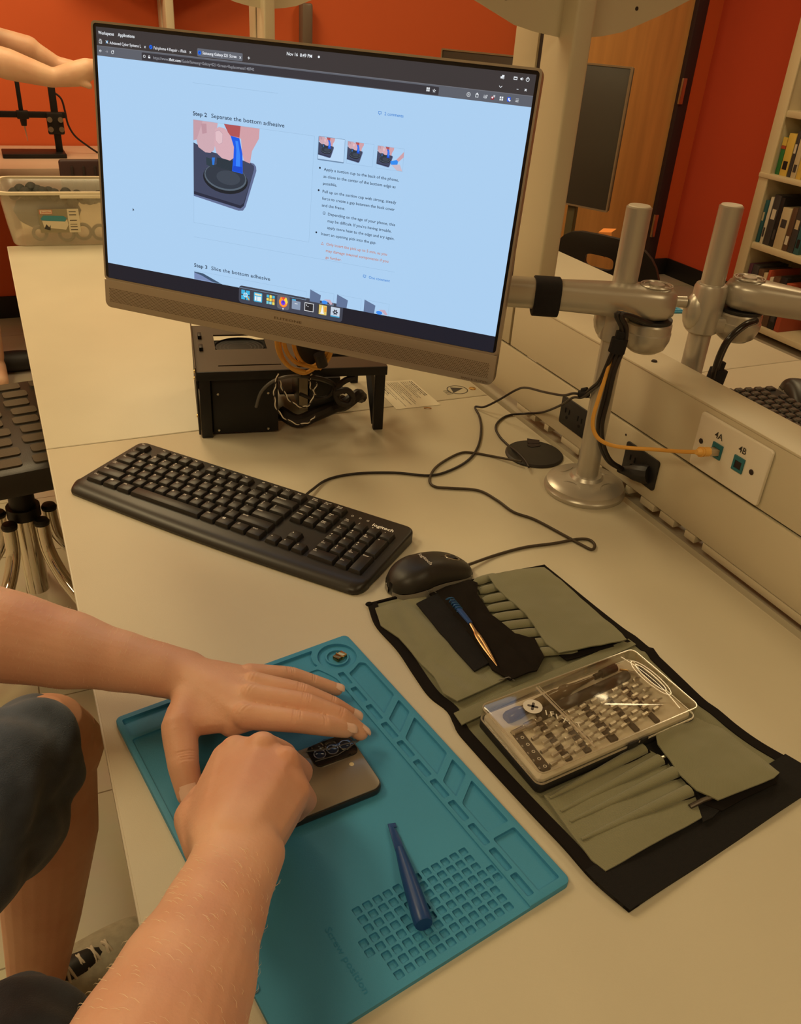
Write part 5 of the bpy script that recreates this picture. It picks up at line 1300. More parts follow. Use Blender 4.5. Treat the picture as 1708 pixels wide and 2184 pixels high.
# handle, extension and sockets lying in the tray
M_SMOKE = mat('smoke_handle', (.17, .125, .08), .25, coat=.3)
Xr = Matrix.Rotation(R(90), 4, 'Y')
def rod(name, x0, y0, x1, y1, z, prof, m_, lab, cat='screwdriver part'):
    p0, p1 = Vector((x0, y0, z)), Vector((x1, y1, z)); t = [(p0.lerp(p1, a), r_) for a, r_ in prof]
    mb = MB().tube([c_ for c_, _ in t], [r_ for _, r_ in t], 14)
    W_ = WM[case]; mb.v = [tuple(W_ @ Vector(v)) for v in mb.v]
    o = build(name, mb, m_, None, smooth=40); tag(o, lab, cat); return o
rod('screwdriver_handle', -.078, .028, .035, .036, .0175, [(0, .0050), (.03, .0062), (.13, .0062), (.18, .0048), (.30, .0052), (.55, .0060), (.60, .0045), (.63, .0060), (.68, .0060), (.72, .0045), (.80, .0034), (1, .0018)], M_SMOKE, 'smoky brown screwdriver handle in the top row of the bit case', 'screwdriver')
rod('driver_tip', .037, .036, .066, .038, .0175, [(0, .0030), (.3, .0030), (.32, .0044), (.6, .0044), (.62, .0038), (.66, .0044), (1, .0044)], mat('dark_grip', (.045, .036, .028), .5), 'dark ribbed socket at the right end of the driver handle', 'screwdriver part')
rod('extension_rod', -.048, .017, .070, .024, .0170, [(0, .0046), (.02, .0056), (.97, .0056), (1, .0046)], mat('dark_bar', (.055, .042, .030), .5), 'long dark flexible extension under the handle in the bit case', 'screwdriver part')
rod('socket', -.083, .010, -.058, .012, .0170, [(0, .0026), (.55, .0026), (.6, .0040), (1, .0042)], M_BIT, 'steel socket lying below the handle\'s left end in the bit case', 'socket')
rod('pin', .068, .0335, .076, .027, .0175, [(0, .0012), (1, .0012)], M_BRASS, 'thin gold pin near the lid\'s hanging hole', 'pin')
rod('pin', .0745, .028, .083, .021, .0170, [(0, .0022), (1, .0022)], M_BIT, 'short steel pin beside the thin gold pin in the bit case', 'pin')
# holder strips and bits
for k, (hx, hw_) in enumerate(((-.0835, .010), (-.057, .007), (-.035, .007), (-.004, .009), (.024, .006), (.050, .006))):
    hb = MB(); Mh = Matrix.Translation((hx+.004, -.012, .0152)) @ Matrix.Rotation(R(-4 - k*0), 4, 'Z')
    hb.box((0, 0, -.0008), (hw_, .052, .0040), 0, Mh, bev=.0008)
    h_ = build('bit_rack', hb, M_GREY, case, world=False)
    if k == 0:
        tx = MB()
        for j in range(6):
            text(tx, 'T%d' % (j+2), .0016, Mh @ Matrix.Translation((-.0042, -.0235+j*.0092, .0014)) @ Matrix.Rotation(R(90), 4, 'Z')); tx.ring([(a, b) for a, b in circle(.0017, 12)], [(a, b) for a, b in circle(.0011, 12)],   .00135, .0015, 0, Mh @ Matrix.Translation((.0005, -.0225+j*.0092, 0)))
        build('rack_print', tx, M_PRINT, h_, world=False, smooth=None)
def make_bit():
    t = thing('driver_bit', 'steel driver bit lying in the racks of the bit case', 'driver bit', (0, 0, 0), 0, 'small steel driver bits in the clear-lidded case')
    build('hex_shank', MB().tube([(-.0065, 0, 0), (-.0060, 0, 0), (.0005, 0, 0), (.0012, 0, 0)], [.0018, .0023, .0023, .0014], 6), M_BIT, t, world=False, smooth=20)
    build('bit_tip', MB().tube([(.0010, 0, 0), (.0056, 0, 0), (.0068, 0, 0)], [.0010, .0009, .0004], 8), M_BIT, t, world=False)
    return t
proto = make_bit(); first = True; random.seed(5)
for c_ in range(10):
    for r_ in range(7):
        x = -.0700+c_*.0148+r_*.0010+(.0074 if r_ % 2 else 0)*.9; y = -.0360+r_*.0080+c_*.0012
        if y > .0135+c_*.0008 or x > .076 or (x > .02 and y < -.032): continue
        M_ = WM[case] @ TR(x, y, .0178, R(6+random.uniform(-4, 4)))
        if first: proto.matrix_world = M_; WM[proto] = M_; first = False
        else: dup(proto, M_)
# ------------------------------------------------------------------ clear storage bin at the desk's far end
bin_ = thing('storage_bin', 'clear plastic storage bin of dark odds and ends at the far end of the desk', 'storage bin', (.205, 2.515, 0), R(-4))
M_BIN = clearmat('cloudy_plastic', (.96, .93, .86), .02, .25, (.80, .74, .60), .26)
M_BINR = mat('bin_rim', (.78, .70, .52), .35)
bw, bd_, bh = .40, .215, .134
def bprof(s, z): return [(x, y, z) for x, y in rrect(bw*s, bd_*s, .03, 5)]
sh_ = MB(); n = 24
for i, (s_, z) in enumerate(((.90, .001), (.915, .006), (.95, .05), (1.0, bh))): 
    for x, y in rrect(bw*s_, bd_*s_, .03, 5): sh_.v.append((x, y, z))
for i in range(3):
    for j in range(24): j2 = (j+1) % 24; sh_.f.append((i*24+j, i*24+j2, (i+1)*24+j2, (i+1)*24+j)); sh_.m.append(0)
sh_.f.append(tuple(range(23, -1, -1))); sh_.m.append(0)
o = build('tub', sh_, M_BIN, bin_, world=False, recalc=False); md = o.modifiers.new('s', 'SOLIDIFY'); md.thickness = .0018
rb = MB().ring(rrect(bw+.016, bd_+.016, .034, 5), rrect(bw-.004, bd_-.004, .028, 5), bh-.004, bh+.003)
rb.box((0, -bd_/2-.007, bh-.008), (.11, .006, .008), bev=.002)
build('rim', rb, M_BINR, bin_, world=False)
lb = MB(); ML_ = [mat('label_olive', (.30, .26, .16), .5), mat('label_red', (.62, .14, .08), .5), mat('label_cream', (.72, .64, .46), .5), mat('label_teal', (.05, .26, .32), .5), M_INK]
FY = -.1075
def lq(x0, z0, x1, z1, mi, e=0): 
    f = lambda x, z: (x, FY-.0008-e-(z-.05)*.085, z); lb.quad(f(x0, z0), f(x1, z0), f(x1, z1), f(x0, z1), mi)
lx0 = -.112
lq(lx0, .036, lx0+.070, .096, 0); lq(lx0+.070, .036, lx0+.098, .096, 2)
lq(lx0+.003, .083, lx0+.034, .094, 1, .0003); lq(lx0+.0045, .0842, lx0+.0325, .0928, 2, .0004)
text(lb, 'Sterilite', .0048, Matrix(((1, 0, 0, lx0+.007), (0, -.085, 1, FY-.0045), (0, 1, 0, .0862), (0, 0, 0, 1))), 1, width=.024, bold=True)
f = lambda x, z, e=.0005: (lx0+x, FY-.0008-e-(z-.05)*.085, z)
lb.poly([f(.004, .072), f(.012, .080), f(.060, .078), f(.067, .073), f(.062, .064), f(.030, .066), f(.006, .068)], 3)
lb.poly([f(.007, .067, .0004), f(.062, .064, .0004), f(.068, .070, .0004), f(.069, .055, .0004), f(.062, .043, .0004), f(.010, .050, .0004)], 2)
for k, z in enumerate((.088, .080, .066, .056, .050, .042)): lb.quad(f(.074, z), f(.091, z), f(.091, z+.0018), f(.074, z+.0018), 4 if k != 3 else 0)
lb.poly([f(.010, .046), f(.016, .058), f(.022, .050), f(.026, .056), f(.024, .042)], 4)
build('label', lb, ML_, bin_, world=False, smooth=None, recalc=False, label='paper product label with a blue-lidded box')
random.seed(11)
M_DARK = mat('dark_stuff', (.02, .022, .015), .8); M_DK2 = mat('brown_stuff', (.07, .055, .035), .7)
cl_ = MB()
for k in range(16):
    x = -.165+k*.014; cl_.ell((x, -.02+.03*math.sin(k*2.3), .105+.020*math.exp(-((k-3)/4)**2)+.004*math.sin(k*3)), (.016, .045, .014), 8)
cl_.ell((-.09, 0, .07), (.085, .075, .05), 12)
o = build('cloth_bundle', MB().add(*(lambda m_: (m_.v, m_.f))(cl_), 0, WM[bin_]), M_DARK, None); tag(o, 'dark crumpled bundle filling the left half of the clear bin', 'bundle')
for k, (x, z, r_) in enumerate(((-.115, .028, .016), (-.050, .026, .018), (-.008, .030, .019), (.034, .028, .018), (.075, .034, .020))):
    rg_ = MB().tube([(x+r_*math.cos(q), -.075, z+r_*math.sin(q)) for q in [2*math.pi*j/20 for j in range(20)]], .0045, 8, closed=True)
    o = build('tape_roll', MB().add(rg_.v, rg_.f, 0, WM[bin_]), M_DK2, None)
    tag(o, ['leftmost dark ring seen through the bin\'s front wall', 'dark ring behind the label\'s lower left corner in the bin', 'middle dark ring low in the bin, below the label', 'dark ring low in the bin below the label\'s right end', 'rightmost dark ring low in the bin, next to the monitor'][k], 'ring')
bg_ = MB().box((.12, .01, .055), (.13, .12, .09), 0, WM[bin_], bev=.02)
o = build('plastic_bag', bg_, mat('bag_blue_grey', (.25, .30, .30), .3), None); tag(o, 'blue-grey plastic packet in the right half of the clear bin', 'bag')

# ------------------------------------------------------------------ stool
stl = thing('stool', 'black cushioned stool with chrome legs standing by the desk\'s left edge', 'stool', (-.06, 1.71, FLOOR), R(8))
SZ = -.17
st_ = MB().prism(rrect(.44, .44, .07, 6), SZ-.055-FLOOR, SZ-FLOOR, bev=.014)
seat = build('seat', st_, mat('seat_vinyl', (.030, .026, .021), .38, bump=.2, bscale=500), stl, world=False)
ce = MB()
for i in range(6):
    for j in range(9):
        x, y = -.168+i*.068+(j % 2)*.006, -.182+j*.0455
        cx_ = rrect(.048, .032, .007, 3, x, y)
        ce.prism(cx_, SZ-FLOOR-.002, SZ-FLOOR+.0032, bev=.0022, top_only=True)
build('seat_pattern', ce, mat('seat_cell', (.085, .068, .045), .40, bump=.3, bscale=300), seat, world=False, smooth=60)
zf = -FLOOR
build('column', MB().cyl((0, 0, SZ+zf-.055), (0, 0, -.37+zf), .026), M_BLACKM, stl, world=False)
build('inner_column', MB().cyl((0, 0, -.365+zf), (0, 0, -.575+zf), .024, n=24), M_CHROME, stl, world=False)
build('column_collar', MB().cyl((0, 0, -.385+zf), (0, 0, -.36+zf), .034), M_BLACK, stl, world=False)
for k in range(5):
    a = R(-62+72*k); d = Vector((math.cos(a), math.sin(a), 0))
    P = [d*.053+Vector((0, 0, -.385+zf)), d*.054+Vector((0, 0, -.415+zf)), d*.060+Vector((0, 0, -.455+zf)), d*.090+Vector((0, 0, -.505+zf)), d*.140+Vector((0, 0, -.550+zf)), d*.200+Vector((0, 0, -.605+zf)), d*.290+Vector((0, 0, -.722+zf))]
    lg2 = build('leg', MB().tube(catmull(P, 6), .0145, 16), M_CHROME, stl, world=False, smooth=60)
    build('leg_cap', MB().lathe([(.0155, 0), (.0165, .006), (.013, .012), (.0001, .014)], 16, 0, Matrix.Translation(P[0]-Vector((0, 0, .002)))), M_BLACK, lg2, world=False)
    build('foot', MB().tube([P[-1]-d*.01+Vector((0, 0, .004)), P[-1]+d*.012], [.0165, .017], 14), M_BLACK, lg2, world=False)
build('lever', MB().tube([(.05, .02, SZ+zf-.06), (.085, .00, -.33+zf)], .006, 8).tube([(.085, .0, -.33+zf), (.115, -.02, -.39+zf)], [.012, .010], 10), M_BLACK, stl, world=False)
# stool base ring and a black foot seen under the desk edge
o = build('foot_block', MB().prism(rrect(.10, .07, .015, 4, .012, 1.60), FLOOR, FLOOR+.05, bev=.010), M_BLACK, None); tag(o, 'black plastic block on the floor under the edge of the desk', 'floor block')

# ------------------------------------------------------------------ second workstation beyond the rail
M_KEY2 = mat('key_worn', (.06, .05, .04), .35)
k2 = thing('keyboard', 'dark keyboard with worn keys on the desk beyond the power rail', 'keyboard', (1.18, .86, 0), R(-98))
build('case', MB().prism(rrect(.44, .150, .008, 4), .001, .016, bev=.002), M_KB, k2, world=False)
kk_ = MB()
for r_ in range(6):
    for c_ in range(22):
        if c_ in (14, 18) : continue
        if r_ == 0 and c_ in (1, 6): continue
        w_ = .0165
        build('key', MB().box((-.2085+c_*.0196, .058-r_*.0215-(0.004 if r_ else 0), .018), (w_, .0175, .006), bev=.002, seg=1, taper=.82), M_KEY2, k2, world=False) if c_ < 8 and r_ < 6 else kk_.box((-.2085+c_*.0196, .058-r_*.0215-(0.004 if r_ else 0), .018), (w_, .0175, .006), taper=.82)
build('more_keys', kk_, M_KEY2, k2, world=False, kind='stuff')
mouse((1.305, 1.02, 0), R(-115), 'dark mouse with a pale-ringed wheel on the desk beyond the power rail', wheel_ring=True, txt=None)
tm = thing('repair_mat', 'teal mat at the edge of the desk beyond the power rail', 'repair mat', (1.35, 1.62, 0))
c4 = [at(1160, 620), at(1275, 625), at(1452, 660), at(1262, 672)]
tmm = MB().prism([(1.215, 1.585), (1.470, 1.530), (1.485, 1.660), (1.225, 1.715)], 0, .005, bev=.001)
build('mat_body', tmm, M_TEAL, tm); build('raised_rim', MB().ring([(1.219, 1.589), (1.466, 1.535), (1.480, 1.657), (1.229, 1.710)], [(1.229, 1.597), (1.458, 1.546), (1.471, 1.649), (1.237, 1.698)], .005, .0065), M_TEAL, tm)
o = build('cable_stub', MB().tube(catmull([at(1552, 850, .012), at(1562, 848, .016), at(1568, 840, .020), at(1580, 862, .014), at(1590, 870, .010)], 4), .0035, 8), mat('pale_plug', (.6, .48, .3), .4), None); tag(o, 'pale frayed cable stub by the corner of the far keyboard', 'cable')

# ------------------------------------------------------------------ chair with a hand slot and orange tape
M_SHELL = mat('chair_shell', (.022, .019, .017), .42)
def chair(loc, rz, label, tape):
    t = thing('chair', label, 'chair', loc, rz)
    # local: back panel faces +y towards the seat at -y
    def ring_prism(outer, inner, y0, y1, tilt):
        mb = MB().ring(outer, inner, 0, y1-y0); return mb
    n = 32
    outer = [(.190*math.copysign(abs(math.cos(2*math.pi*k/n))**.6, math.cos(2*math.pi*k/n)), .20*math.copysign(abs(math.sin(2*math.pi*k/n))**.75, math.sin(2*math.pi*k/n))) for k in range(n)]
    inner = [(.048*math.copysign(abs(math.cos(2*math.pi*k/n))**.5, math.cos(2*math.pi*k/n)), .118+.021*math.copysign(abs(math.sin(2*math.pi*k/n))**.6, math.sin(2*math.pi*k/n))) for k in range(n)]
    mb = MB().ring(outer, inner, -.006, .006)
    Mb = Matrix.Translation((0, 0, .59)) @ Matrix.Rotation(R(82), 4, 'X')
    mb2 = MB().add(mb.v, mb.f, 0, Mb); mb2.m = mb.m
    # curve the back around the sitter
    mb2.v = [(x, y-1.1*x*x, z) for x, y, z in mb2.v]
    bkp = build('backrest', mb2, M_SHELL, t, world=False, smooth=60)
    st2 = MB().prism(rrect(.44, .42, .08, 6, 0, -.20), .425, .445, bev=.008); build('seat', st2, M_SHELL, t, world=False)
    for sx in (-1, 1):
        for sy in (0, 1): build('leg', MB().tube(catmull([(sx*.17, -.05-.30*sy, .43), (sx*.20, -.02-.36*sy, .25), (sx*.22, .02-.44*sy, .0)], 4), .011, 10), M_CHROME, t, world=False)
    build('back_support', MB().tube(catmull([(-.12, -.05, .43), (-.12, .0, .50), (-.12, -.015, .60)], 4), .010, 8), M_CHROME, t, world=False); build('back_support', MB().tube(catmull([(.12, -.05, .43), (.12, .0, .50), (.12, -.015, .60)], 4), .010, 8), M_CHROME, t, world=False)
    if tape:
        tp_ = MB().add([(-.035, .010, .735), (.020, .010, .745), (.022, .010, .790), (-.020, .012, .797), (.022, -.02, .797), (-.020, -.02, .803), (-.010, .010, .720)], [(0, 6, 1, 2, 3), (3, 2, 4, 5)])
        build('orange_tape', tp_, mat('orange_tape', (.95, .34, .08), .5), bkp, world=False, smooth=None)
    return t
chair((1.655, 2.12, FLOOR), R(118), 'black plastic chair with a hand slot and orange tape at the far desk', True)

# ------------------------------------------------------------------ screen on a stand, behind that chair
Pa, Pb = Vector((1.80, 3.60, 0)), Vector((2.185, 2.82, 0)); dv_ = (Pb-Pa).normalized(); ctr = (Pa+Pb)/2
tv = thing('display', 'large dark display on a stand in front of the maple door', 'display', (ctr.x, ctr.y, FLOOR), math.atan2(dv_.y, dv_.x))
tz0, tz1 = -.045-FLOOR, .459-FLOOR; tw_ = (Pb-Pa).length
build('panel', MB().box((0, .012, (tz0+tz1)/2), (tw_, .024, tz1-tz0), bev=.003), mat('display_back', (.060, .052, .042), .38), tv, world=False)
build('bezel', MB().ring(rrect(tw_+.006, tz1-tz0+.006, .004, 2), rrect(tw_-.006, tz1-tz0-.006, .003, 2), -.006, .004, 0, Matrix.Translation((0, 0, (tz0+tz1)/2)) @ Matrix.Rotation(R(90), 4, 'X')), mat('display_rim', (.25, .18, .11), .35), tv, world=False)
build('stand_column', MB().box((.27, .03, tz0/2), (.035, .03, tz0), bev=.004), mat('stand_green', (.10, .085, .035), .5), tv, world=False)
build('stand_column', MB().box((.05, .04, tz0/2+.04), (.14, .05, tz0+.05), bev=.004), M_BLACKM, tv, world=False)
build('stand_base', MB().box((.0, .03, .02), (.60, .40, .04), bev=.01), M_BLACKM, tv, world=False)

# ------------------------------------------------------------------ bookshelf on the right wall
M_SHF = mat('shelf_cream', (.66, .56, .36), .5)
BX0, BX1, BY1, BY0 = 3.42, 3.76, 3.26, 2.36
bs = thing('bookshelf', 'tall cream bookshelf full of books against the red wall', 'bookshelf', ((BX0+BX1)/2, (BY0+BY1)/2, FLOOR))
for y in (BY1-.02, BY0+.02): build('side_panel', MB().box(((BX0+BX1)/2, y, .22), (BX1-BX0, .04, 1.90), bev=.003), M_SHF, bs)
build('back_board', MB().box((BX1-.004, (BY0+BY1)/2, .22), (.008, BY1-BY0, 1.90)), M_SHF, bs)
SHZ = [-.69, -.315, .010, .285, .60, .90]
for i, z in enumerate(SHZ): build('shelf', MB().box(((BX0+BX1)/2-(.008 if i == 2 else 0), (BY0+BY1)/2, z), (BX1-BX0+(.02 if i == 2 else 0), BY1-BY0-(.08 if i != 2 else -.01), .030 if i != 2 else .022), bev=.004), M_SHF, bs)
build('face_frame', MB().box((BX0-.004, BY1-.022, .22), (.012, .060, 1.90), bev=.003), M_SHF, bs)
random.seed(21)
BC = {'green': (.03, .17, .05), 'yellow': (.66, .46, .09), 'dark grey': (.05, .045, .045), 'black': (.015, .013, .014), 'teal': (.03, .11, .13), 'red': (.40, .07, .03), 'cream': (.55, .45, .28), 'brown': (.11, .06, .035), 'purple': (.09, .03, .05), 'white': (.62, .56, .44), 'orange': (.55, .22, .06)}
BM = {k: mat('cover_'+k.replace(' ', '_'), v, .5) for k, v in BC.items()}
rowsB = [(.021, [('green', .024, .165, 'with a yellow top'), ('yellow', .044, .185, 'thick'), ('dark grey', .020, .20, 'tall'), ('cream', .03, .17, ''), ('yellow', .03, .18, ''), ('white', .03, .16, ''), ('brown', .03, .17, ''), ('red', .03, .18, '')], 'the second shelf'),
         (-.300, [('teal', .018, .20, 'leaning'), ('white', .018, .22, 'thin'), ('dark grey', .040, .235, 'thick'), ('black', .022, .23, ''), ('cream', .055, .19, 'thick'), ('brown', .03, .2, ''), ('dark grey', .035, .21, ''), ('teal', .03, .2, '')], 'the middle shelf'),
         (-.675, [('purple', .022, .27, 'tall'), ('dark grey', .040, .27, ''), ('brown', .034, .26, ''), ('cream', .022, .25, ''), ('red', .016, .27, 'slim'), ('white', .020, .24, 'slim'), ('brown', .04, .25, ''), ('black', .04, .26, ''), ('red', .03, .24, '')], 'the lowest shelf'),
         (.300, [('red', .03, .12, 'small'), ('cream', .03, .16, ''), ('red', .03, .18, ''), ('white', .03, .15, '')], 'the upper shelf')]
for z, L_, nm in rowsB:
    y = BY1-.055
    if nm == 'the upper shelf': y -= .07
    prev = 'the left side panel'
    for i, (c_, w_, h_, ad_) in enumerate(L_):
        t = thing('book', ' '.join(('%s %s book on %s, right of %s' % (ad_, c_, nm, prev)).split()), 'book', (BX0+.12, y-w_/2, z), R(-4 if ad_ == 'leaning' else 0), 'books on '+nm)
        build('cover', MB().box((.0, 0, h_/2), (.20, w_, h_), bev=.002), BM[c_], t, world=False)
        if ad_ == 'with a yellow top': build('spine_band', MB().box((-.0985, 0, h_-.018), (.006, w_+.001, .036)), BM['yellow'], t, world=False); build('spine_stripe', MB().box((-.0985, 0, h_-.044), (.006, w_+.001, .014)), BM['red'], t, world=False)
        else: build('spine_label', MB().box((-.0985, 0, h_*(.25 if i % 2 else .62)), (.005, w_*.6, h_*.20)), BM[['cream', 'black', 'white'][i % 3]] if c_ not in ('cream', 'white', 'black') else BM['dark grey'], t, world=False)
        y -= w_+.003; prev = 'a %s one' % c_

# ------------------------------------------------------------------ table along the back wall with the black stand
tb2 = thing('table', 'pale table against the orange wall, behind the clear bin', 'table', (.1, 3.9, FLOOR))
build('table_top', MB().box((.1, 3.89, -.02), (1.6, .56, .035), bev=.004), mat('table_wall_tint', (.62, .45, .33), .45), tb2)  # pale top with the orange wall's reflection put into its colour
for x in (-.62, .82):
    for y in (3.66, 4.12): build('leg', MB().cyl((x, y, FLOOR), (x, y, -.037), .018), M_CHROME, tb2)
ms = thing('microscope_stand', 'black metal stand with a crossbar and probe on the back table', 'stand', (.16, 3.9, -.0024))
build('base_plate', MB().box((.165, 3.90, .006), (.235, .14, .016), bev=.003), M_BLACKM, ms)
build('upright', MB().box((.262, 3.90, .165), (.026, .026, .32), bev=.002), M_BLACKM, ms)
build('crossbar', MB().box((.180, 3.885, .150), (.24, .020, .022), bev=.002), M_BLACKM, ms)
cr2 = build('carriage', MB().box((.258, 3.872, .120), (.062, .014, .080), bev=.008), M_BLACKM, ms)
for x, z in ((.238, .135), (.278, .135), (.238, .100), (.278, .100)): build('roller', MB().cyl((x, 3.868, z), (x, 3.858, z), .010, n=16), M_STEEL, cr2)
build('vertical_rod', MB().box((.140, 3.882, .22), (.016, .016, .13), bev=.002), M_BLACKM, ms)
build('probe_holder', MB().box((.143, 3.880, .150), (.044, .034, .030), bev=.004).cyl((.143, 3.88, .14), (.143, 3.88, .110), .014, .010), M_BLACKM, ms)
build('probe', MB().cyl((.144, 3.88, .112), (.148, 3.88, .055), .004, .001, 8), M_STEEL, ms)
o = build('cord', MB().tube(catmull([aty(112, 195, 3.93), aty(130, 210, 3.93), (aty(138, 235, 3.93)), aty(145, 265, 3.93), aty(160, 290, 3.93), aty(185, 310, 3.95), aty(212, 328, 3.97), aty(240, 345, 4.0)], 5), .0038, 8), M_CORD, None); tag(o, 'dark cord drooping down the orange wall beside the black stand', 'cord')
ch = thing('chair', 'dark slatted chair back standing between the clear bin and the back table', 'chair', (.30, 3.22, FLOOR))
build('backrest', MB().box((.0, 0, .745), (.19, .02, .17), bev=.04, seg=4), mat('chair_plum', (.055, .025, .025), .5), ch, world=False)
for k in range(4): build('slat', MB().box((-.055+k*.037, -.012, .745), (.008, .006, .13), bev=.002), M_SLOT, ch, world=False)
build('seat', MB().box((0, .22, .44), (.42, .42, .05), bev=.02), mat('chair_plum_seat', (.055, .025, .025), .6), ch, world=False)
for sx in (-.17, .17):
    for sy in (.05, .38): build('leg', MB().cyl((sx, sy, 0), (sx, sy, .42), .013), M_CHROME, ch, world=False)
for sx in (-.07, .07): build('back_support', MB().cyl((sx, .01, .42), (sx, 0, .68), .010), M_BLACKM, ch, world=False)
# wall fixtures glimpsed over the monitor
w1 = MB().box((1.385, YB-.03, .49), (.05, .06, .20), bev=.01); o = build('wall_hook', w1, mat('hook_grey', (.16, .12, .09), .4), None); tag(o, 'small grey fixture on the orange wall, just above the monitor\'s top edge', 'wall fixture')
# ------------------------------------------------------------------ people
def skin_mat(name, col, col2, scale=14):
    mt = mat(name, col, .48, noise=.10, nscale=scale, bump=.22, bscale=380, sss=.18, dark=col2); return mt
M_SKIN = skin_mat('skin', (.77, .46, .315), (.68, .34, .22))
M_DENIM = mat('dark_denim', (.095, .125, .185), .85, noise=.35, nscale=25, bump=.6, bscale=700, sheen=.25)
M_SHIRT = mat('grey_shirt', (.10, .10, .10), .9, bump=.3, bscale=600)
def chain_mesh(mb, P, r, n=18, flat=1.0, upv=(0, 0, 1)):
    """capsule chain: rounded ends, radius per joint"""
    P = [Vector(p) for p in P]; r = list(r) if isinstance(r, (list, tuple)) else [r]*len(P)
    if len(P) == 1:
        mb.ell(P[0], (r[0], r[0], r[0]), 18); return
    C_ = []; Rr = []
    d0 = (P[0]-P[1]).normalized(); d1 = (P[-1]-P[-2]).normalized()
    for a in (90, 70, 45, 20): C_.append(P[0]+d0*r[0]*math.sin(R(a))*(.999)); Rr.append(max(r[0]*math.cos(R(a)), r[0]*.05))
    for i in range(len(P)-1):
        K_ = 5
        for k in range(K_): t = k/K_; C_.append(P[i].lerp(P[i+1], t)); Rr.append(r[i]*(1-t)+r[i+1]*t)
    C_.append(P[-1]); Rr.append(r[-1])
    for a in (20, 45, 70, 90): C_.append(P[-1]+d1*r[-1]*math.sin(R(a))); Rr.append(max(r[-1]*math.cos(R(a)), r[-1]*.05))
    mb.tube(C_, Rr, n, flat=flat, upv=upv)
def hull(mb, S, M=None):
    bm = bmesh.new()
    for p_, r_ in S:
        q = bmesh.ops.create_icosphere(bm, subdivisions=2, radius=r_)
        for v in q['verts']: v.co += Vector(p_)
    q = bmesh.ops.convex_hull(bm, input=bm.verts[:]); 
    dead = [v for v in bm.verts if not v.link_faces or v in q['geom_interior']]
    bmesh.ops.delete(bm, geom=[v for v in set(dead) if v.is_valid], context='VERTS')
    hf = set(f for f in q['geom'] if isinstance(f, bmesh.types.BMFace)); bmesh.ops.delete(bm, geom=[f for f in bm.faces if f not in hf], context='FACES')
    bmesh.ops.delete(bm, geom=[v for v in bm.verts if not v.link_faces], context='VERTS')
    mb.frombm(bm)
def oval(mb, P, w, h, up=(0, 0, 1), n=28):
    """oval limb: half-widths w across, half-heights h along up, rounded ends"""
    P = [Vector(p) for p in P]; Q = []; W_ = []; H_ = []
    d0 = (P[0]-P[1]).normalized(); d1 = (P[-1]-P[-2]).normalized()
    for a in (88, 65, 40, 18): Q.append(P[0]+d0*h[0]*math.sin(R(a))); W_.append(w[0]*max(.06, math.cos(R(a)))); H_.append(h[0]*max(.06, math.cos(R(a))))
    C_ = catmull(P, 6); ts = [i/(len(C_)-1)*(len(P)-1) for i in range(len(C_))]
    for c_, t in zip(C_, ts): i = min(int(t), len(P)-2); f = t-i; f = f*f*(3-2*f); Q.append(c_); W_.append(w[i]*(1-f)+w[i+1]*f); H_.append(h[i]*(1-f)+h[i+1]*f)
    for a in (18, 40, 65, 88): Q.append(P[-1]+d1*h[-1]*math.sin(R(a))); W_.append(w[-1]*max(.06, math.cos(R(a)))); H_.append(h[-1]*max(.06, math.cos(R(a))))
    V = []; F = []
    for i, c_ in enumerate(Q):
        d = (Q[min(i+1, len(Q)-1)]-Q[max(0, i-1)]).normalized(); u = Vector(up); u = (u-d*u.dot(d)).normalized(); s_ = d.cross(u)
        for k in range(n): t = 2*math.pi*k/n; V.append(c_+s_*W_[i]*math.cos(t)+u*H_[i]*math.sin(t))
    for i in range(len(Q)-1):
        for k in range(n): j = (k+1) % n; F.append((i*n+k, i*n+j, (i+1)*n+j, (i+1)*n+k))
    F += [tuple(range(n-1, -1, -1)), tuple((len(Q)-1)*n+k for k in range(n))]; mb.add(V, F)
def fuse(mb, voxel, smooth=5, name='body'):
    me = bpy.data.meshes.new(name); me.from_pydata([tuple(v) for v in mb.v], [], mb.f)
    bm = bmesh.new(); bm.from_mesh(me); bmesh.ops.recalc_face_normals(bm, faces=bm.faces[:]); bm.to_mesh(me); bm.free()
    o = bpy.data.objects.new(name, me); COL.objects.link(o)
    md = o.modifiers.new('r', 'REMESH'); md.mode = 'VOXEL'; md.voxel_size = voxel; md.use_smooth_shade = True
    sm = o.modifiers.new('s', 'SMOOTH'); sm.factor = .5; sm.iterations = smooth
    dg = bpy.context.evaluated_depsgraph_get(); new = bpy.data.meshes.new_from_object(o.evaluated_get(dg)); bpy.data.objects.remove(o); return new
def place(me, name, mt, parent, label=None):
    pm = WM[parent]; me.transform(pm.inverted()); me.materials.clear(); me.materials.append(mt)
    me.polygons.foreach_set('use_smooth', [True]*len(me.polygons))
    o = bpy.data.objects.new(name, me); COL.objects.link(o); o.parent = parent; WM[o] = pm.copy()
    if label: o['label'] = label
    return o
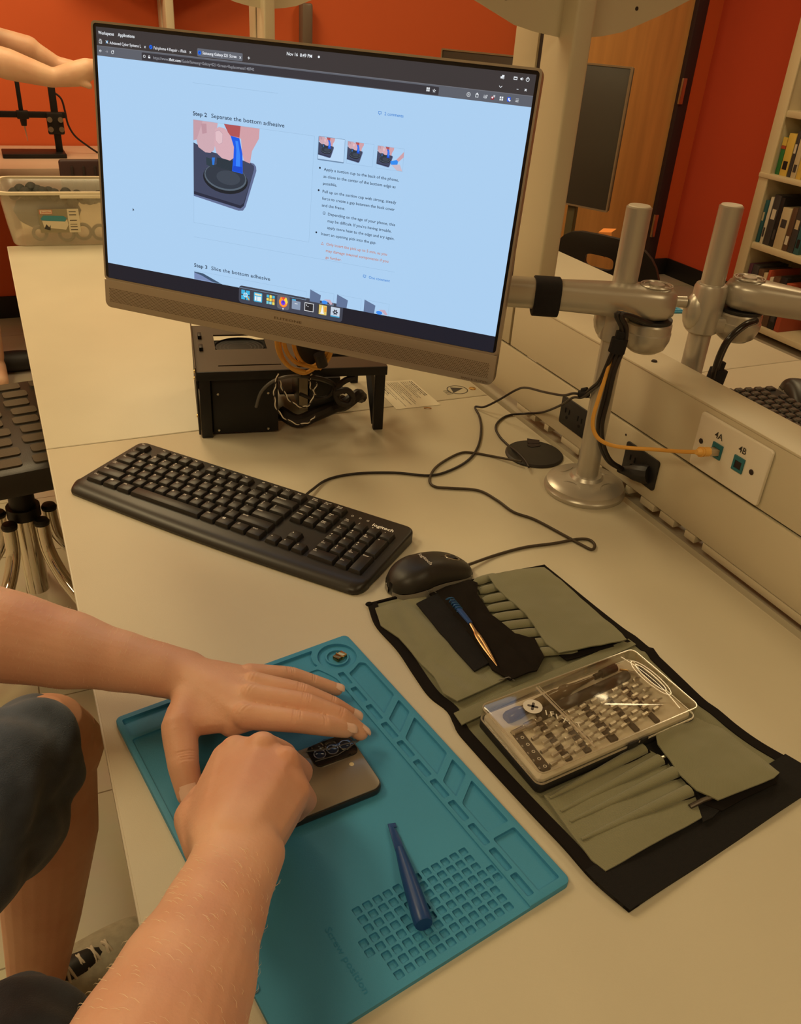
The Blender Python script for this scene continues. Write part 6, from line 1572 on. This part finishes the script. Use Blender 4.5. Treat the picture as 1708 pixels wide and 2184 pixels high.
def creases(me, L, region, smooth_at=()):
    """subdivide inside region (spheres), then press wrinkle lines and raise tendons: L = (point, axis, reach, depth, width)"""
    bm = bmesh.new(); bm.from_mesh(me)
    for c, r_ in smooth_at:
        vs_ = [v for v in bm.verts if (v.co-c).length < r_]
        for _ in range(20): bmesh.ops.smooth_vert(bm, verts=vs_, factor=.5, use_axis_x=True, use_axis_y=True, use_axis_z=True)
    es = [e for e in bm.edges if any(((e.verts[0].co-c).length < r_) for c, r_ in region)]
    bmesh.ops.subdivide_edges(bm, edges=es, cuts=1, use_grid_fill=True)
    bm.normal_update(); bm.verts.ensure_lookup_table()
    co = np.array([v.co[:] for v in bm.verts]); no = np.array([v.normal[:] for v in bm.verts]); dsp = np.zeros(len(co))
    for (p_, ax_, reach, dep, wid) in L:
        p_ = np.array(p_); ax_ = np.array(ax_)/np.linalg.norm(ax_); q = co-p_; s_ = q@ax_; d2 = (q*q).sum(1)
        dsp -= dep*np.exp(-(s_/wid)**2)*np.exp(-np.maximum(0, d2-s_**2)/(reach*reach))*(d2 < (reach*2.5)**2)
    co2 = co+no*dsp[:, None]
    for v, c_ in zip(bm.verts, co2): v.co = Vector(c_)
    bm.to_mesh(me); bm.free()
V3 = Vector
per = thing('person', 'seated person in dark denim shorts working on the phone with bare forearms', 'person', (-.40, .33, FLOOR))
B = MB()
# left hand, flat on the phone
lW = V3((.064, .618, .050)); lE = V3((-.165, .716, .112)); lS = V3((-.335, .50, .27))
LH = {'i': [(.114, .532, .0555), (.1546, .5115, .054), (.1782, .5053, .046), (.1985, .5056, .034)],
      'm': [(.124, .552, .0575), (.1690, .5295, .053), (.1975, .5155, .040), (.2130, .5065, .0245)],
      'r': [(.1315, .572, .053), (.1725, .5530, .045), (.1990, .5400, .032), (.2165, .5330, .0190)],
      'p': [(.134, .592, .046), (.1735, .5895, .035), (.1955, .5835, .024), (.2165, .5770, .0140)]}
LRd = {'i': [.0118, .0100, .0090, .0076], 'm': [.0118, .0102, .0092, .0076], 'r': [.0112, .0094, .0085, .0070], 'p': [.0106, .0086, .0077, .0065]}
wr = {'i': (.081, .604, .048), 'm': (.073, .612, .050), 'r': (.068, .621, .049), 'p': (.066, .632, .044)}
for k in 'imrp': chain_mesh(B, LH[k], LRd[k])
hull(B, [(V3(LH[k][0])-V3((0, 0, .003)), .0102) for k in 'imrp']+[(V3(LH[k][0])+(V3(LH[k][1])-V3(LH[k][0]))*.22-V3((0, 0, .004)), .0075) for k in 'imr']+[(V3(wr[k]), .0165 if k in 'mr' else .0140) for k in 'imrp']+[(V3(wr[k])-V3((-.012, .006, .012)), .012) for k in 'imrp']+[(V3(LH[k][0])-V3((.012, -.004, .013)), .009) for k in 'imrp'])
LT = [(.083, .590, .043), (.0610, .5505, .042), (.0570, .5170, .032), (.0572, .4965, .0200)]
chain_mesh(B, LT, [.0175, .0158, .0132, .0112])
hull(B, [(V3(LT[0]), .0165), (V3(LT[1])+V3((.003, .004, 0)), .0120), (V3((.094, .556, .043)), .0095), (V3(LH['i'][0])-V3((.006, -.004, .008)), .0085), (V3(wr['i']), .014)])
hull(B, [(V3(LT[0])-V3((.004, 0, 0)), .0150), (lW, .0190), (V3(wr['i']), .0150)])
dA = (lE-lW).normalized()
oval(B, [lW-dA*.020, lW+dA*.015, lW+dA*.05, lW+dA*.095, lW+dA*.15, lW+dA*.20, lE], [.0285, .0300, .0330, .0410, .0465, .0475, .0450], [.0185, .0205, .0240, .0310, .0370, .0400, .040])
chain_mesh(B, [lE, lE.lerp(lS, .5), lS], [.041, .046, .055])
# right hand, a fist pulling up over the phone
rW = V3((.0600, .3550, .1010)); rE = V3((-.073, .136, .160)); rS = V3((-.30, .13, .36))
RH = {'i': [(.0900, .4675, .0840), (.1120, .4905, .0540), (.1060, .4880, .0270), (.0929, .4790, .0290)],
      'm': [(.1080, .4560, .0915), (.1300, .4730, .0600), (.1240, .4740, .0300), (.1070, .4662, .0290)],
      'r': [(.1205, .4380, .0900), (.1375, .4525, .0590), (.1290, .4570, .0310), (.1120, .4510, .0290)],
      'p': [(.1230, .4195, .0785), (.1350, .4335, .0480), (.1300, .4420, .0270), (.1150, .4380, .0260)]}
RRd = {'i': [.0130, .0112, .0100, .0085], 'm': [.0138, .0116, .0104, .0088], 'r': [.0130, .0110, .0098, .0084], 'p': [.0120, .0105, .0090, .0078]}
wq = {'i': (.0520, .3840, .1000), 'm': (.0600, .3790, .1050), 'r': (.0690, .3720, .1040), 'p': (.0760, .3650, .0960)}
for k in 'imrp': chain_mesh(B, RH[k], RRd[k])
hull(B, [(V3(RH[k][0])-V3((0, 0, .0015)), .0120) for k in 'imrp']+[(V3(wq[k]), .0155 if k in 'mr' else .0135) for k in 'imrp']+[(V3(wq[k])-V3((0, -.006, .018)), .014) for k in 'imrp']+[(V3(RH[k][0])-V3((.010, .004, .020)), .0115) for k in 'imrp'])
RT_ = [(.0530, .3950, .0820), (.0500, .4290, .0700), (.0630, .4610, .0500), (.0800, .4780, .0340)]
chain_mesh(B, RT_, [.0185, .0158, .0130, .0108])
hull(B, [(V3(RT_[0]), .0165), (V3(RT_[1]), .0140), (V3((.082, .445, .070)), .012), (V3(wq['i']), .0130)])
hull(B, [(V3(RT_[1])+V3((.003, -.004, .004)), .0135), (V3(wq['i']), .0150), (V3(RH['i'][0])+V3((-.006, .000, -.004)), .0130), (V3((.0750, .4520, .0800)), .0115), (V3(RH['m'][0]), .0110)])
dB = (rE-rW).normalized()
oval(B, [rW-dB*.022, rW+dB*.01, rW+dB*.045, rW+dB*.09, rW+dB*.14, rW+dB*.20, rE], [.0300, .0300, .0325, .0395, .0450, .0470, .0450], [.0200, .0205, .0240, .0305, .0360, .0395, .040], up=(.35, .15, 1))
hull(B, [(rW+V3((0, 0, 0)), .0190), (V3(wq['i'])-V3((0, 0, .006)), .0150), (V3(wq['p'])-V3((0, 0, .006)), .0140), (rW-dB*.02, .020)])
chain_mesh(B, [rE, rE.lerp(rS, .5), rS], [.041, .047, .056])
# legs
kL = V3((-.060, .818, -.190)); aL = V3((-.140, .818, -.665)); hL = V3((-.395, .475, -.135)); kR = V3((-.108, .425, -.168)); hR = V3((-.45, .20, -.14)); aR = V3((-.20, .40, -.665))
for h_, k_, a_ in ((hL, kL, aL), (hR, kR, aR)):
    chain_mesh(B, [h_, h_.lerp(k_, .5), k_], [.078, .068, .054], 24); m_ = k_.lerp(a_, .33)+(V3((-.018, -.012, 0)))
    chain_mesh(B, [k_, k_.lerp(a_, .30)+V3((.004, -.004, 0)), k_.lerp(a_, .65)+V3((.004, 0, 0)), a_], [.058, .064, .051, .036], 24); chain_mesh(B, [k_+V3((.012, .006, -.02))], [.054])
for a_, d in ((aL, V3((.93, .36, 0))), (aR, V3((.9, .4, 0)))): chain_mesh(B, [a_, a_+V3((0, 0, -.03)), a_+d*.12+V3((0, 0, -.045))], [.033, .036, .028])
pel = V3((-.455, .345, -.13)); ch_ = V3((-.37, .32, .20)); nk = V3((-.315, .31, .37))
for s_ in (-1, 1): chain_mesh(B, [pel+V3((0, .07*s_, 0)), pel.lerp(ch_, .5)+V3((0, .055*s_, 0)), ch_+V3((0, .085*s_, 0))], [.10, .095, .105], 24)
chain_mesh(B, [lS, ch_.lerp(nk, .6), rS], [.055, .075, .055], 24); chain_mesh(B, [ch_.lerp(nk, .5), nk, nk+V3((.025, 0, .07))], [.065, .054, .050], 20)
hd = nk+V3((.055, .0, .150)); B.ell(hd, (.098, .075, .118), 28); B.ell(hd+V3((.040, .0, -.058)), (.055, .055, .050), 20)
B.ell(hd+V3((.100, 0, -.020)), (.018, .014, .024), 12); B.ell(hd+V3((.0, .076, -.012)), (.016, .008, .026), 12); B.ell(hd+V3((.0, -.076, -.012)), (.016, .008, .026), 12)
B.ell(hd+V3((.086, 0, -.058)), (.014, .026, .009), 12)
me = fuse(B, .0018, 3)
CL = []
def fingerlines(P, sc=1.0):
    P = [V3(p) for p in P]
    a1 = (P[2]-P[0]).normalized()
    for q in (-.0030, -.001, .0011, .0032): CL.append((tuple(P[1]+a1*q+V3((0, 0, .008))), tuple(a1), .0062, .00085*sc, .00070))
    a2 = (P[3]-P[1]).normalized()
    for q in (-.0011, .0011): CL.append((tuple(P[2]+a2*q+V3((0, 0, .008))), tuple(a2), .0055, .00060*sc, .00060))
for k in 'imrp': fingerlines(LH[k])
P = [V3(p) for p in LT]; a1 = (P[3]-P[1]).normalized()
for q in (-.0042, -.0018, .0006, .0030): CL.append((tuple(P[2]+a1*q+V3((0, 0, .008))), tuple(a1), .0080, .0010, .0008))
for k in 'imr':
    c_ = V3(LH[k][0]); a = (c_-V3(wr[k])).normalized()
    for q in (-.006, -.003, 0, .003): CL.append((tuple(c_+a*q+V3((0, 0, .010))), tuple(a), .0075, .00050, .0009))
    CL.append((tuple(c_+V3((0, 0, .012))), tuple(a), .006, -.0011, .007))                      # knuckle mounds
for k in 'imrp':
    c_ = V3(RH[k][0]); a = (c_-V3(wq[k])).normalized(); CL.append((tuple(c_+V3((.003, 0, .010))), tuple(a), .008, -.0016, .008))
    b = V3(RH[k][0]).lerp(V3(RH[k-0 if False else k][1]), .5)
# valleys between neighbouring knuckles and tendons on the back of each hand
for H_, Wk in ((LH, wr), (RH, wq)):
    for k1, k2 in (('i', 'm'), ('m', 'r'), ('r', 'p')):
        c_ = (V3(H_[k1][0])+V3(H_[k2][0]))/2+V3((0, 0, .010)); ax_ = (V3(H_[k2][0])-V3(H_[k1][0])).normalized(); CL.append((tuple(c_), tuple(ax_), .012, .00025 if H_ is LH else .0001, .0042))
creases(me, CL, [(V3((.15, .54, .04)), .10), (V3((.11, .44, .07)), .080)], [(V3((.072, .606, .055)), .036), (V3((.090, .580, .058)), .036), (V3((.100, .556, .056)), .020), (V3((.085, .560, .050)), .022), (V3((.060, .375, .105)), .038), (V3((.090, .415, .100)), .026)])
body = place(me, 'body', M_SKIN, per)
# fingernails
M_NAIL = mat('nail', (.90, .62, .50), .22, coat=.4)
def nail(P, rad, up=(0, 0, 1), tw=0, ln=.0055, wd=.0046, nm='fingernail'):
    P = [V3(p) for p in P]; d = (P[3]-P[2]).normalized(); u = (V3(up)-d*V3(up).dot(d)).normalized(); s_ = d.cross(u)
    u2 = (u*math.cos(tw)+s_*math.sin(tw)); s2 = d.cross(u2); c_ = P[3]+d*.0015
    mb = MB(); V = []; F = []; NU, NV = 8, 8; r_ = rad+.00035
    for i in range(NU+1):
        for j in range(NV+1):
            a = (j/NV-.5)*2*math.asin(min(.95, wd/r_)); t = i/NU; w_ = 1 if .15 < t < .8 else (.82 if t <= .15 else .86)
            zz = r_*math.cos(a*w_); V.append(tuple(c_+d*((t-.5)*2*ln)+s2*(r_*math.sin(a*w_))+u2*(zz-.0012*(max(0, t-.6)/.4)**2)))
    for i in range(NU):
        for j in range(NV): F.append((i*(NV+1)+j, i*(NV+1)+j+1, (i+1)*(NV+1)+j+1, (i+1)*(NV+1)+j))
    n0 = len(V); V += [tuple(V3(v)-u2*.0009) for v in V]; F += [tuple(k+n0 for k in reversed(f)) for f in F]
    mb.add(V, F); build(nm, mb, M_NAIL, body, smooth=60, recalc=False)
nail(LH['i'], .0076, tw=.40, ln=.0062, wd=.0052); nail(LH['m'], .0074, up=(.5, 0, .9)); nail(LH['r'], .0070, tw=.2); nail(LH['p'], .0063, tw=.15, ln=.0048, wd=.0042); nail(LT, .0114, tw=.15, ln=.0070, wd=.0078, nm='thumbnail')
# fine pale hairs on the forearms
from mathutils.bvhtree import BVHTree
bt2 = BVHTree.FromPolygons([v.co.copy() for v in me.vertices], [tuple(p_.vertices) for p_ in me.polygons])
inv = WM[per].inverted(); random.seed(9); hr = MB()
for (w_, e_, n_) in ((lW, lE, 600), (rW, rE, 700)):
    d = (e_-w_).normalized(); s_, u_, _ = frame(d)
    for _ in range(n_):
        t = random.uniform(.0, .95); a = random.uniform(0, 2*math.pi); p0 = w_.lerp(e_, t); o_ = (s_*math.cos(a)+u_*math.sin(a))
        hit, nrm, idx, ds = bt2.ray_cast(inv @ (p0+o_*.12), -(o_), .12)
        if hit is None: continue
        q = WM[per] @ hit; l_ = random.uniform(.003, .0065); side = d.cross(nrm).normalized()
        tg = (-d*random.uniform(-.1, .35)+side*1.0+nrm*.18).normalized()
        hr.tube([q, q+tg*l_*.5+nrm*.0010, q+tg*l_+nrm*.0002], [.00010, .00008, .00003], 3, caps=False)
build('arm_hair', hr, mat('hair_pale', (.95, .78, .55), .35), body, smooth=60, recalc=False, kind='stuff')
ml = MB(); ml.ell(V3((.020, .275, .158)), (.003, .002, .0012), 8)
# shirt, shorts, shoes, hair
def cloth(chains, voxel, name, mt, par, sm=4, label=None, wr_=None):
    mb = MB()
    for P, r_ in chains: chain_mesh(mb, P, r_, 24)
    m_ = fuse(mb, voxel, sm, name)
    if wr_:
        co = np.empty(len(m_.vertices)*3); m_.vertices.foreach_get('co', co); co = co.reshape(-1, 3); no = np.array([v.normal[:] for v in m_.vertices])
        d = wr_*(np.sin(co[:, 0]*70+co[:, 1]*45+np.sin(co[:, 2]*60)*1.5)+.6*np.sin(co[:, 1]*120-co[:, 2]*80))
        co += no*d[:, None]; m_.vertices.foreach_set('co', co.ravel())
    return place(m_, name, mt, par, label)
cloth([([pel+V3((0, .07*s_, .02)), pel.lerp(ch_, .5)+V3((0, .06*s_, 0)), ch_+V3((0, .088*s_, 0))], [.112, .108, .115]) for s_ in (-1, 1)]+[([lS, ch_.lerp(nk, .5), rS], [.062, .083, .062]), ([lS, lS.lerp(lE, .5)], [.062, .060]), ([rS, rS.lerp(rE, .45)], [.063, .060])], .006, 'shirt', M_SHIRT, per, wr_=.0015)
uL = (kL-hL).normalized(); uR = (kR-hR).normalized()
cloth([([pel+V3((0, .09*s_, -.02)), pel+V3((0, .08*s_, .04))], [.115, .112]) for s_ in (-1, 1)]+[([hL, hL.lerp(kL, .5), kL-uL*.018+V3((-.006, -.002, .004))], [.092, .084, .064]), ([hR, hR.lerp(kR, .5), kR-uR*.005], [.092, .086, .078]),
      ([hL.lerp(kL, .45)-V3((0, 0, .03)), kL-uL*.055-V3((.012, .020, .045))], [.088, .070]), ([kL-uL*.02+V3((-.012, -.012, -.02))], [.066])], .0045, 'shorts', M_DENIM, per, wr_=.0034, label='dark denim shorts')
def shoe(a_, d, nm_label):
    d = d.normalized(); s_ = V3((-d.y, d.x, 0)); M_ = Matrix((d, s_, V3((0, 0, 1)))).transposed().to_4x4(); M_.translation = V3((a_.x, a_.y, FLOOR))
    mb = MB(); N_ = 22
    def w(t): return .036+.014*math.sin(math.pi*min(1, t*1.05))**.7*(1 if t > .4 else .5)-.006*(t < .12)
    V = []; F = []; prof = []
    for i in range(N_+1):
        t = i/N_; x = -.085+.285*t; hw_ = w(t)*(1-abs(2*t-1)**5)**.5+.004; top = (.095-.040*max(0, (t-.25)/.75)**.8 if t > .25 else .095)*(1-.35*max(0, (t-.85)/.15)**2)
        for j in range(13):
            a = math.pi*j/12; V.append((x, hw_*math.cos(a), .028+(top-.028)*math.sin(a)**.8))
    for i in range(N_):
        for j in range(12): F.append((i*13+j, i*13+j+1, (i+1)*13+j+1, (i+1)*13+j))
    F += [tuple(range(13)), tuple(N_*13+j for j in range(13))]+[tuple([i*13 for i in range(N_+1)]+[i*13+12 for i in range(N_, -1, -1)])]
    mb.add(V, F, 0, M_); up_ = build('shoe', mb, mat('shoe_olive', (.42, .385, .29), .7, noise=.2, nscale=60, bump=.2, bscale=500), per, smooth=60, label=nm_label)
    so = MB().prism([(x, y) for x, y in [(-.088+.291*i/N_, (w(i/N_)*(1-abs(2*i/N_-1)**5)**.5+.007)) for i in range(N_+1)]]+[(-.088+.291*i/N_, -(w(i/N_)*(1-abs(2*i/N_-1)**5)**.5+.007)) for i in range(N_, -1, -1)], .001, .030, 0, M_, bev=.005)
    build('sole', so, mat('sole', (.35, .29, .2), .6), up_)
    lc = MB()
    for k in range(5):
        x = .020+k*.021; z = .0865-.0055*k; 
        for q in (1, -1): lc.tube(catmull([(x, -.026*q, z-.010), (x+.006, 0, z+.008), (x+.012, .026*q, z-.012)], 4), .0026, 6, 0, M_)
    build('laces', lc, mat('laces', (.62, .55, .44), .7), up_)
    tg = MB().ell((.045, 0, .066), (.058, .024, .020), 14, 0, M_); build('tongue', tg, M_BLACK, up_)
    cap = MB().tube(catmull([(.125, -.044, .035), (.112, -.022, .058), (.108, 0, .065), (.112, .022, .058), (.125, .044, .035)], 5), .0016, 6, 0, M_); build('toe_seam', cap, M_INK, up_)
shoe(aL, V3((.93, .36, 0)), 'worn olive-grey laced sneaker'); shoe(aR, V3((.9, .4, 0)), None)
hb = MB(); hb.ell(hd+V3((-.015, 0, .020)), (.102, .084, .112), 24); build('hair', hb, mat('hair_brown', (.06, .035, .02), .7, bump=.5, bscale=300), per)
for s_ in (1, -1): build('eye', MB().ell(hd+V3((.084, .030*s_, .000)), (.010, .012, .008), 12), mat('eye', (.6, .55, .5), .2), per)
# the seat under the person
ps2 = thing('stool', 'black stool under the seated person', 'stool', (-.47, .34, FLOOR))
build('seat', MB().cyl((-.47, .34, -.30), (-.47, .34, -.246), .17, n=32), M_BLACK, ps2); build('column', MB().cyl((-.47, .34, FLOOR+.05), (-.47, .34, -.30), .025), M_CHROME, ps2)
for k in range(5): a = R(72*k); build('leg', MB().tube([(-.47, .34, FLOOR+.07), (-.47+.26*math.cos(a), .34+.26*math.sin(a), FLOOR+.02)], [.02, .013], 10), M_CHROME, ps2)

# ---- the person standing at the back table
p2 = thing('person', 'standing person at the far left, bare arm reaching out over the back table', 'person', (-.10, 3.36, FLOOR))
B = MB(); sk2 = skin_mat('skin_far', (.76, .50, .34), (.70, .40, .26))
hipz = FLOOR+.95; shz = FLOOR+1.42
for s_ in (-1, 1):
    x = -.20+.09*s_
    chain_mesh(B, [(x, 3.38, hipz), (x, 3.37, FLOOR+.50), (x, 3.40, FLOOR+.10)], [.085, .058, .040], 16); chain_mesh(B, [(x, 3.40, FLOOR+.06), (x+.01, 3.30, FLOOR+.04)], [.04, .032])
    chain_mesh(B, [(-.20+.06*s_, 3.38, hipz), (-.20+.07*s_, 3.37, FLOOR+1.2), (-.20+.08*s_, 3.36, FLOOR+1.33)], [.11, .105, .10], 16)
chain_mesh(B, [(-.30, 3.36, shz), (.06, 3.36, shz)], [.055, .055]); chain_mesh(B, [(-.12, 3.36, shz), (-.11, 3.34, shz+.12)], [.05, .048]); B.ell((-.11, 3.33, shz+.23), (.078, .095, .118), 20); B.ell((-.11, 3.425-.19, shz+.22), (.014, .016, .022), 10)
# near arm: upper arm down, forearm out to the right
e1 = aty(-45, 118, 3.25); w1_ = aty(112, 166, 3.22); h1 = aty(160, 158, 3.22); h2 = aty(186, 148, 3.22)
chain_mesh(B, [(.05, 3.34, shz), e1.lerp(V3((.05, 3.34, shz)), .4), e1], [.052, .048, .044]); chain_mesh(B, [e1, e1.lerp(w1_, .4), w1_], [.044, .046, .030])
chain_mesh(B, [w1_, h1, h2], [.028, .038, .034]); 
for k, (x, y) in enumerate(((200, 132), (206, 142), (207, 152), (203, 163))): q = aty(x, y, 3.22+.01*k); q2 = aty(x+14, y+4, 3.24+.01*k); chain_mesh(B, [h2, q, q2], [.016, .0115, .009])
chain_mesh(B, [h1, aty(178, 178, 3.20), aty(192, 184, 3.20)], [.016, .012, .010])
e2 = aty(60, 105, 3.45); w2 = aty(120, 138, 3.45); chain_mesh(B, [(-.28, 3.38, shz), (-.12, 3.46, shz-.22), e2], [.05, .045, .042]); chain_mesh(B, [e2, w2, aty(150, 150, 3.44), aty(170, 152, 3.44)], [.038, .028, .034, .028])
for k in range(4): chain_mesh(B, [aty(165, 150, 3.44), aty(182, 144+5*k, 3.44)], [.014, .009])
me2 = fuse(B, .006, 4); b2_ = place(me2, 'body', sk2, p2)
cloth([([(-.20+.06*s_, 3.38, hipz+.04), (-.20+.075*s_, 3.37, FLOOR+1.2), (-.20+.085*s_, 3.36, FLOOR+1.33)], [.125, .120, .112]) for s_ in (-1, 1)]+[([(-.30, 3.36, shz), (.055, 3.36, shz)], [.062, .062]), ([(.05, 3.34, shz), e1.lerp(V3((.05, 3.34, shz)), .45)], [.062, .058]), ([(-.28, 3.38, shz), (-.16, 3.44, shz-.16)], [.060, .056])], .01, 'shirt', mat('tan_shirt', (.42, .33, .20), .85), p2, wr_=.003, label='tan shirt')
cloth([([(-.20+.085*s_, 3.38, hipz+.03), (-.20+.09*s_, 3.37, FLOOR+.50)], [.105, .085]) for s_ in (-1, 1)], .01, 'shorts', mat('khaki', (.33, .25, .14), .85), p2)
sh2 = MB()
for s_ in (-1, 1): sh2 = MB().ell((-.13+.09*s_, 3.40+.10*s_, FLOOR+.040), (.140, .050, .040), 18); build('shoe', sh2, M_BLACK, p2)
build('hair', MB().ell((-.11, 3.345, shz+.26), (.086, .100, .105), 18), mat('hair_dark', (.03, .02, .015), .8), p2)
